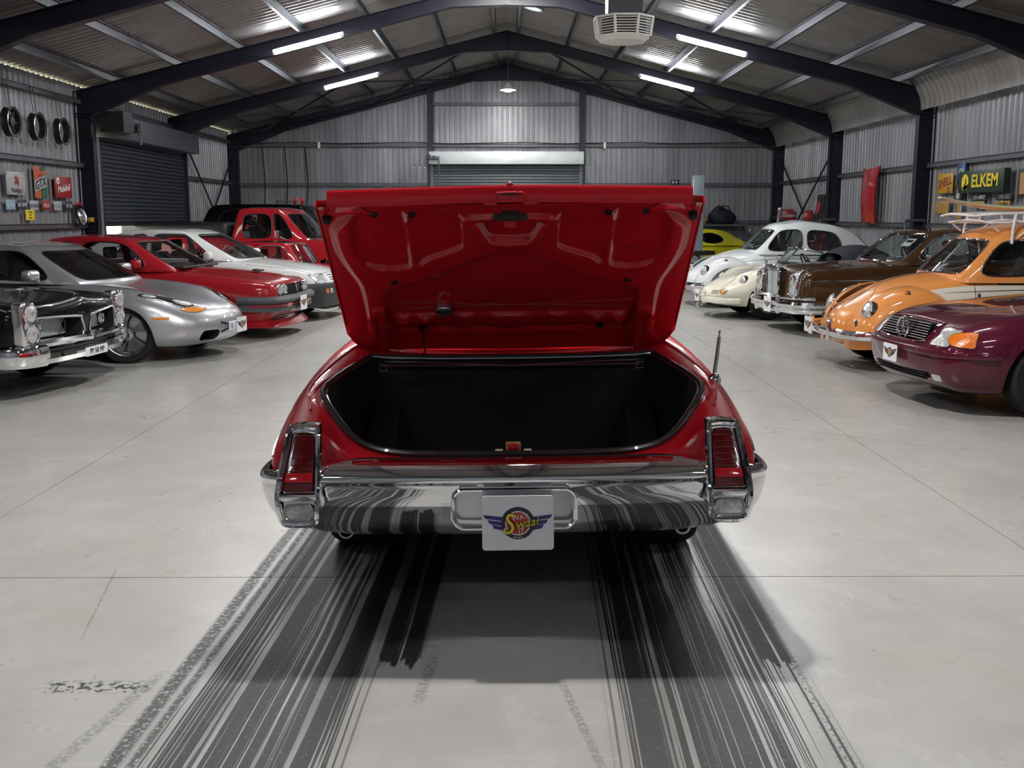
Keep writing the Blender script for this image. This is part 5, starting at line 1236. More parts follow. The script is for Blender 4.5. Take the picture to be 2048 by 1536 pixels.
for s in (1, -1):
    sp = lambda l: [(p.x, p.y) for p in smooth_pts([(s*a, b, 0) for a, b in l], True, 3)]
    patch('headlamp', bv, 'front', [(s*a, b) for a, b in ((.455, .58), (.46, .70), (.49, .715), (.655, .695), (.655, .565), (.62, .56), (.47, .565))][::(1 if s > 0 else -1)], 'lens', car, .006, .03, rim='pmaroon', rim_r=.005)
    patch('indicator', bv, (-1, -s*1., 0), [(p.x, p.y) for p in smooth_pts([(s*a, b, 0) for a, b in ((-.085, .058), (.02, .054), (.10, .035), (.125, .0), (.09, -.045), (.0, -.058), (-.085, -.06), (-.09, 0))], True, 3)], 'orange', car, .006, .03, org=hit(bv, (2, s*.715, .628), (-1, 0, 0))[0], rim='black', rim_r=.002)
    patch('fog_lamp', bv, 'front', rrect(.10, .055, .012, 3, s*.55, .30), 'lens', car, .004, .02)
    seam('hood_seam', bv, 'top', [(.70, s*.42), (.55, s*.60), (.2, s*.68), (-.5, s*.70)], .0035, 'black', car)
    seam('side_moulding', bv, 'left' if s > 0 else 'right', [(.42, .50), (.62, .49)], .005, 'dullchrome', car)
    mirror('door_mirror', car, (-1.05, s*.97, 1.0), 'pmaroon', (.12, .19, .13))
bar('bumper_ridge', 'pmaroon', car, [(.86, 0), (.845, .35), (.80, .59), (.735, .71), (.60, .815), (.46, .865)], [(-.06, .47), (.008, .48), (.016, .505), (.006, .53), (-.06, .54)])
for k in range(3): part('intake_bar', 'black', car, lambda q: q.box((.80, 0, .28 + k*.02), (.03, .9, .006)))
club_plate(car, (.90, .0, .445), (0, 1, 0), (0, 0, 1), .25, .145)
cabin(car, rows([([-.72, -.74, -1.22, -1.30], [.74, .73, .60, .56], [.89, .925, 1.22, 1.26]), ([-.95, -.96, -1.27, -1.34], [.81, .80, .65, .60], [.90, .93, 1.22, 1.275]), ([-1.9]*4, [.81, .80, .66, .61], [.91, .94, 1.235, 1.295]), ([-2.5, -2.45, -2.2, -2.15], [.80, .79, .65, .60], [.91, .94, 1.22, 1.28]), ([-2.85, -2.8, -2.45, -2.38], [.72, .71, .60, .55], [.91, .94, 1.19, 1.25])]), [0, .5, .91, 1], [[0]*3] + [[.015, .01, 0]]*3 + [[0]*3], 'pmaroon', [(1, 2), (2, 3)], glass='darkglass', trim='black', bow=(.15, -.08))
interior(car, -1.85, .36, 1.12, 'tan', 1.3, 2, -1.08, .94)
wheels(car, 2.515, 1.53, .32, .22, 'spoke5', 'dullchrome')
place(car, 4.24, 8.92, 5.5, -1); car.scale = (1.045, 1, 1)

# ---- beetle shaped saloons
def beetle(name, label, pm, band, upholstery, old=False):
    car = empty(name); tag(car, label, 'car')
    # hood, tub and tail in one shell
    tbl = [([.64, .68, .66, .58], [.20, .30, .32, .30], [.26, .36, .46, .58]), ([.50, .52, .50, .44], [.30, .40, .44, .42], [.24, .34, .48, .66]), ([.25, .25, .25, .22], [.40, .50, .54, .50], [.22, .34, .50, .79]), ([-.05]*4, [.54, .60, .63, .54], [.20, .34, .62, .88]), ([-.40]*4, [.62, .67, .69, .60], [.19, .34, .65, .935]), ([-.65]*4, [.64, .69, .71, .66], [.19, .34, .66, .955]),
           ([-1.7]*4, [.64, .69, .71, .67], [.19, .34, .66, .96]), ([-2.3]*4, [.56, .62, .64, .60], [.20, .34, .62, .93]), ([-2.75]*4, [.44, .50, .51, .46], [.24, .36, .56, .82]), ([-3.1, -3.12, -3.1, -3.0], [.30, .38, .38, .32], [.30, .38, .50, .60])]
    top = [[.045, .035, .015], [.07, .055, .02], [.09, .07, .03], [.10, .075, .035], [.095, .07, .03], [.06, .05, .02], [.0]*3, [.06, .05, .02], [.08, .06, .03], [.05, .04, .02]]
    V, Fc, T = cage(rows(tbl), [0, .42, .8, 1], top, [.03, .05, .055, .06], [-.05]*4)
    fm = [2 if (t[0] == 'T' and 5 <= t[1] < 7) else 1 if t[0] == 'B' else 3 if (band and t[0] in 'LR' and t[2] == 2 and 3 <= t[1] < 7) else 0 for t in T]
    body = raw('body', V, Fc, [pm, 'void', 'cloth', band or pm], car, 45, fm); subsurf(body, 2, 45); bv = bvh_of(body)
    # hood panel line
    seam('hood_seam', bv, (-1, 0, -.9), [(y, z) for y, z in [(.47*math.sin(a), -.60 + 1.14*(1-abs(a/(PI*.5)))**.5 if abs(a) < PI/2 else -.6) for a in [(-.5 + k/24)*PI for k in range(25)]]], .006, pm, car, -.001)
    part('hood_strip', 'chrome' if not old else pm, car, lambda q: q.tube([hit(bv, (x, 0, 3), (0, 0, -1), .003)[0] for x in (.52, .40, .2, 0, -.2, -.40)], .006, 6))
    part('hood_handle', 'chrome', car, lambda q: (q.tube([hit(bv, (3, a, .52), (-1, 0, 0), .02)[0] for a in (-.04, 0, .04)], .010, 6)))
    # wings: hollow domes over the wheels
    def wing(q, xc, s, R, front):
        nu, nv = 30, 9; V = []
        for i in range(nu+1):
            ph = math.radians((-6 if front else -28) + (190 if front else 222)*i/nu)
            for k in range(nv+1):
                v = k/nv; y = .40 + .355*math.sin(v*PI/2)**.9
                r = R*(.62 + .38*math.cos(v*PI/2)**.75) if v < .999 else R*.64
                if k == nv: r = R*.70; y = .752
                ex = 1.08 if front and math.cos(ph) > 0 else 1.0
                sq = 1.0 - (.10 if math.sin(ph) < .2 else 0)
                V.append((xc + r*math.cos(ph)*ex*(1 if front else -1), s*y*sq, .30 + r*math.sin(ph)*1.02))
        q.add(V, [(i*(nv+1)+k, (i+1)*(nv+1)+k, (i+1)*(nv+1)+k+1, i*(nv+1)+k+1) for i in range(nu) for k in range(nv)])
    for s in (1, -1):
        fw = part('front_wing', pm, car, lambda q: wing(q, 0.03, s, .57, True), angle=70); fwb = bvh_of(fw); modify(fw, [('SOLIDIFY', dict(thickness=.008))], 70)
        rw = part('rear_wing', pm, car, lambda q: wing(q, -2.42, s, .53, False), angle=70); modify(rw, [('SOLIDIFY', dict(thickness=.008))], 70)
        # sloping round lamp in a chrome ring
        c = Vector((.505, s*.575, .645)); d = Vector((1, s*.10, .42))
        hl = part('headlamp', 'lens', car, lambda q: q.lathe([(.088, .0), (.078, .022), (.05, .036), (0, .042)], c, d, 26))
        part('bezel', 'chrome', hl, lambda q: q.lathe([(.085, -.10), (.108, -.10), (.110, -.01), (.100, .014), (.086, .008)], c, d, 28))
        part('bulb', 'reflector', hl, lambda q: q.lathe([(.045, .0), (.04, .038), (0, .045)], c, d, 16))
        pk = hit(fwb, (.12, s*.66, 3), (0, 0, -1))[0]
        part('indicator', ['chrome', 'orange'], car, lambda q: (q.lathe([(0, 0), (.03, 0), (.03, .03), (0, .04)], pk, (1, 0, .2), 12), q.m(1).lathe([(.024, .03), (.02, .05), (0, .055)], pk, (1, 0, .2), 12)), bevel=0)
        part('running_board', ['rubber', 'dullchrome'], car, lambda q: (q.box((-1.2, s*.68, .24), (1.75, .16, .03)), q.m(1).box((-1.2, s*.765, .245), (1.75, .012, .02))), bevel=.006)
        part('horn_grille', 'black', car, lambda q: q.lathe([(.045, 0), (.04, .008), (.0, .010)], hit(fwb, (3, s*.52, .50), (-1, 0, 0))[0] or (.5, s*.5, .5), (1, 0, .2), 16)) if not old else None
        seam('belt_trim', bv, 'left' if s > 0 else 'right', [(.0, .80), (-.5, .84), (-1.2, .86), (-2.1, .85)], .007, 'dullchrome', car)
        if band: seam('band_trim', bv, 'left' if s > 0 else 'right', [(-.02, .62), (-.3, .58), (-.6, .57), (-2.0, .57)], .006, 'dullchrome', car)
        seam('door_seam', bv, 'left' if s > 0 else 'right', [(-.56, .92), (-.57, .5), (-.64, .30)], .004, 'black', car)
        part('door_handle', 'chrome', car, lambda q: q.tube([(-1.40, s*.70, .80), (-1.40, s*.725, .80), (-1.27, s*.725, .80), (-1.27, s*.70, .80)], .009, 6))
        part('door_hinge', 'dullchrome', car, lambda q: q.box((-.57, s*.71, .80), (.03, .02, .06)), bevel=.004)
        part('overrider', 'chrome', car, lambda q: q.box((.80, s*.30, .42), (.06, .05, .22)), bevel=.022, seg=3)
    bar('bumper', 'chrome', car, [(.80, 0), (.785, .3), (.74, .55), (.66, .70), (.52, .78)], [(-.01, .345), (.02, .36), (.028, .395), (.02, .43), (-.01, .445)])
    bar('apron', pm, car, [(.62, 0), (.60, .25), (.56, .40), (.50, .5)], [(-.10, .24), (.0, .25), (.03, .33), (.02, .42), (-.10, .44)])
    # cabin: strongly rounded
    Sc = rows([([-.43, -.46, -.80, -.92], [.58, .57, .49, .42], [.93, 1.01, 1.35, 1.43]), ([-.53, -.55, -.83, -.96], [.655, .64, .535, .45], [.93, .99, 1.35, 1.44]), ([-1.22]*4, [.68, .665, .57, .47], [.93, 1.0, 1.37, 1.48]), ([-1.31]*4, [.68, .665, .57, .47], [.93, 1.0, 1.37, 1.48]), ([-1.98, -1.97, -1.85, -1.8], [.64, .63, .545, .45], [.93, 1.0, 1.31, 1.43]), ([-2.14, -2.12, -2.02, -1.95], [.62, .61, .52, .43], [.93, 1.0, 1.27, 1.39]), ([-2.62, -2.52, -2.28, -2.15], [.52, .50, .44, .37], [.88, 1.0, 1.23, 1.33])])
    cabin(car, Sc, [0, .5, .945, 1], [[.02, .02, .01]] + [[.05, .04, .015]]*5 + [[.02, .02, .01]], pm, [(1, 2), (3, 4)], trim='chrome' if not old else 'black', tr=.009, bow=(.10, -.10), simple=1, lv=2)
    interior(car, -1.45, .32, 1.32, upholstery, 1.05, 2, -.74, 1.0)
    for y0 in (-.28, .14): wiper(car, (-.44, y0, 1.03), (-.53, y0+.34, 1.10), 'dullchrome')
    wheels(car, 2.4, 1.30, .32, .16, 'cap', 'chrome', white=False)
    return car, bv
M['porange'] = paint('apricot_paint', (.76, .29, .075), 0, .32)
M['pcream'] = paint('cream_paint', (.70, .66, .56), 0, .35)
car, bv = beetle('orange_saloon', 'apricot and cream rounded saloon with a white roof rack and surfboard', 'porange', 'pcream', 'tan')
for s in (1, -1):
    a = s*.07
    part('air_vent', 'black', car, lambda q: q.box((.62, s*.26, .44), (.02, .09, .02)), bevel=.004)
wh = mat('white_tube_paint', (.78, .76, .76), .4)
rk = empty('rack_tmp'); bpy.data.objects.remove(rk)
def rack(q):
    zt, zl = 1.62, 1.53
    for s in (1, -1):
        q.tube(smooth_pts([(-.75, s*.46, zl), (-1.3, s*.50, zl+.01), (-1.95, s*.50, zl+.01)], False, 4), .014, 6)
        q.tube(smooth_pts([(-.62, s*.40, zt-.02), (-.8, s*.50, zt), (-1.3, s*.53, zt+.01), (-1.98, s*.53, zt)], False, 4), .015, 6)
        for x in (-.98, -1.88):
            q.tube(smooth_pts([(x + (.04 if x > -1 else -.04), s*.56, 1.32), (x + .03, s*.545, 1.47), (x, s*.53, zt)], False, 4), .015, 6); q.tube([(x-.02, s*.545, 1.38), (x - .25*(1 if x > -1 else -1), s*.49, zl)], .010, 6)
        for x in (-1.1, -1.35, -1.6): q.tube([(x, s*.50, zl+.01), (x, s*.53, zt+.01)], .010, 6)
    for s in (1, -1): q.tube([(-.76, s*.46, zl), (-.86, s*.43, 1.44)], .013, 6)
    for x in (-.75, -1.15, -1.55, -1.95): q.tube(smooth_pts([(x, -.50, zl), (x, 0, zl+.03), (x, .50, zl)], False, 4), .012, 6)
    q.tube(smooth_pts([(-.62, -.40, zt-.02), (-.56, 0, zt), (-.62, .40, zt-.02)], False, 5), .015, 6); q.tube([(-1.98, -.53, zt), (-1.98, .53, zt)], .015, 6)
club_plate(car, (.865, -.20, .43), (0, 1, 0), (0, 0, 1), .26, .17)
rk = part('roof_rack', wh, car, rack); tag(rk, 'white tubular roof rack')
place(car, 4.18, 11.12, 1, -1)
# surfboard lies on the rack
def board(q):
    n, m_ = 36, 10; V = []
    for i in range(n+1):
        u = i/n; x = .42 - 2.45*u; w_ = .25*(max(0, math.sin(PI*min(1, u*.93+.035)))**.62); th = .034*math.sin(PI*min(1, u*.94+.03))**.5
        z = .12*max(0, (.34-u)/.34)**2.0 + .02*max(0, (u-.8)/.2)**2
        for k in range(m_):
            a = 2*PI*k/m_; V.append((x, w_*math.cos(a), z + th*math.sin(a)*(1 if math.sin(a) > 0 else .8)))
    q.add(V, [(i*m_+k, i*m_+(k+1) % m_, (i+1)*m_+(k+1) % m_, (i+1)*m_+k) for i in range(n) for k in range(m_)] + [tuple(range(m_)), tuple(range(n*m_, (n+1)*m_))[::-1]])
M['foam'] = mat('surfboard_foam', (.74, .62, .38), .3, 0, .6, .1, 3); M['teal'] = mat('teal_stripe', (.18, .42, .36), .4, 0, .4)
sb = empty('surfboard'); tag(sb, 'cream surfboard with an upturned nose strapped on the roof rack', 'surfboard')
bo = fix_normals(part('deck', 'foam', sb, board, angle=60))
part('stringer', 'teal', sb, lambda q: q.tube([(.42 - 2.45*u, .0, .12*max(0, (.34-u)/.34)**2 + .034*math.sin(PI*min(1, u*.94+.03))**.5 + .02*max(0, (u-.8)/.2)**2) for u in [.04 + .03*k for k in range(31)]], .006, 5))
for x in (-.62, -.80): part('strap', 'black', sb, lambda q: q.tube([(x, .25*math.cos(a), .012 + .04*math.sin(a)) for a in [2*PI*k/20 for k in range(20)]], .007, 5, closed=True))
part('fin', 'teal', sb, lambda q: q.prism([(-1.80, -.004, -.02), (-1.94, -.004, -.13), (-1.99, -.004, -.13), (-1.95, -.004, -.02)], (0, .008, 0)))
fa = PI + math.radians(1); sb.location = (4.18 + .80, 11.05, 1.672); sb.rotation_euler = (0, 0, fa)

# ---- brown coupe with upright chrome grille
M['pbrown'] = paint('brown_paint', (.060, .028, .010), .1, .3)
car, body, bv = new_car('brown_coupe', 'dark brown classic coupe with upright chrome grille and tall oval lamps', [
    ([.74, .78, .78, .76, .72], [.80, .86, .87, .86, .80], [.30, .42, .58, .76, .86]), (.5, [.84, .90, .905, .885, .80], [.26, .40, .58, .78, .895]), (.0, [.84, .90, .91, .89, .78], [.26, .40, .58, .80, .915]), (-.6, [.84, .90, .91, .89, .77], [.24, .40, .60, .83, .94]),
    (-.85, [.84, .90, .91, .885, .77], [.23, .40, .60, .84, .95]), (-2.2, [.84, .90, .91, .885, .77], [.23, .40, .60, .84, .95]), (-3.2, [.84, .90, .905, .87, .76], [.25, .40, .60, .82, .93]), (-3.85, [.80, .86, .87, .82, .72], [.30, .42, .60, .76, .85]), (-4.0, [.76, .82, .83, .78, .68], [.36, .44, .58, .70, .77])],
    [0, .22, .7, .9, 1], [[.03, .03, .0, -.015], [.05, .045, .0, -.012], [.055, .05, .012, -.005], [.055, .05, .02, .0], [.03, .03, .01, 0], [0]*4, [.02]*4, [.02, .02, .01, 0], [.01]*4], 'pbrown', [.02, .03, .03, .03, .03], [-.05]*5, 2.75, .38, cab=(4, 6))
gr = part('grille', ['chrome', 'black', 'galvbright'], car, lambda q: (q.m(1).box((.80, 0, .66), (.10, .36, .44)), q.m(0).tube([(.86, a, .665 + b + (.02*(1-(a/.2)**2) if b > .15 else 0)) for a, b in rrect(.40, .47, .045)], .020, 8, closed=True), q.m(0).box((.83, 0, .905), (.16, .40, .03)), q.m(0).box((.87, 0, .66), (.02, .018, .44)),
    [q.m(2).box((.862, 0, .485 + k*.0225), (.014, .37, .015)) for k in range(18)]))
part('grille_star', 'chrome', gr, lambda q: (q.tube([Vector((.80, .032*math.cos(a), 1.0 + .032*math.sin(a))) for a in [2*PI*k/20 for k in range(20)]], .005, 6, closed=True), [q.tube([(.80, 0, 1.0), (.80, .032*math.cos(a), 1.0 + .032*math.sin(a))], .004, 5) for a in (PI/2, PI/2 + 2.094, PI/2 + 4.189)], q.tube([(.80, 0, .92), (.80, 0, .97)], .005, 6)))
for s in (1, -1):
    pl_ = [(p.x, p.y) for p in smooth_pts([(s*a, b, 0) for a, b in ((.50, .80), (.56, .86), (.66, .86), (.73, .80), (.745, .66), (.73, .54), (.70, .50), (.55, .50), (.51, .56), (.495, .68))], True, 3)]
    patch('headlamp', bv, 'front', pl_, 'lens', car, .035, .08, rim='chrome', rim_r=.017, bulge=.035)
    lamp('lamp_core', car, (.835, s*.62, .735), (1, 0, 0), .07, 'reflector', 'dullchrome', .02, .004)
    patch('indicator', bv, 'front', ell(.045, .03, 16, s*.33, .50), 'amber', car, .02, .03, rim='chrome', rim_r=.008)
    part('overrider', 'chrome', car, lambda q: q.box((.93, s*.40, .40), (.08, .06, .26)), bevel=.028, seg=3)
    seam('side_trim', bv, 'left' if s > 0 else 'right', [(.70, .74), (.2, .745), (-1.0, .745), (-3.4, .74)], .008, 'chrome', car)
    seam('hood_seam', bv, 'top', [(.70, s*.36), (.4, s*.55), (-.2, s*.62), (-.75, s*.64)], .004, 'black', car)
    seam('arch_trim', bv, 'left' if s > 0 else 'right', [(.39*math.cos(a), .305 + .39*math.sin(a)) for a in [PI*k/16 for k in range(17)]], .009, 'chrome', car)
    mirror('door_mirror', car, (-.95, s*.92, 1.05), 'chrome', (.05, .12, .085), 'chrome')
bar('bumper', 'chrome', car, [(.93, 0), (.92, .4), (.88, .68), (.80, .84), (.60, .92), (.40, .935)], [(-.04, .29), (.015, .30), (.04, .335), (.04, .36), (.02, .372), (.045, .385), (.05, .42), (.02, .455), (-.04, .46)])
bar('bumper_blade', 'chrome', car, [(.92, .0), (.91, .4), (.87, .68), (.78, .84), (.62, .905)], [(-.04, .475), (.01, .48), (.025, .505), (.01, .525), (-.04, .53)])
club_plate(car, (.985, .13, .385), (0, 1, 0), (0, 0, 1), .26, .21)
cabin(car, rows([([-.66, -.70, -1.16, -1.24], [.72, .71, .62, .58], [.94, .985, 1.35, 1.39]), ([-.78, -.80, -1.19, -1.26], [.79, .78, .68, .62], [.94, .985, 1.35, 1.395]), ([-1.75]*4, [.81, .80, .70, .64], [.945, .985, 1.36, 1.42]), ([-2.6, -2.58, -2.4, -2.35], [.80, .79, .69, .63], [.945, .985, 1.35, 1.41]), ([-3.05, -2.98, -2.62, -2.52], [.72, .71, .63, .57], [.93, .98, 1.32, 1.38])]), [0, .5, .955, 1], [[.01]*3] + [[.02, .015, 0]]*3 + [[.01]*3], 'pbrown', [(1, 2), (2, 3)], trim='chrome', tr=.013, bow=(.17, -.12))
interior(car, -1.75, .38, 1.24, 'tan', 1.35, 2, -1.05, .98)
for y0 in (-.36, .18): wiper(car, (-.60, y0, 1.0), (-.74, y0+.42, 1.05), 'dullchrome')
# paper notice behind the windscreen
part('notice', ['white', 'ink_yellow', 'ink_black'], car, lambda q: (q.box((-.985, .28, 1.235), (.006, .24, .15), Matrix.Rotation(-.86, 3, 'Y')), q.m(1).box((-.965, .28, 1.21), (.006, .20, .02), Matrix.Rotation(-.86, 3, 'Y')), q.m(2).box((-1.0, .28, 1.25), (.006, .18, .05), Matrix.Rotation(-.86, 3, 'Y'))))
wheels(car, 2.75, 1.50, .325, .19, 'cap', 'chrome', white=False)
place(car, 4.62, 14.75, 7, -1)

# ---- cream open speedster
M['pivory'] = paint('ivory_paint', (.72, .69, .58), 0, .33)
M['softtop'] = mat('navy_soft_top', (.010, .012, .022), .8, 0, 0, .2, 20)
car, body, bv = new_car('ivory_speedster', 'small ivory open speedster with low chrome windscreen and dark tonneau cover', [
    ([.62, .70, .68, .58, .44], [.44, .52, .55, .52, .42], [.20, .30, .42, .52, .60]), (.30, [.70, .78, .80, .77, .62], [.18, .30, .46, .62, .73]), (.0, [.74, .81, .83, .80, .62], [.2, .32, .50, .68, .79]), (-.45, [.74, .81, .83, .79, .60], [.18, .32, .52, .70, .80]),
    (-.75, [.74, .81, .825, .78, .62], [.17, .32, .52, .70, .80]), (-1.9, [.74, .81, .825, .78, .62], [.17, .32, .52, .70, .80]), (-2.4, [.73, .81, .825, .78, .58], [.2, .32, .50, .68, .79]), (-2.8, [.60, .70, .71, .66, .48], [.24, .34, .46, .60, .68]), (-3.02, [.44, .52, .54, .50, .38], [.28, .36, .44, .52, .56])],
    [0, .4, .78, 1], [[-.0, .0, .015], [-.025, -.03, .03], [-.01, -.02, .035], [.03, .0, .02], [.03, .02, .01], [.02, .02, .01], [.06, .04, .01], [.08, .05, .02], [.05, .03, .01]], 'pivory', [.16, .20, .20, .20, .20], [-.10]*5, 2.1, .345, cab=(4, 5), yi=.40)
for s in (1, -1):
    c = Vector((.40, s*.565, .60)); d = Vector((1, s*.08, .40))
    hl = part('headlamp', 'lens', car, lambda q: q.lathe([(.082, .0), (.07, .022), (.04, .036), (0, .04)], c, d, 24)); part('bezel', 'chrome', hl, lambda q: q.lathe([(.08, -.10), (.10, -.10), (.101, -.01), (.09, .012), (.08, .006)], c, d, 24))
    patch('indicator', bv, 'front', ell(.04, .04, 16, s*.50, .44), 'amber', car, .008, .03, rim='chrome', rim_r=.006)
    for k in range(3): patch('horn_slot', bv, 'front', rrect(.14, .010, .004, 2, s*.36, .40 + k*.022), 'black', car, .003, .01)
    part('overrider', 'pivory', car, lambda q: q.box((.90, s*.22, .33), (.06, .06, .20)), bevel=.025, seg=3)
seam('hood_seam', bv, (-1, 0, -1.1), [(y, z) for y, z in [(.44*math.sin(a), -.44 + .85*max(0, math.cos(a))**.6) for a in [(-.5 + k/24)*PI for k in range(25)]]], .005, 'ink_black', car, -.002)
bar('bumper', 'pivory', car, [(.90, 0), (.88, .3), (.80, .55), (.68, .72), (.5, .81)], [(-.03, .25), (.02, .26), (.03, .30), (.02, .335), (-.03, .345)])
part('tow_ball', 'dullchrome', car, lambda q: (q.tube([(.80, .0, .22), (.92, .0, .20)], .03, 8), q.lathe([(0, -.04), (.04, -.01), (.04, .02), (0, .05)], (.94, 0, .19), (0, 0, 1), 14)))
part('hood_handle', 'chrome', car, lambda q: q.tube([hit(bv, (x, 0, 3), (0, 0, -1), .015)[0] for x in (.72, .66, .58)], .014, 8))
ws = [(-.40, .0), (-.42, .28), (-.52, .50), (-.68, .62)]
wsm = mirror_path(ws, 4)
def wsg(q):
    n = len(wsm); up = [Vector((p.x-.20, p.y*.92, 1.10 - .16*abs(p.y)**2)) for p in wsm]; lo_ = [Vector((p.x, p.y, .835 - .05*abs(p.y))) for p in wsm]
    q.add(lo_+up, [(i, i+1, n+i+1, n+i) for i in range(n-1)])
wo = part('windshield', 'glass', car, wsg, angle=60)
part('windshield_frame', 'chrome', wo, lambda q: q.tube([Vector((p.x, p.y, .835 - .05*abs(p.y))) for p in wsm] + [Vector((p.x-.20, p.y*.92, 1.10 - .16*abs(p.y)**2)) for p in wsm[::-1]], .014, 8, closed=True))
def tonneau(q):
    V = []; n, m_ = 14, 12
    for i in range(n+1):
        u = i/n; x = -1.25 - 1.05*u
        for k in range(m_+1):
            t = -1 + 2*k/m_; h = (.34*math.sin(PI*min(1, .18+u*.82))**.8)*(1-abs(t)**3.2); V.append((x, .68*t, .80 + h))
    q.add(V, [(i*(m_+1)+k, i*(m_+1)+k+1, (i+1)*(m_+1)+k+1, (i+1)*(m_+1)+k) for i in range(n) for k in range(m_)])
part('tonneau', 'softtop', car, tonneau, angle=60)
interior(car, -1.15, .32, 1.02, 'cloth', 1.1, 2, -.66, .82)
club_plate(car, (.955, .0, .34), (0, 1, 0), (0, 0, 1), .22, .17)
wheels(car, 2.1, 1.28, .31, .165, 'cap', 'dullchrome')
part('whip_aerial', 'dullchrome', car, lambda q: q.tube([(-2.0, .60, .84), (-2.02, .60, 1.9)], [.005, .003], 5))
place(car, 4.02, 16.75, 5, -1)

# ---- white rounded saloon
M['ppearl'] = paint('pearl_white_paint', (.66, .69, .72), 0, .3)
car, bv = beetle('white_saloon', 'white rounded classic saloon with red seats beyond the ivory speedster', 'ppearl', None, 'redcloth', True)
club_plate(car, (.84, .0, .40), (0, 1, 0), (0, 0, 1), .22, .14)
place(car, 3.95, 18.9, 3, -1)

# ---- yellow fastback
M['pyellow'] = paint('yellow_paint', (.55, .50, .02), 0, .3)
car, body, bv = new_car('yellow_fastback', 'yellow fastback coupe with a rounded rear side window', [
    ([.74, .78, .78, .76, .72], [.70, .76, .77, .75, .70], [.28, .38, .52, .66, .74]), (.5, [.76, .82, .825, .81, .72], [.22, .34, .52, .70, .79]), (-.5, [.76, .82, .83, .81, .70], [.2, .34, .54, .75, .85]), (-.8, [.76, .82, .83, .80, .70], [.2, .34, .54, .77, .87]), (-2.4, [.76, .82, .83, .80, .70], [.2, .34, .54, .78, .88]), (-3.1, [.74, .80, .81, .78, .66], [.24, .36, .54, .76, .86]), (-3.35, [.70, .76, .77, .73, .62], [.32, .42, .54, .68, .76])],
    [0, .5, .85, 1], [[.02, .015, 0]]*3 + [[.01, .01, 0]]*4, 'pyellow', [.04]*5, [-.04]*5, 2.56, .35, cab=(3, 5))
cabin(car, rows([([-.72, -.74, -1.20, -1.28], [.68, .67, .56, .52], [.86, .90, 1.20, 1.24]), ([-.95, -.96, -1.26, -1.32], [.76, .75, .61, .55], [.87, .90, 1.20, 1.255]), ([-1.75]*4, [.77, .76, .62, .56], [.87, .90, 1.215, 1.285]), ([-1.80]*4, [.77, .76, .62, .56], [.87, .90, 1.215, 1.285]), ([-2.45, -2.5, -2.35, -2.3], [.76, .75, .61, .55], [.87, .92, 1.18, 1.265]), ([-2.75, -2.7, -2.5, -2.45], [.75, .74, .60, .54], [.87, .92, 1.14, 1.24]), ([-3.2, -3.1, -2.75, -2.65], [.66, .65, .55, .5], [.86, .90, 1.08, 1.17])]), [0, .5, .91, 1], [[0]*3] + [[.015, .01, 0]]*5 + [[0]*3], 'pyellow', [(1, 2), (3, 4)], trim='chrome', bow=(.10, -.08), simple=0, glass='darkglass')
for s in (1, -1): lamp('headlamp', car, (.77, s*.55, .60), (1, 0, 0), .07)
part('grille', 'black', car, lambda q: q.box((.80, 0, .60), (.02, .8, .12)), bevel=.01)
bar('bumper', 'chrome', car, [(.84, 0), (.82, .4), (.76, .7), (.55, .82)], [(-.02, .38), (.02, .39), (.03, .42), (.02, .46), (-.02, .46)])
part('rear_spoiler', 'black', car, lambda q: q.box((-3.28, 0, .90), (.12, 1.3, .03), Matrix.Rotation(.25, 3, 'Y')), bevel=.01)
interior(car, -1.7, .34, 1.12, 'cloth', 1.2, 2, -1.0, .9)
wheels(car, 2.56, 1.36, .30, .19, 'spoke5', 'dullchrome')
place(car, 2.95, 26.5, 6, -1)
# ================================================================ things on and along the walls
def panel(name, label, cat, side, y, z, w_, h, m, t=.012, group=None, tilt=0):
    """flat board on a side wall; (y, z) is its centre"""
    s = empty(name, (-7.40 if side < 0 else 7.40, y, z)); s.rotation_euler = (0, 0, PI/2 if side < 0 else -PI/2)      # local x runs along the wall, -y faces the hall
    part('board', m, s, lambda q: q.box((0, -t/2, 0), (w_, t, h)), bevel=.003); tag(s, label, cat, group)
    if tilt: s.rotation_euler.y = tilt
    return s
def poly2(o, name, m, pts, d): return part(name, m, o, lambda q: q.add([(a, -d, b) for a, b in pts], [tuple(range(len(pts)))]))
FU, FV = (1, 0, 0), (0, 0, 1)
def sm_(name, c, r=.4): M[name] = mat(name, c, r); return name
sm_('sign_white', (.40, .40, .40)); sm_('sign_red', (.30, .02, .025)); sm_('sign_green', (.015, .10, .05)); sm_('sign_orange', (.55, .10, .03)); sm_('sign_dkgreen', (.012, .035, .02)); sm_('sign_yellow', (.45, .27, .02)); sm_('sign_blue', (.02, .07, .22)); sm_('sign_tan', (.36, .22, .06)); sm_('sign_lblue', (.25, .42, .55))
s = panel('enamel_sign', 'square white enamel oil sign with a red winged horse', 'sign', -1, 15.93, 2.085, .62, .34, 'sign_white')
s.children[0].name = 'board'
poly2(s, 'winged_horse', 'sign_red', [(-.06, .02), (-.02, .05), (-.07, .09), (-.02, .10), (.03, .13), (.04, .08), (.09, .10), (.07, .05), (.10, .02), (.07, -.02), (.05, -.06), (.03, -.02), (-.01, .0), (-.05, -.03)], .014)
text('Mobilgas', .10, 'ink_black', s, (.0, -.014, -.105), FU, FV)
for a in (-.28, .28):
    for b in (-.14, .14): part('screw', 'black', s, lambda q: q.lathe([(0, .004), (.012, .002), (.012, 0)], (a, -.012, b), (0, -1, 0), 8))
s = panel('enamel_sign', 'tall striped oil sign lettered GTX', 'sign', -1, 16.76, 2.125, .42, .49, 'sign_white')
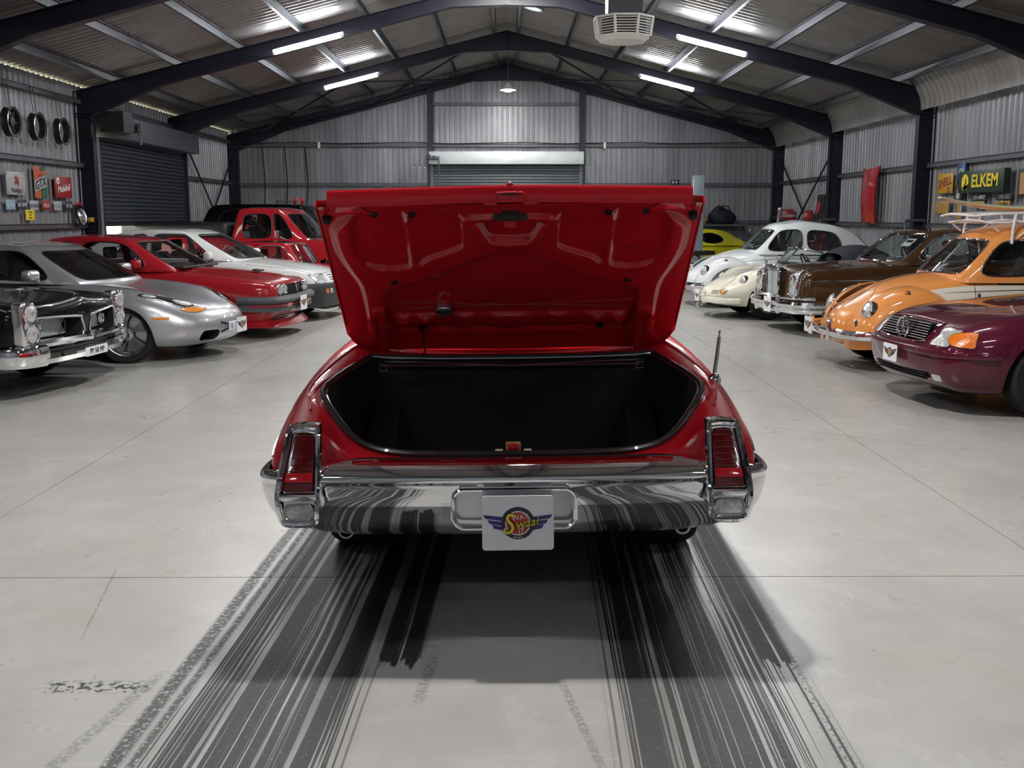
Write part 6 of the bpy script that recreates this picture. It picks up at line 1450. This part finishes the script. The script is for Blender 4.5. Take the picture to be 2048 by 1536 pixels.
poly2(s, 'stripe', 'sign_orange', [(-.21, .245), (.0, .245), (.0, -.245), (-.21, -.245)], .0135); poly2(s, 'stripe', 'sign_green', [(.0, .245), (.21, .245), (.21, -.245), (.0, -.245)], .0135)
poly2(s, 'band', 'sign_white', [(-.21, .02), (.21, .13), (.21, -.06), (-.21, -.15)], .0142); poly2(s, 'band', 'sign_orange', [(-.21, .03), (.21, .145), (.21, .205), (-.21, .10)], .0145)
text('GTX', .19, 'ink_black', s, (.0, -.016, -.02), (1, 0, .25), FV, bold=.004); text('Castrol', .06, 'sign_red', s, (0, -.0165, .117), (1, 0, .26), FV); text('motor oil', .035, 'sign_green', s, (0, -.0165, -.108), (1, 0, .22), FV); text('C', .09, 'sign_white', s, (.10, -.0165, -.17), FU, FV)
s = panel('enamel_sign', 'square red oil sign with slanting white lettering', 'sign', -1, 17.62, 2.07, .66, .345, 'sign_red')
text('Mobiloil', .15, 'ink_white', s, (0, -.014, -.02), (1, 0, .12), FV, shear=.2, bold=.002); part('roundel', 'ink_white', s, lambda q: disc(q, (-.21, -.013, .105), (1, 0, 0), (0, 0, 1), .0, .055)); poly2(s, 'roundel_mark', 'sign_red', [(-.24, .085), (-.18, .085), (-.21, .135)], .0155)
cols = [('sign_lblue', 'ink_white', 'UTAH'), ('ink_navy', 'ink_white', 'NY EMP'), ('sign_white', 'ink_blue', 'IDAHO'), ('sign_red', 'ink_white', 'OKLA'), ('sign_white', 'sign_lblue', 'TEXAS'), ('ink_navy', 'ink_white', 'KY 18'), ('sign_red', 'sign_red', '')]
ys = [15.72, 16.08, 16.50, 16.93, 17.36, 17.80, 18.20]; nm = ['pale blue', 'dark blue', 'white and blue', 'red and white', 'white with light blue print', 'dark navy', 'plain rust red']
for k, (y, (m, tm, tx)) in enumerate(zip(ys, cols)):
    s = panel('number_plate', '%s number plate in the row below the oil signs' % nm[k], 'plate', -1, y, 1.765 + (.01 if k % 2 else 0), .30, .145, m, .006, 'number plates on the left wall')
    if tx: text(tx, .085, tm, s, (0, -.008, -.01), FU, FV)
s = panel('warning_plate', 'yellow notice plate above the ledge on the corrugated wall', 'sign', -1, 16.33, 1.615, .30, .16, 'ink_yellow', .008)
for k in range(3): text(['OFFICIAL', 'USE', 'ONLY'][k], .036, 'ink_black', s, (0, -.010, .045-.045*k), FU, FV)
# wheel rims hung on wires
for k, (y, lab) in enumerate(((15.72, 'spoked dark wheel rim hanging by a wire on the wall'), (16.58, 'bare wheel hoop hanging between two other rims'), (17.48, 'bare wheel hoop hanging nearest the roller door'))):
    r = empty('wheel_rim', (-7.30, y, 2.97)); R0 = .215
    part('hoop', 'black', r, lambda q: q.lathe([(R0*.86, -.05), (R0, -.055), (R0*.93, -.03), (R0*.92, .03), (R0, .055), (R0*.86, .05), (R0*.86, -.05)], (0, 0, 0), (1, 0, 0), 36))
    part('hoop_edge', 'dullchrome', r, lambda q: q.lathe([(R0*.99, .052), (R0*1.03, .056), (R0*.98, .062)], (0, 0, 0), (1, 0, 0), 36))
    if k == 0:
        part('hub', 'black', r, lambda q: q.lathe([(0, -.04), (.06, -.04), (.07, .03), (0, .04)], (0, 0, 0), (1, 0, 0), 18))
        for j in range(6): part('spoke', 'black', r, lambda q: q.tube([(0, .05*math.cos(j*PI/3), .05*math.sin(j*PI/3)), (0, R0*.9*math.cos(j*PI/3), R0*.9*math.sin(j*PI/3))], .02, 6))
    part('wire', 'black', r, lambda q: (q.tube([(-.02, -.05, R0), (-.05, -.06, .60)], .006, 5), q.tube([(-.02, .06, R0), (-.05, .05, .60)], .006, 5), q.tube([(-.05, -.06, .60), (-.05, .05, .60)], .006, 5)))
    tag(r, lab, 'wheel rim', 'wheel rims on the left wall')
hb = empty('hub_cap', (-7.32, 18.12, 1.60)); part('dish', 'dullchrome', hb, lambda q: q.lathe([(.0, .03), (.06, .035), (.07, .02), (.13, .03), (.17, .0), (.18, -.02)], (0, 0, 0), (1, 0, .25), 28)); part('rubber_rim', 'rubber', hb, lambda q: q.lathe([(.17, -.02), (.20, -.01), (.19, .02)], (0, 0, 0), (1, 0, .25), 28)); tag(hb, 'chrome hub cap leaning on the ledge beside the roller door', 'hub cap')
part('conduit', 'white', walls['left'], lambda q: q.tube(smooth_pts([(-7.38, 18.30, 1.50), (-7.38, 18.80, 1.50), (-7.38, 18.93, 1.44), (-7.38, 18.95, 1.20)], False, 5), .018, 6))
part('socket_box', 'white', walls['left'], lambda q: q.box((-7.37, 18.95, 1.28), (.07, .16, .16)), bevel=.01)
part('switch_box', 'black', walls['left'], lambda q: q.box((-7.15, 18.35, 3.05), (.06, .10, .22)), bevel=.01)
# right wall signs
s = panel('enamel_sign', 'weathered yellow sign lettered SHELL', 'sign', 1, 17.72, 2.14, .62, .33, 'sign_yellow')
text('SHELL', .20, 'sign_red', s, (0, -.014, .01), (1, 0, .16), FV, bold=.004); part('shell_mark', 'sign_red', s, lambda q: disc(q, (.15, -.013, -.09), (1, 0, 0), (0, 0, 1), 0, .035)); text('MOTOR OIL', .035, 'sign_red', s, (.15, -.014, -.145), FU, FV)
s = panel('long_sign', 'dark green box sign with yellow lettering ELKEM', 'sign', 1, 16.22, 2.13, 1.55, .34, 'sign_dkgreen', .10)
text('ELKEM', .27, 'ink_yellow', s, (.16, -.104, 0), FU, FV, bold=.006, sx=1.15); part('logo', 'ink_yellow', s, lambda q: disc(q, (-.52, -.103, .0), (1, 0, 0), (0, 0, 1), .055, .125)); poly2(s, 'logo_tail', 'ink_yellow', [(-.62, -.12), (-.45, -.12), (-.40, -.03), (-.46, -.05), (-.56, -.06)], .1045); part('logo', 'ink_yellow', s, lambda q: disc(q, (-.55, -.1035, .01), (1, 0, 0), (0, 0, 1), .0, .045))
s = panel('poster_sign', 'blue picture plate above the green box sign end', 'sign', 1, 17.12, 2.33, .30, .27, 'sign_blue')
poly2(s, 'picture', 'sign_lblue', [(-.11, -.04), (-.05, .05), (.02, .02), (.08, .07), (.12, -.02), (.02, -.06)], .0135); poly2(s, 'picture', 'sign_yellow', [(-.09, -.05), (-.06, .02), (.02, .0), (.0, -.06)], .014)
s = panel('poster_sign', 'dark picture plate with a pale figure beside the green box sign', 'sign', 1, 17.18, 1.97, .30, .26, 'black')
poly2(s, 'picture', 'sign_white', [(-.08, -.08), (-.05, .02), (-.02, .07), (.03, .06), (.07, .0), (.05, -.10)], .0135); poly2(s, 'picture', 'sign_red', [(-.11, .04), (-.04, .10), (.06, .10), (.0, .07)], .0138)
s = panel('number_plate', 'large tan plate with worn raised digits under the yellow oil sign', 'plate', 1, 17.80, 1.745, .56, .21, 'sign_tan', .01)
text('181G', .17, 'ink_gold', s, (0, -.012, 0), FU, FV, bold=.004)
for y, z, w_, m, tm, tx, lb in ((16.42, 1.885, .50, 'black', 'ink_white', 'CA 14957', 'black number plate lettered CA 14957'), (15.60, 1.885, .50, 'black', 'sign_white', 'CAU 262', 'black number plate lettered CAU 262'), (16.45, 1.775, .44, 'sign_yellow', 'ink_gold', 'CA 3071', 'yellow number plate under the black plate CA 14957'), (15.62, 1.77, .44, 'sign_yellow', 'ink_black', 'CY 4987', 'yellow number plate under the black plate CAU 262')):
    s = panel('number_plate', lb, 'plate', 1, y, z, w_, .10, m, .006, 'number plates on the right wall'); text(tx, .085, tm, s, (0, -.008, 0), FU, FV, sx=1.1)
s = panel('paper_map', 'pale yellowed paper hanging below the picture plates', 'paper', 1, 17.12, 1.70, .20, .30, 'sign_tan', .004)
poly2(s, 'print', 'sign_lblue', [(.02, .10), (.09, .11), (.08, -.02), (.03, 0)], .006)
s = panel('framed_picture', 'dark framed picture at the wall beyond the long green sign', 'picture', 1, 14.95, 2.06, .40, .42, 'black', .03); poly2(s, 'picture', 'ink_gold', [(-.15, -.15), (.15, -.15), (.15, .15), (-.15, .15)], .0315)
# red car hood hung on the wall
hd = empty('car_bonnet', (7.33, 21.05, 2.0))
def bonnet(q):
    n, m_ = 14, 10; V = []
    for i in range(n+1):
        v = i/n
        for k in range(m_+1):
            t = -1 + 2*k/m_; w_ = .42*(1 - .10*v) + .06*max(0, 1-v*6); V.append((-.10 + .07*t*t - .05*math.sin(PI*v), w_*t + .04*v, .52 - 1.04*v + .05*abs(t)**3*(1 if v < .3 else -1)*(1 if v < .3 else .8)))
    q.add(V, [(i*(m_+1)+k, i*(m_+1)+k+1, (i+1)*(m_+1)+k+1, (i+1)*(m_+1)+k) for i in range(n) for k in range(m_)])
bn = part('skin', 'pcrimson', hd, bonnet, angle=60); modify(bn, [('SOLIDIFY', dict(thickness=.03, offset=0))], 60)
part('hook', 'black', hd, lambda q: q.tube([(.02, 0, .50), (-.06, 0, .54), (-.06, 0, .48)], .008, 5)); tag(hd, 'curved red car bonnet hung upright on the corrugated wall', 'bonnet')
# bent pipes at the right hand columns
for y in (18.35, 23.35): part('conduit', 'galv', walls['right'], lambda q: q.tube(smooth_pts([(7.0, y, 1.2), (7.0, y, 1.42), (7.02, y+.05, 1.50), (7.1, y+.12, 1.52), (7.4, y+.12, 1.52)], False, 5), .025, 8))
# ledge goods on the girt near the end of the right wall
led = 1.495
def ledge_box(name, label, cat, y, w_, h, d, m, fn=None):
    o = empty(name, (7.30, y, led)); part('body', m, o, lambda q: q.box((0, 0, h/2), (d, w_, h)), bevel=.008)
    if fn: fn(o)
    return tag(o, label, cat)
ledge_box('oil_crate', 'red box lettered MOTUL on the ledge by the corner column', 'box', 27.35, .95, .28, .12, 'sign_red', lambda o: text('MOTUL', .20, 'ink_white', o, (-.062, 0, .14), (0, -1, 0), (0, 0, 1), bold=.004))
ledge_box('oil_crate', 'red box with a white mark on the ledge behind the wall brace', 'box', 25.35, .42, .24, .12, 'sign_red', lambda o: text('STP', .14, 'ink_white', o, (-.062, 0, .12), (0, -1, 0), (0, 0, 1)))
part('ledge_board', 'galv', walls['right'], lambda q: q.box((7.22, 26.2, 1.483), (.40, .6, .02)))
ds = empty('red_dish', (7.14, 26.2, led)); part('bowl', 'sign_red', ds, lambda q: q.lathe([(.0, 0), (.06, 0), (.105, .10), (.115, .16), (.07, .18), (0, .19)], n=24)); part('band', 'sign_white', ds, lambda q: q.lathe([(.098, .08), (.112, .105), (.118, .13), (.115, .135)], n=24)); tag(ds, 'rounded red and pale dish on the wall ledge', 'dish')
pf = empty('framed_poster', (7.28, 24.35, led)); part('frame', 'black', pf, lambda q: q.box((0, 0, .30), (.04, .52, .60), Matrix.Rotation(.12, 3, 'Y')), bevel=.008); part('print', 'sign_red', pf, lambda q: q.lathe([(0, .03), (.15, .028), (.16, .02)], (-.02, 0, .30), (-1, 0, .12), 24)); tag(pf, 'framed dark poster with a red disc leaning on the wall ledge', 'picture')
dk = empty('black_canister', (7.22, 28.15, led)); part('can', 'black', dk, lambda q: q.lathe([(0, 0), (.14, 0), (.16, .03), (.16, .05), (.06, .07), (0, .08)], n=20)); part('lid', 'dullchrome', dk, lambda q: q.lathe([(0, .09), (.05, .085), (.055, .07)], n=16)); tag(dk, 'low black canister on the ledge near the gable corner', 'canister')
# lift post, boxes and bag by the gable wall
lp = empty('lift_post', (4.42, 24.3, 0)); M['liftgrey'] = mat('lift_grey', (.19, .235, .27), .45)
part('post', 'liftgrey', lp, lambda q: q.box((0, 0, 1.27), (.26, .24, 2.5)), bevel=.012); part('base_plate', 'liftgrey', lp, lambda q: q.box((0, 0, .012), (.6, .5, .024))); part('carriage', 'liftgrey', lp, lambda q: q.box((-.02, -.14, .35), (.32, .06, .45)), bevel=.01); part('arm', 'liftgrey', lp, lambda q: (q.tube([(0, -.15, .18), (-.7, -.35, .16)], .05, 8), q.lathe([(0, 0), (.07, 0), (.07, .05), (0, .05)], (-.7, -.35, .18), n=14))); part('edge_strip', 'ink_white', lp, lambda q: q.box((-.125, -.122, 1.3), (.02, .006, 2.3)))
tag(lp, 'tall blue grey lift post standing behind the open boot lid', 'lift')
shf = empty('storage_rack', (5.35, 28.05, 0)); part('shelf', 'galv', shf, lambda q: q.box((0, 0, 1.36), (2.2, .5, .04)))
for a in (-1.05, 1.05):
    for b in (-.22, .22): part('leg', 'galv', shf, lambda q: q.box((a, b, .67), (.05, .05, 1.34)))
tag(shf, 'grey steel rack under the boxes at the gable wall', 'rack')
M['card'] = mat('cardboard', (.20, .14, .07), .8)
for x, z, w_, h, lb in ((4.75, 1.381, .34, .22, 'small cardboard box at the left of the rack, below another box'), (5.15, 1.381, .30, .26, 'cardboard box beside the black bag on the rack'), (4.9, 1.643, .5, .16, 'flat cardboard box on top of two other boxes')):
    b_ = empty('cardboard_box', (x, 28.0, z)); part('carton', 'card', b_, lambda q: q.box((0, 0, h/2), (w_, .4, h)), bevel=.006); part('tape', 'sign_tan', b_, lambda q: q.box((0, -.201, h/2), (w_*.98, .003, .04))); tag(b_, lb, 'box', 'boxes on the rack')
def bag(q):
    rnd = random.Random(5); n, m_ = 9, 14; V = []
    for i in range(n+1):
        v = i/n; r = .30*math.sin(PI*min(1, v*.86+.16))**.6*(1 if v < .95 else .3)
        for k in range(m_): a = 2*PI*k/m_; rr = r*(1+.16*math.sin(3*a+2*v)+.12*rnd.random()); V.append((rr*math.cos(a)*1.15-.10*v, rr*math.sin(a)*.65, .46*v + .05*math.sin(2*a)*v))
    q.add(V, [(i*m_+k, i*m_+(k+1) % m_, (i+1)*m_+(k+1) % m_, (i+1)*m_+k) for i in range(n) for k in range(m_)] + [tuple(range(m_))[::-1], tuple(range(n*m_, (n+1)*m_))])
bg = empty('black_bag', (5.78, 28.0, 1.381)); part('sack', 'softtop', bg, bag, angle=60); part('strap', 'black', bg, lambda q: q.tube(smooth_pts([(-.22, -.1, .30), (-.1, -.16, .47), (.1, -.16, .46), (.2, -.1, .28)], False, 4), .014, 5)); tag(bg, 'bulky black bag standing at the end of the rack', 'bag')
# chrome exhaust pipe standing against the corner column
ep = empty('exhaust_pipe', (7.02, 26.9, 0)); part('pipe', 'chrome', ep, lambda q: q.tube(smooth_pts([(0, 0, .0), (.0, .0, .9), (-.03, 0, 1.3), (0, 0, 1.72)], False, 5), [.06]*6+[.06]*10, 10)); part('tip', 'chrome', ep, lambda q: q.lathe([(.06, 0), (.075, .03), (.065, .10), (.03, .13), (0, .13)], (0, 0, 1.70), n=16)); tag(ep, 'tall chrome pipe standing upright by the corner column', 'pipe')
# motorcycles
def motorcycle(label, x, y, rz, pm):
    b = empty('motorcycle')
    for xx in (.68, -.68):
        w_ = part('wheel', 'rubber', b, lambda q: q.lathe([(.27, -.05), (.31, -.055), (.325, 0), (.31, .055), (.27, .05), (.27, -.05)], (xx, 0, .325), (0, 1, 0), 32))
        part('rim', 'dullchrome', w_, lambda q: (q.lathe([(.27, -.04), (.255, 0), (.27, .04)], (xx, 0, .325), (0, 1, 0), 32), q.lathe([(0, -.05), (.05, -.05), (.05, .05), (0, .05)], (xx, 0, .325), (0, 1, 0), 14), [q.tube([(xx, 0, .325), (xx + .26*math.cos(a), 0, .325 + .26*math.sin(a))], .006, 4) for a in [2*PI*k/10 for k in range(10)]]))
        part('mudguard', pm, b, lambda q: q.tube([(xx + .36*math.cos(a), 0, .325 + .36*math.sin(a)) for a in [math.radians(30 + 12*k) for k in range(11)]], .05, 6))
    part('tank', pm, b, lambda q: q.lathe([(0, -.26), (.10, -.22), (.15, -.05), (.15, .10), (.08, .24), (0, .27)], (.08, 0, .82), (1, 0, .1), 18)); part('seat', 'black', b, lambda q: q.box((-.42, 0, .80), (.62, .24, .10)), bevel=.045, seg=3)
    part('engine', 'dullchrome', b, lambda q: (q.box((.02, 0, .42), (.40, .26, .26)), [q.box((.06, 0, .58 + k*.025), (.24, .24, .010)) for k in range(5)]), bevel=.006)
    for s in (1, -1): part('fork', 'chrome', b, lambda q: q.tube([(.68, s*.09, .325), (.42, s*.09, .98)], .022, 8))
    hbx = part('handlebar', 'chrome', b, lambda q: q.tube(smooth_pts([(.22, -.40, 1.04), (.36, -.26, 1.08), (.42, -.08, 1.0), (.42, .08, 1.0), (.36, .26, 1.08), (.22, .40, 1.04)], False, 4), .013, 8))
    for s in (1, -1): part('grip', 'black', hbx, lambda q: q.tube([(.22, s*.40, 1.04), (.30, s*.32, 1.06)], .02, 8)); part('mirror', 'chrome', hbx, lambda q: (q.tube([(.34, s*.28, 1.08), (.36, s*.34, 1.22)], .007, 5), q.lathe([(0, -.01), (.05, -.008), (.05, .008), (0, .012)], (.36, s*.34, 1.25), (1, 0, 0), 14)))
    lamp('headlamp', b, (.52, 0, .92), (1, 0, 0), .085); part('frame_tube', 'black', b, lambda q: (q.tube(smooth_pts([(.42, 0, .95), (.25, 0, .30), (-.2, 0, .26), (-.35, 0, .72), (.40, 0, .88)], True, 4), .02, 6, closed=True), q.tube([(-.2, .06, .28), (-.68, .07, .325)], .02, 6), q.tube([(-.2, -.06, .28), (-.68, -.07, .325)], .02, 6))); part('exhaust', 'chrome', b, lambda q: q.tube(smooth_pts([(.2, -.14, .50), (.30, -.16, .30), (0, -.17, .24), (-.85, -.17, .30)], False, 4), .032, 8))
    part('stand', 'black', b, lambda q: q.tube([(-.05, .08, .26), (-.08, .22, .01)], .012, 5))
    b.location = (x, y, 0); b.rotation_euler = (0, 0, rz); return tag(b, label, 'motorcycle')
motorcycle('black motorcycle parked between the lift post and the yellow fastback', 3.9, 22.6, PI+.5, 'pblack')
motorcycle('dark motorcycle standing by the wall behind the white rounded saloon', 6.35, 25.2, PI+.25, 'pblack')
# end wall: cables, junction boxes, plate
for x, z in ((-4.92, 1.9), (-4.45, 1.9), (-6.55, 3.3), (-5.95, 3.3), (-5.4, 3.3)):
    if z > 3: part('cable', 'black', walls['back'], lambda q: q.tube(smooth_pts([(x, 28.44, 3.42), (x+.03, 28.45, 2.9), (x+.05, 28.44, 2.4), (x, 28.45, 1.7), (x+.03, 28.45, 1.2)], False, 4), .018, 5))
part('cable_run', 'black', walls['back'], lambda q: q.tube([(-7.2, 28.40, 3.50)] + [(-6.5 + k*1.0, 28.42, 3.53 + .02*math.sin(k*2.1)) for k in range(14)] + [(7.2, 28.40, 3.50)], .012, 5))
for x in (-5.02, 2.64): part('junction_box', 'white', walls['back'], lambda q: q.box((x, 28.42, 3.47), (.07, .06, .17)), bevel=.012)
sg = empty('door_plate', (4.55, 28.46, 2.5)); part('board', 'ink_navy', sg, lambda q: q.box((0, 0, 0), (.24, .01, .12)), bevel=.002); part('pictogram', 'ink_white', sg, lambda q: q.box((-.05, -.007, 0), (.03, .002, .07))); part('arrow', 'ink_white', sg, lambda q: q.add([(.02, -.0065, .03), (.02, -.0065, -.03), (.08, -.0065, 0)], [(0, 1, 2)])); tag(sg, 'small dark blue plate with white mark on the gable wall', 'sign')
part('ledge_board', 'galv', walls['left'], lambda q: q.box((-7.26, 26.0, 1.483), (.32, .8, .02)))
fc = empty('fuel_can', (-7.22, 26.0, 1.495)); part('funnel', 'lampred', fc, lambda q: q.lathe([(.11, 0), (.105, .04), (.045, .26), (.03, .34), (.02, .34)], n=20)); part('rim', 'black', fc, lambda q: q.lathe([(.112, 0), (.118, .01), (.11, .02)], n=20)); tag(fc, 'red cone shaped funnel on the ledge behind the off-roader', 'funnel')
yb = empty('yellow_case', (-7.32, 18.55, 1.495)); part('case', 'sign_yellow', yb, lambda q: q.box((0, 0, .04), (.10, .30, .08)), bevel=.012); part('clasp', 'black', yb, lambda q: q.box((.052, 0, .04), (.006, .05, .03))); tag(yb, 'small yellow case on the ledge at the roller door column', 'case')
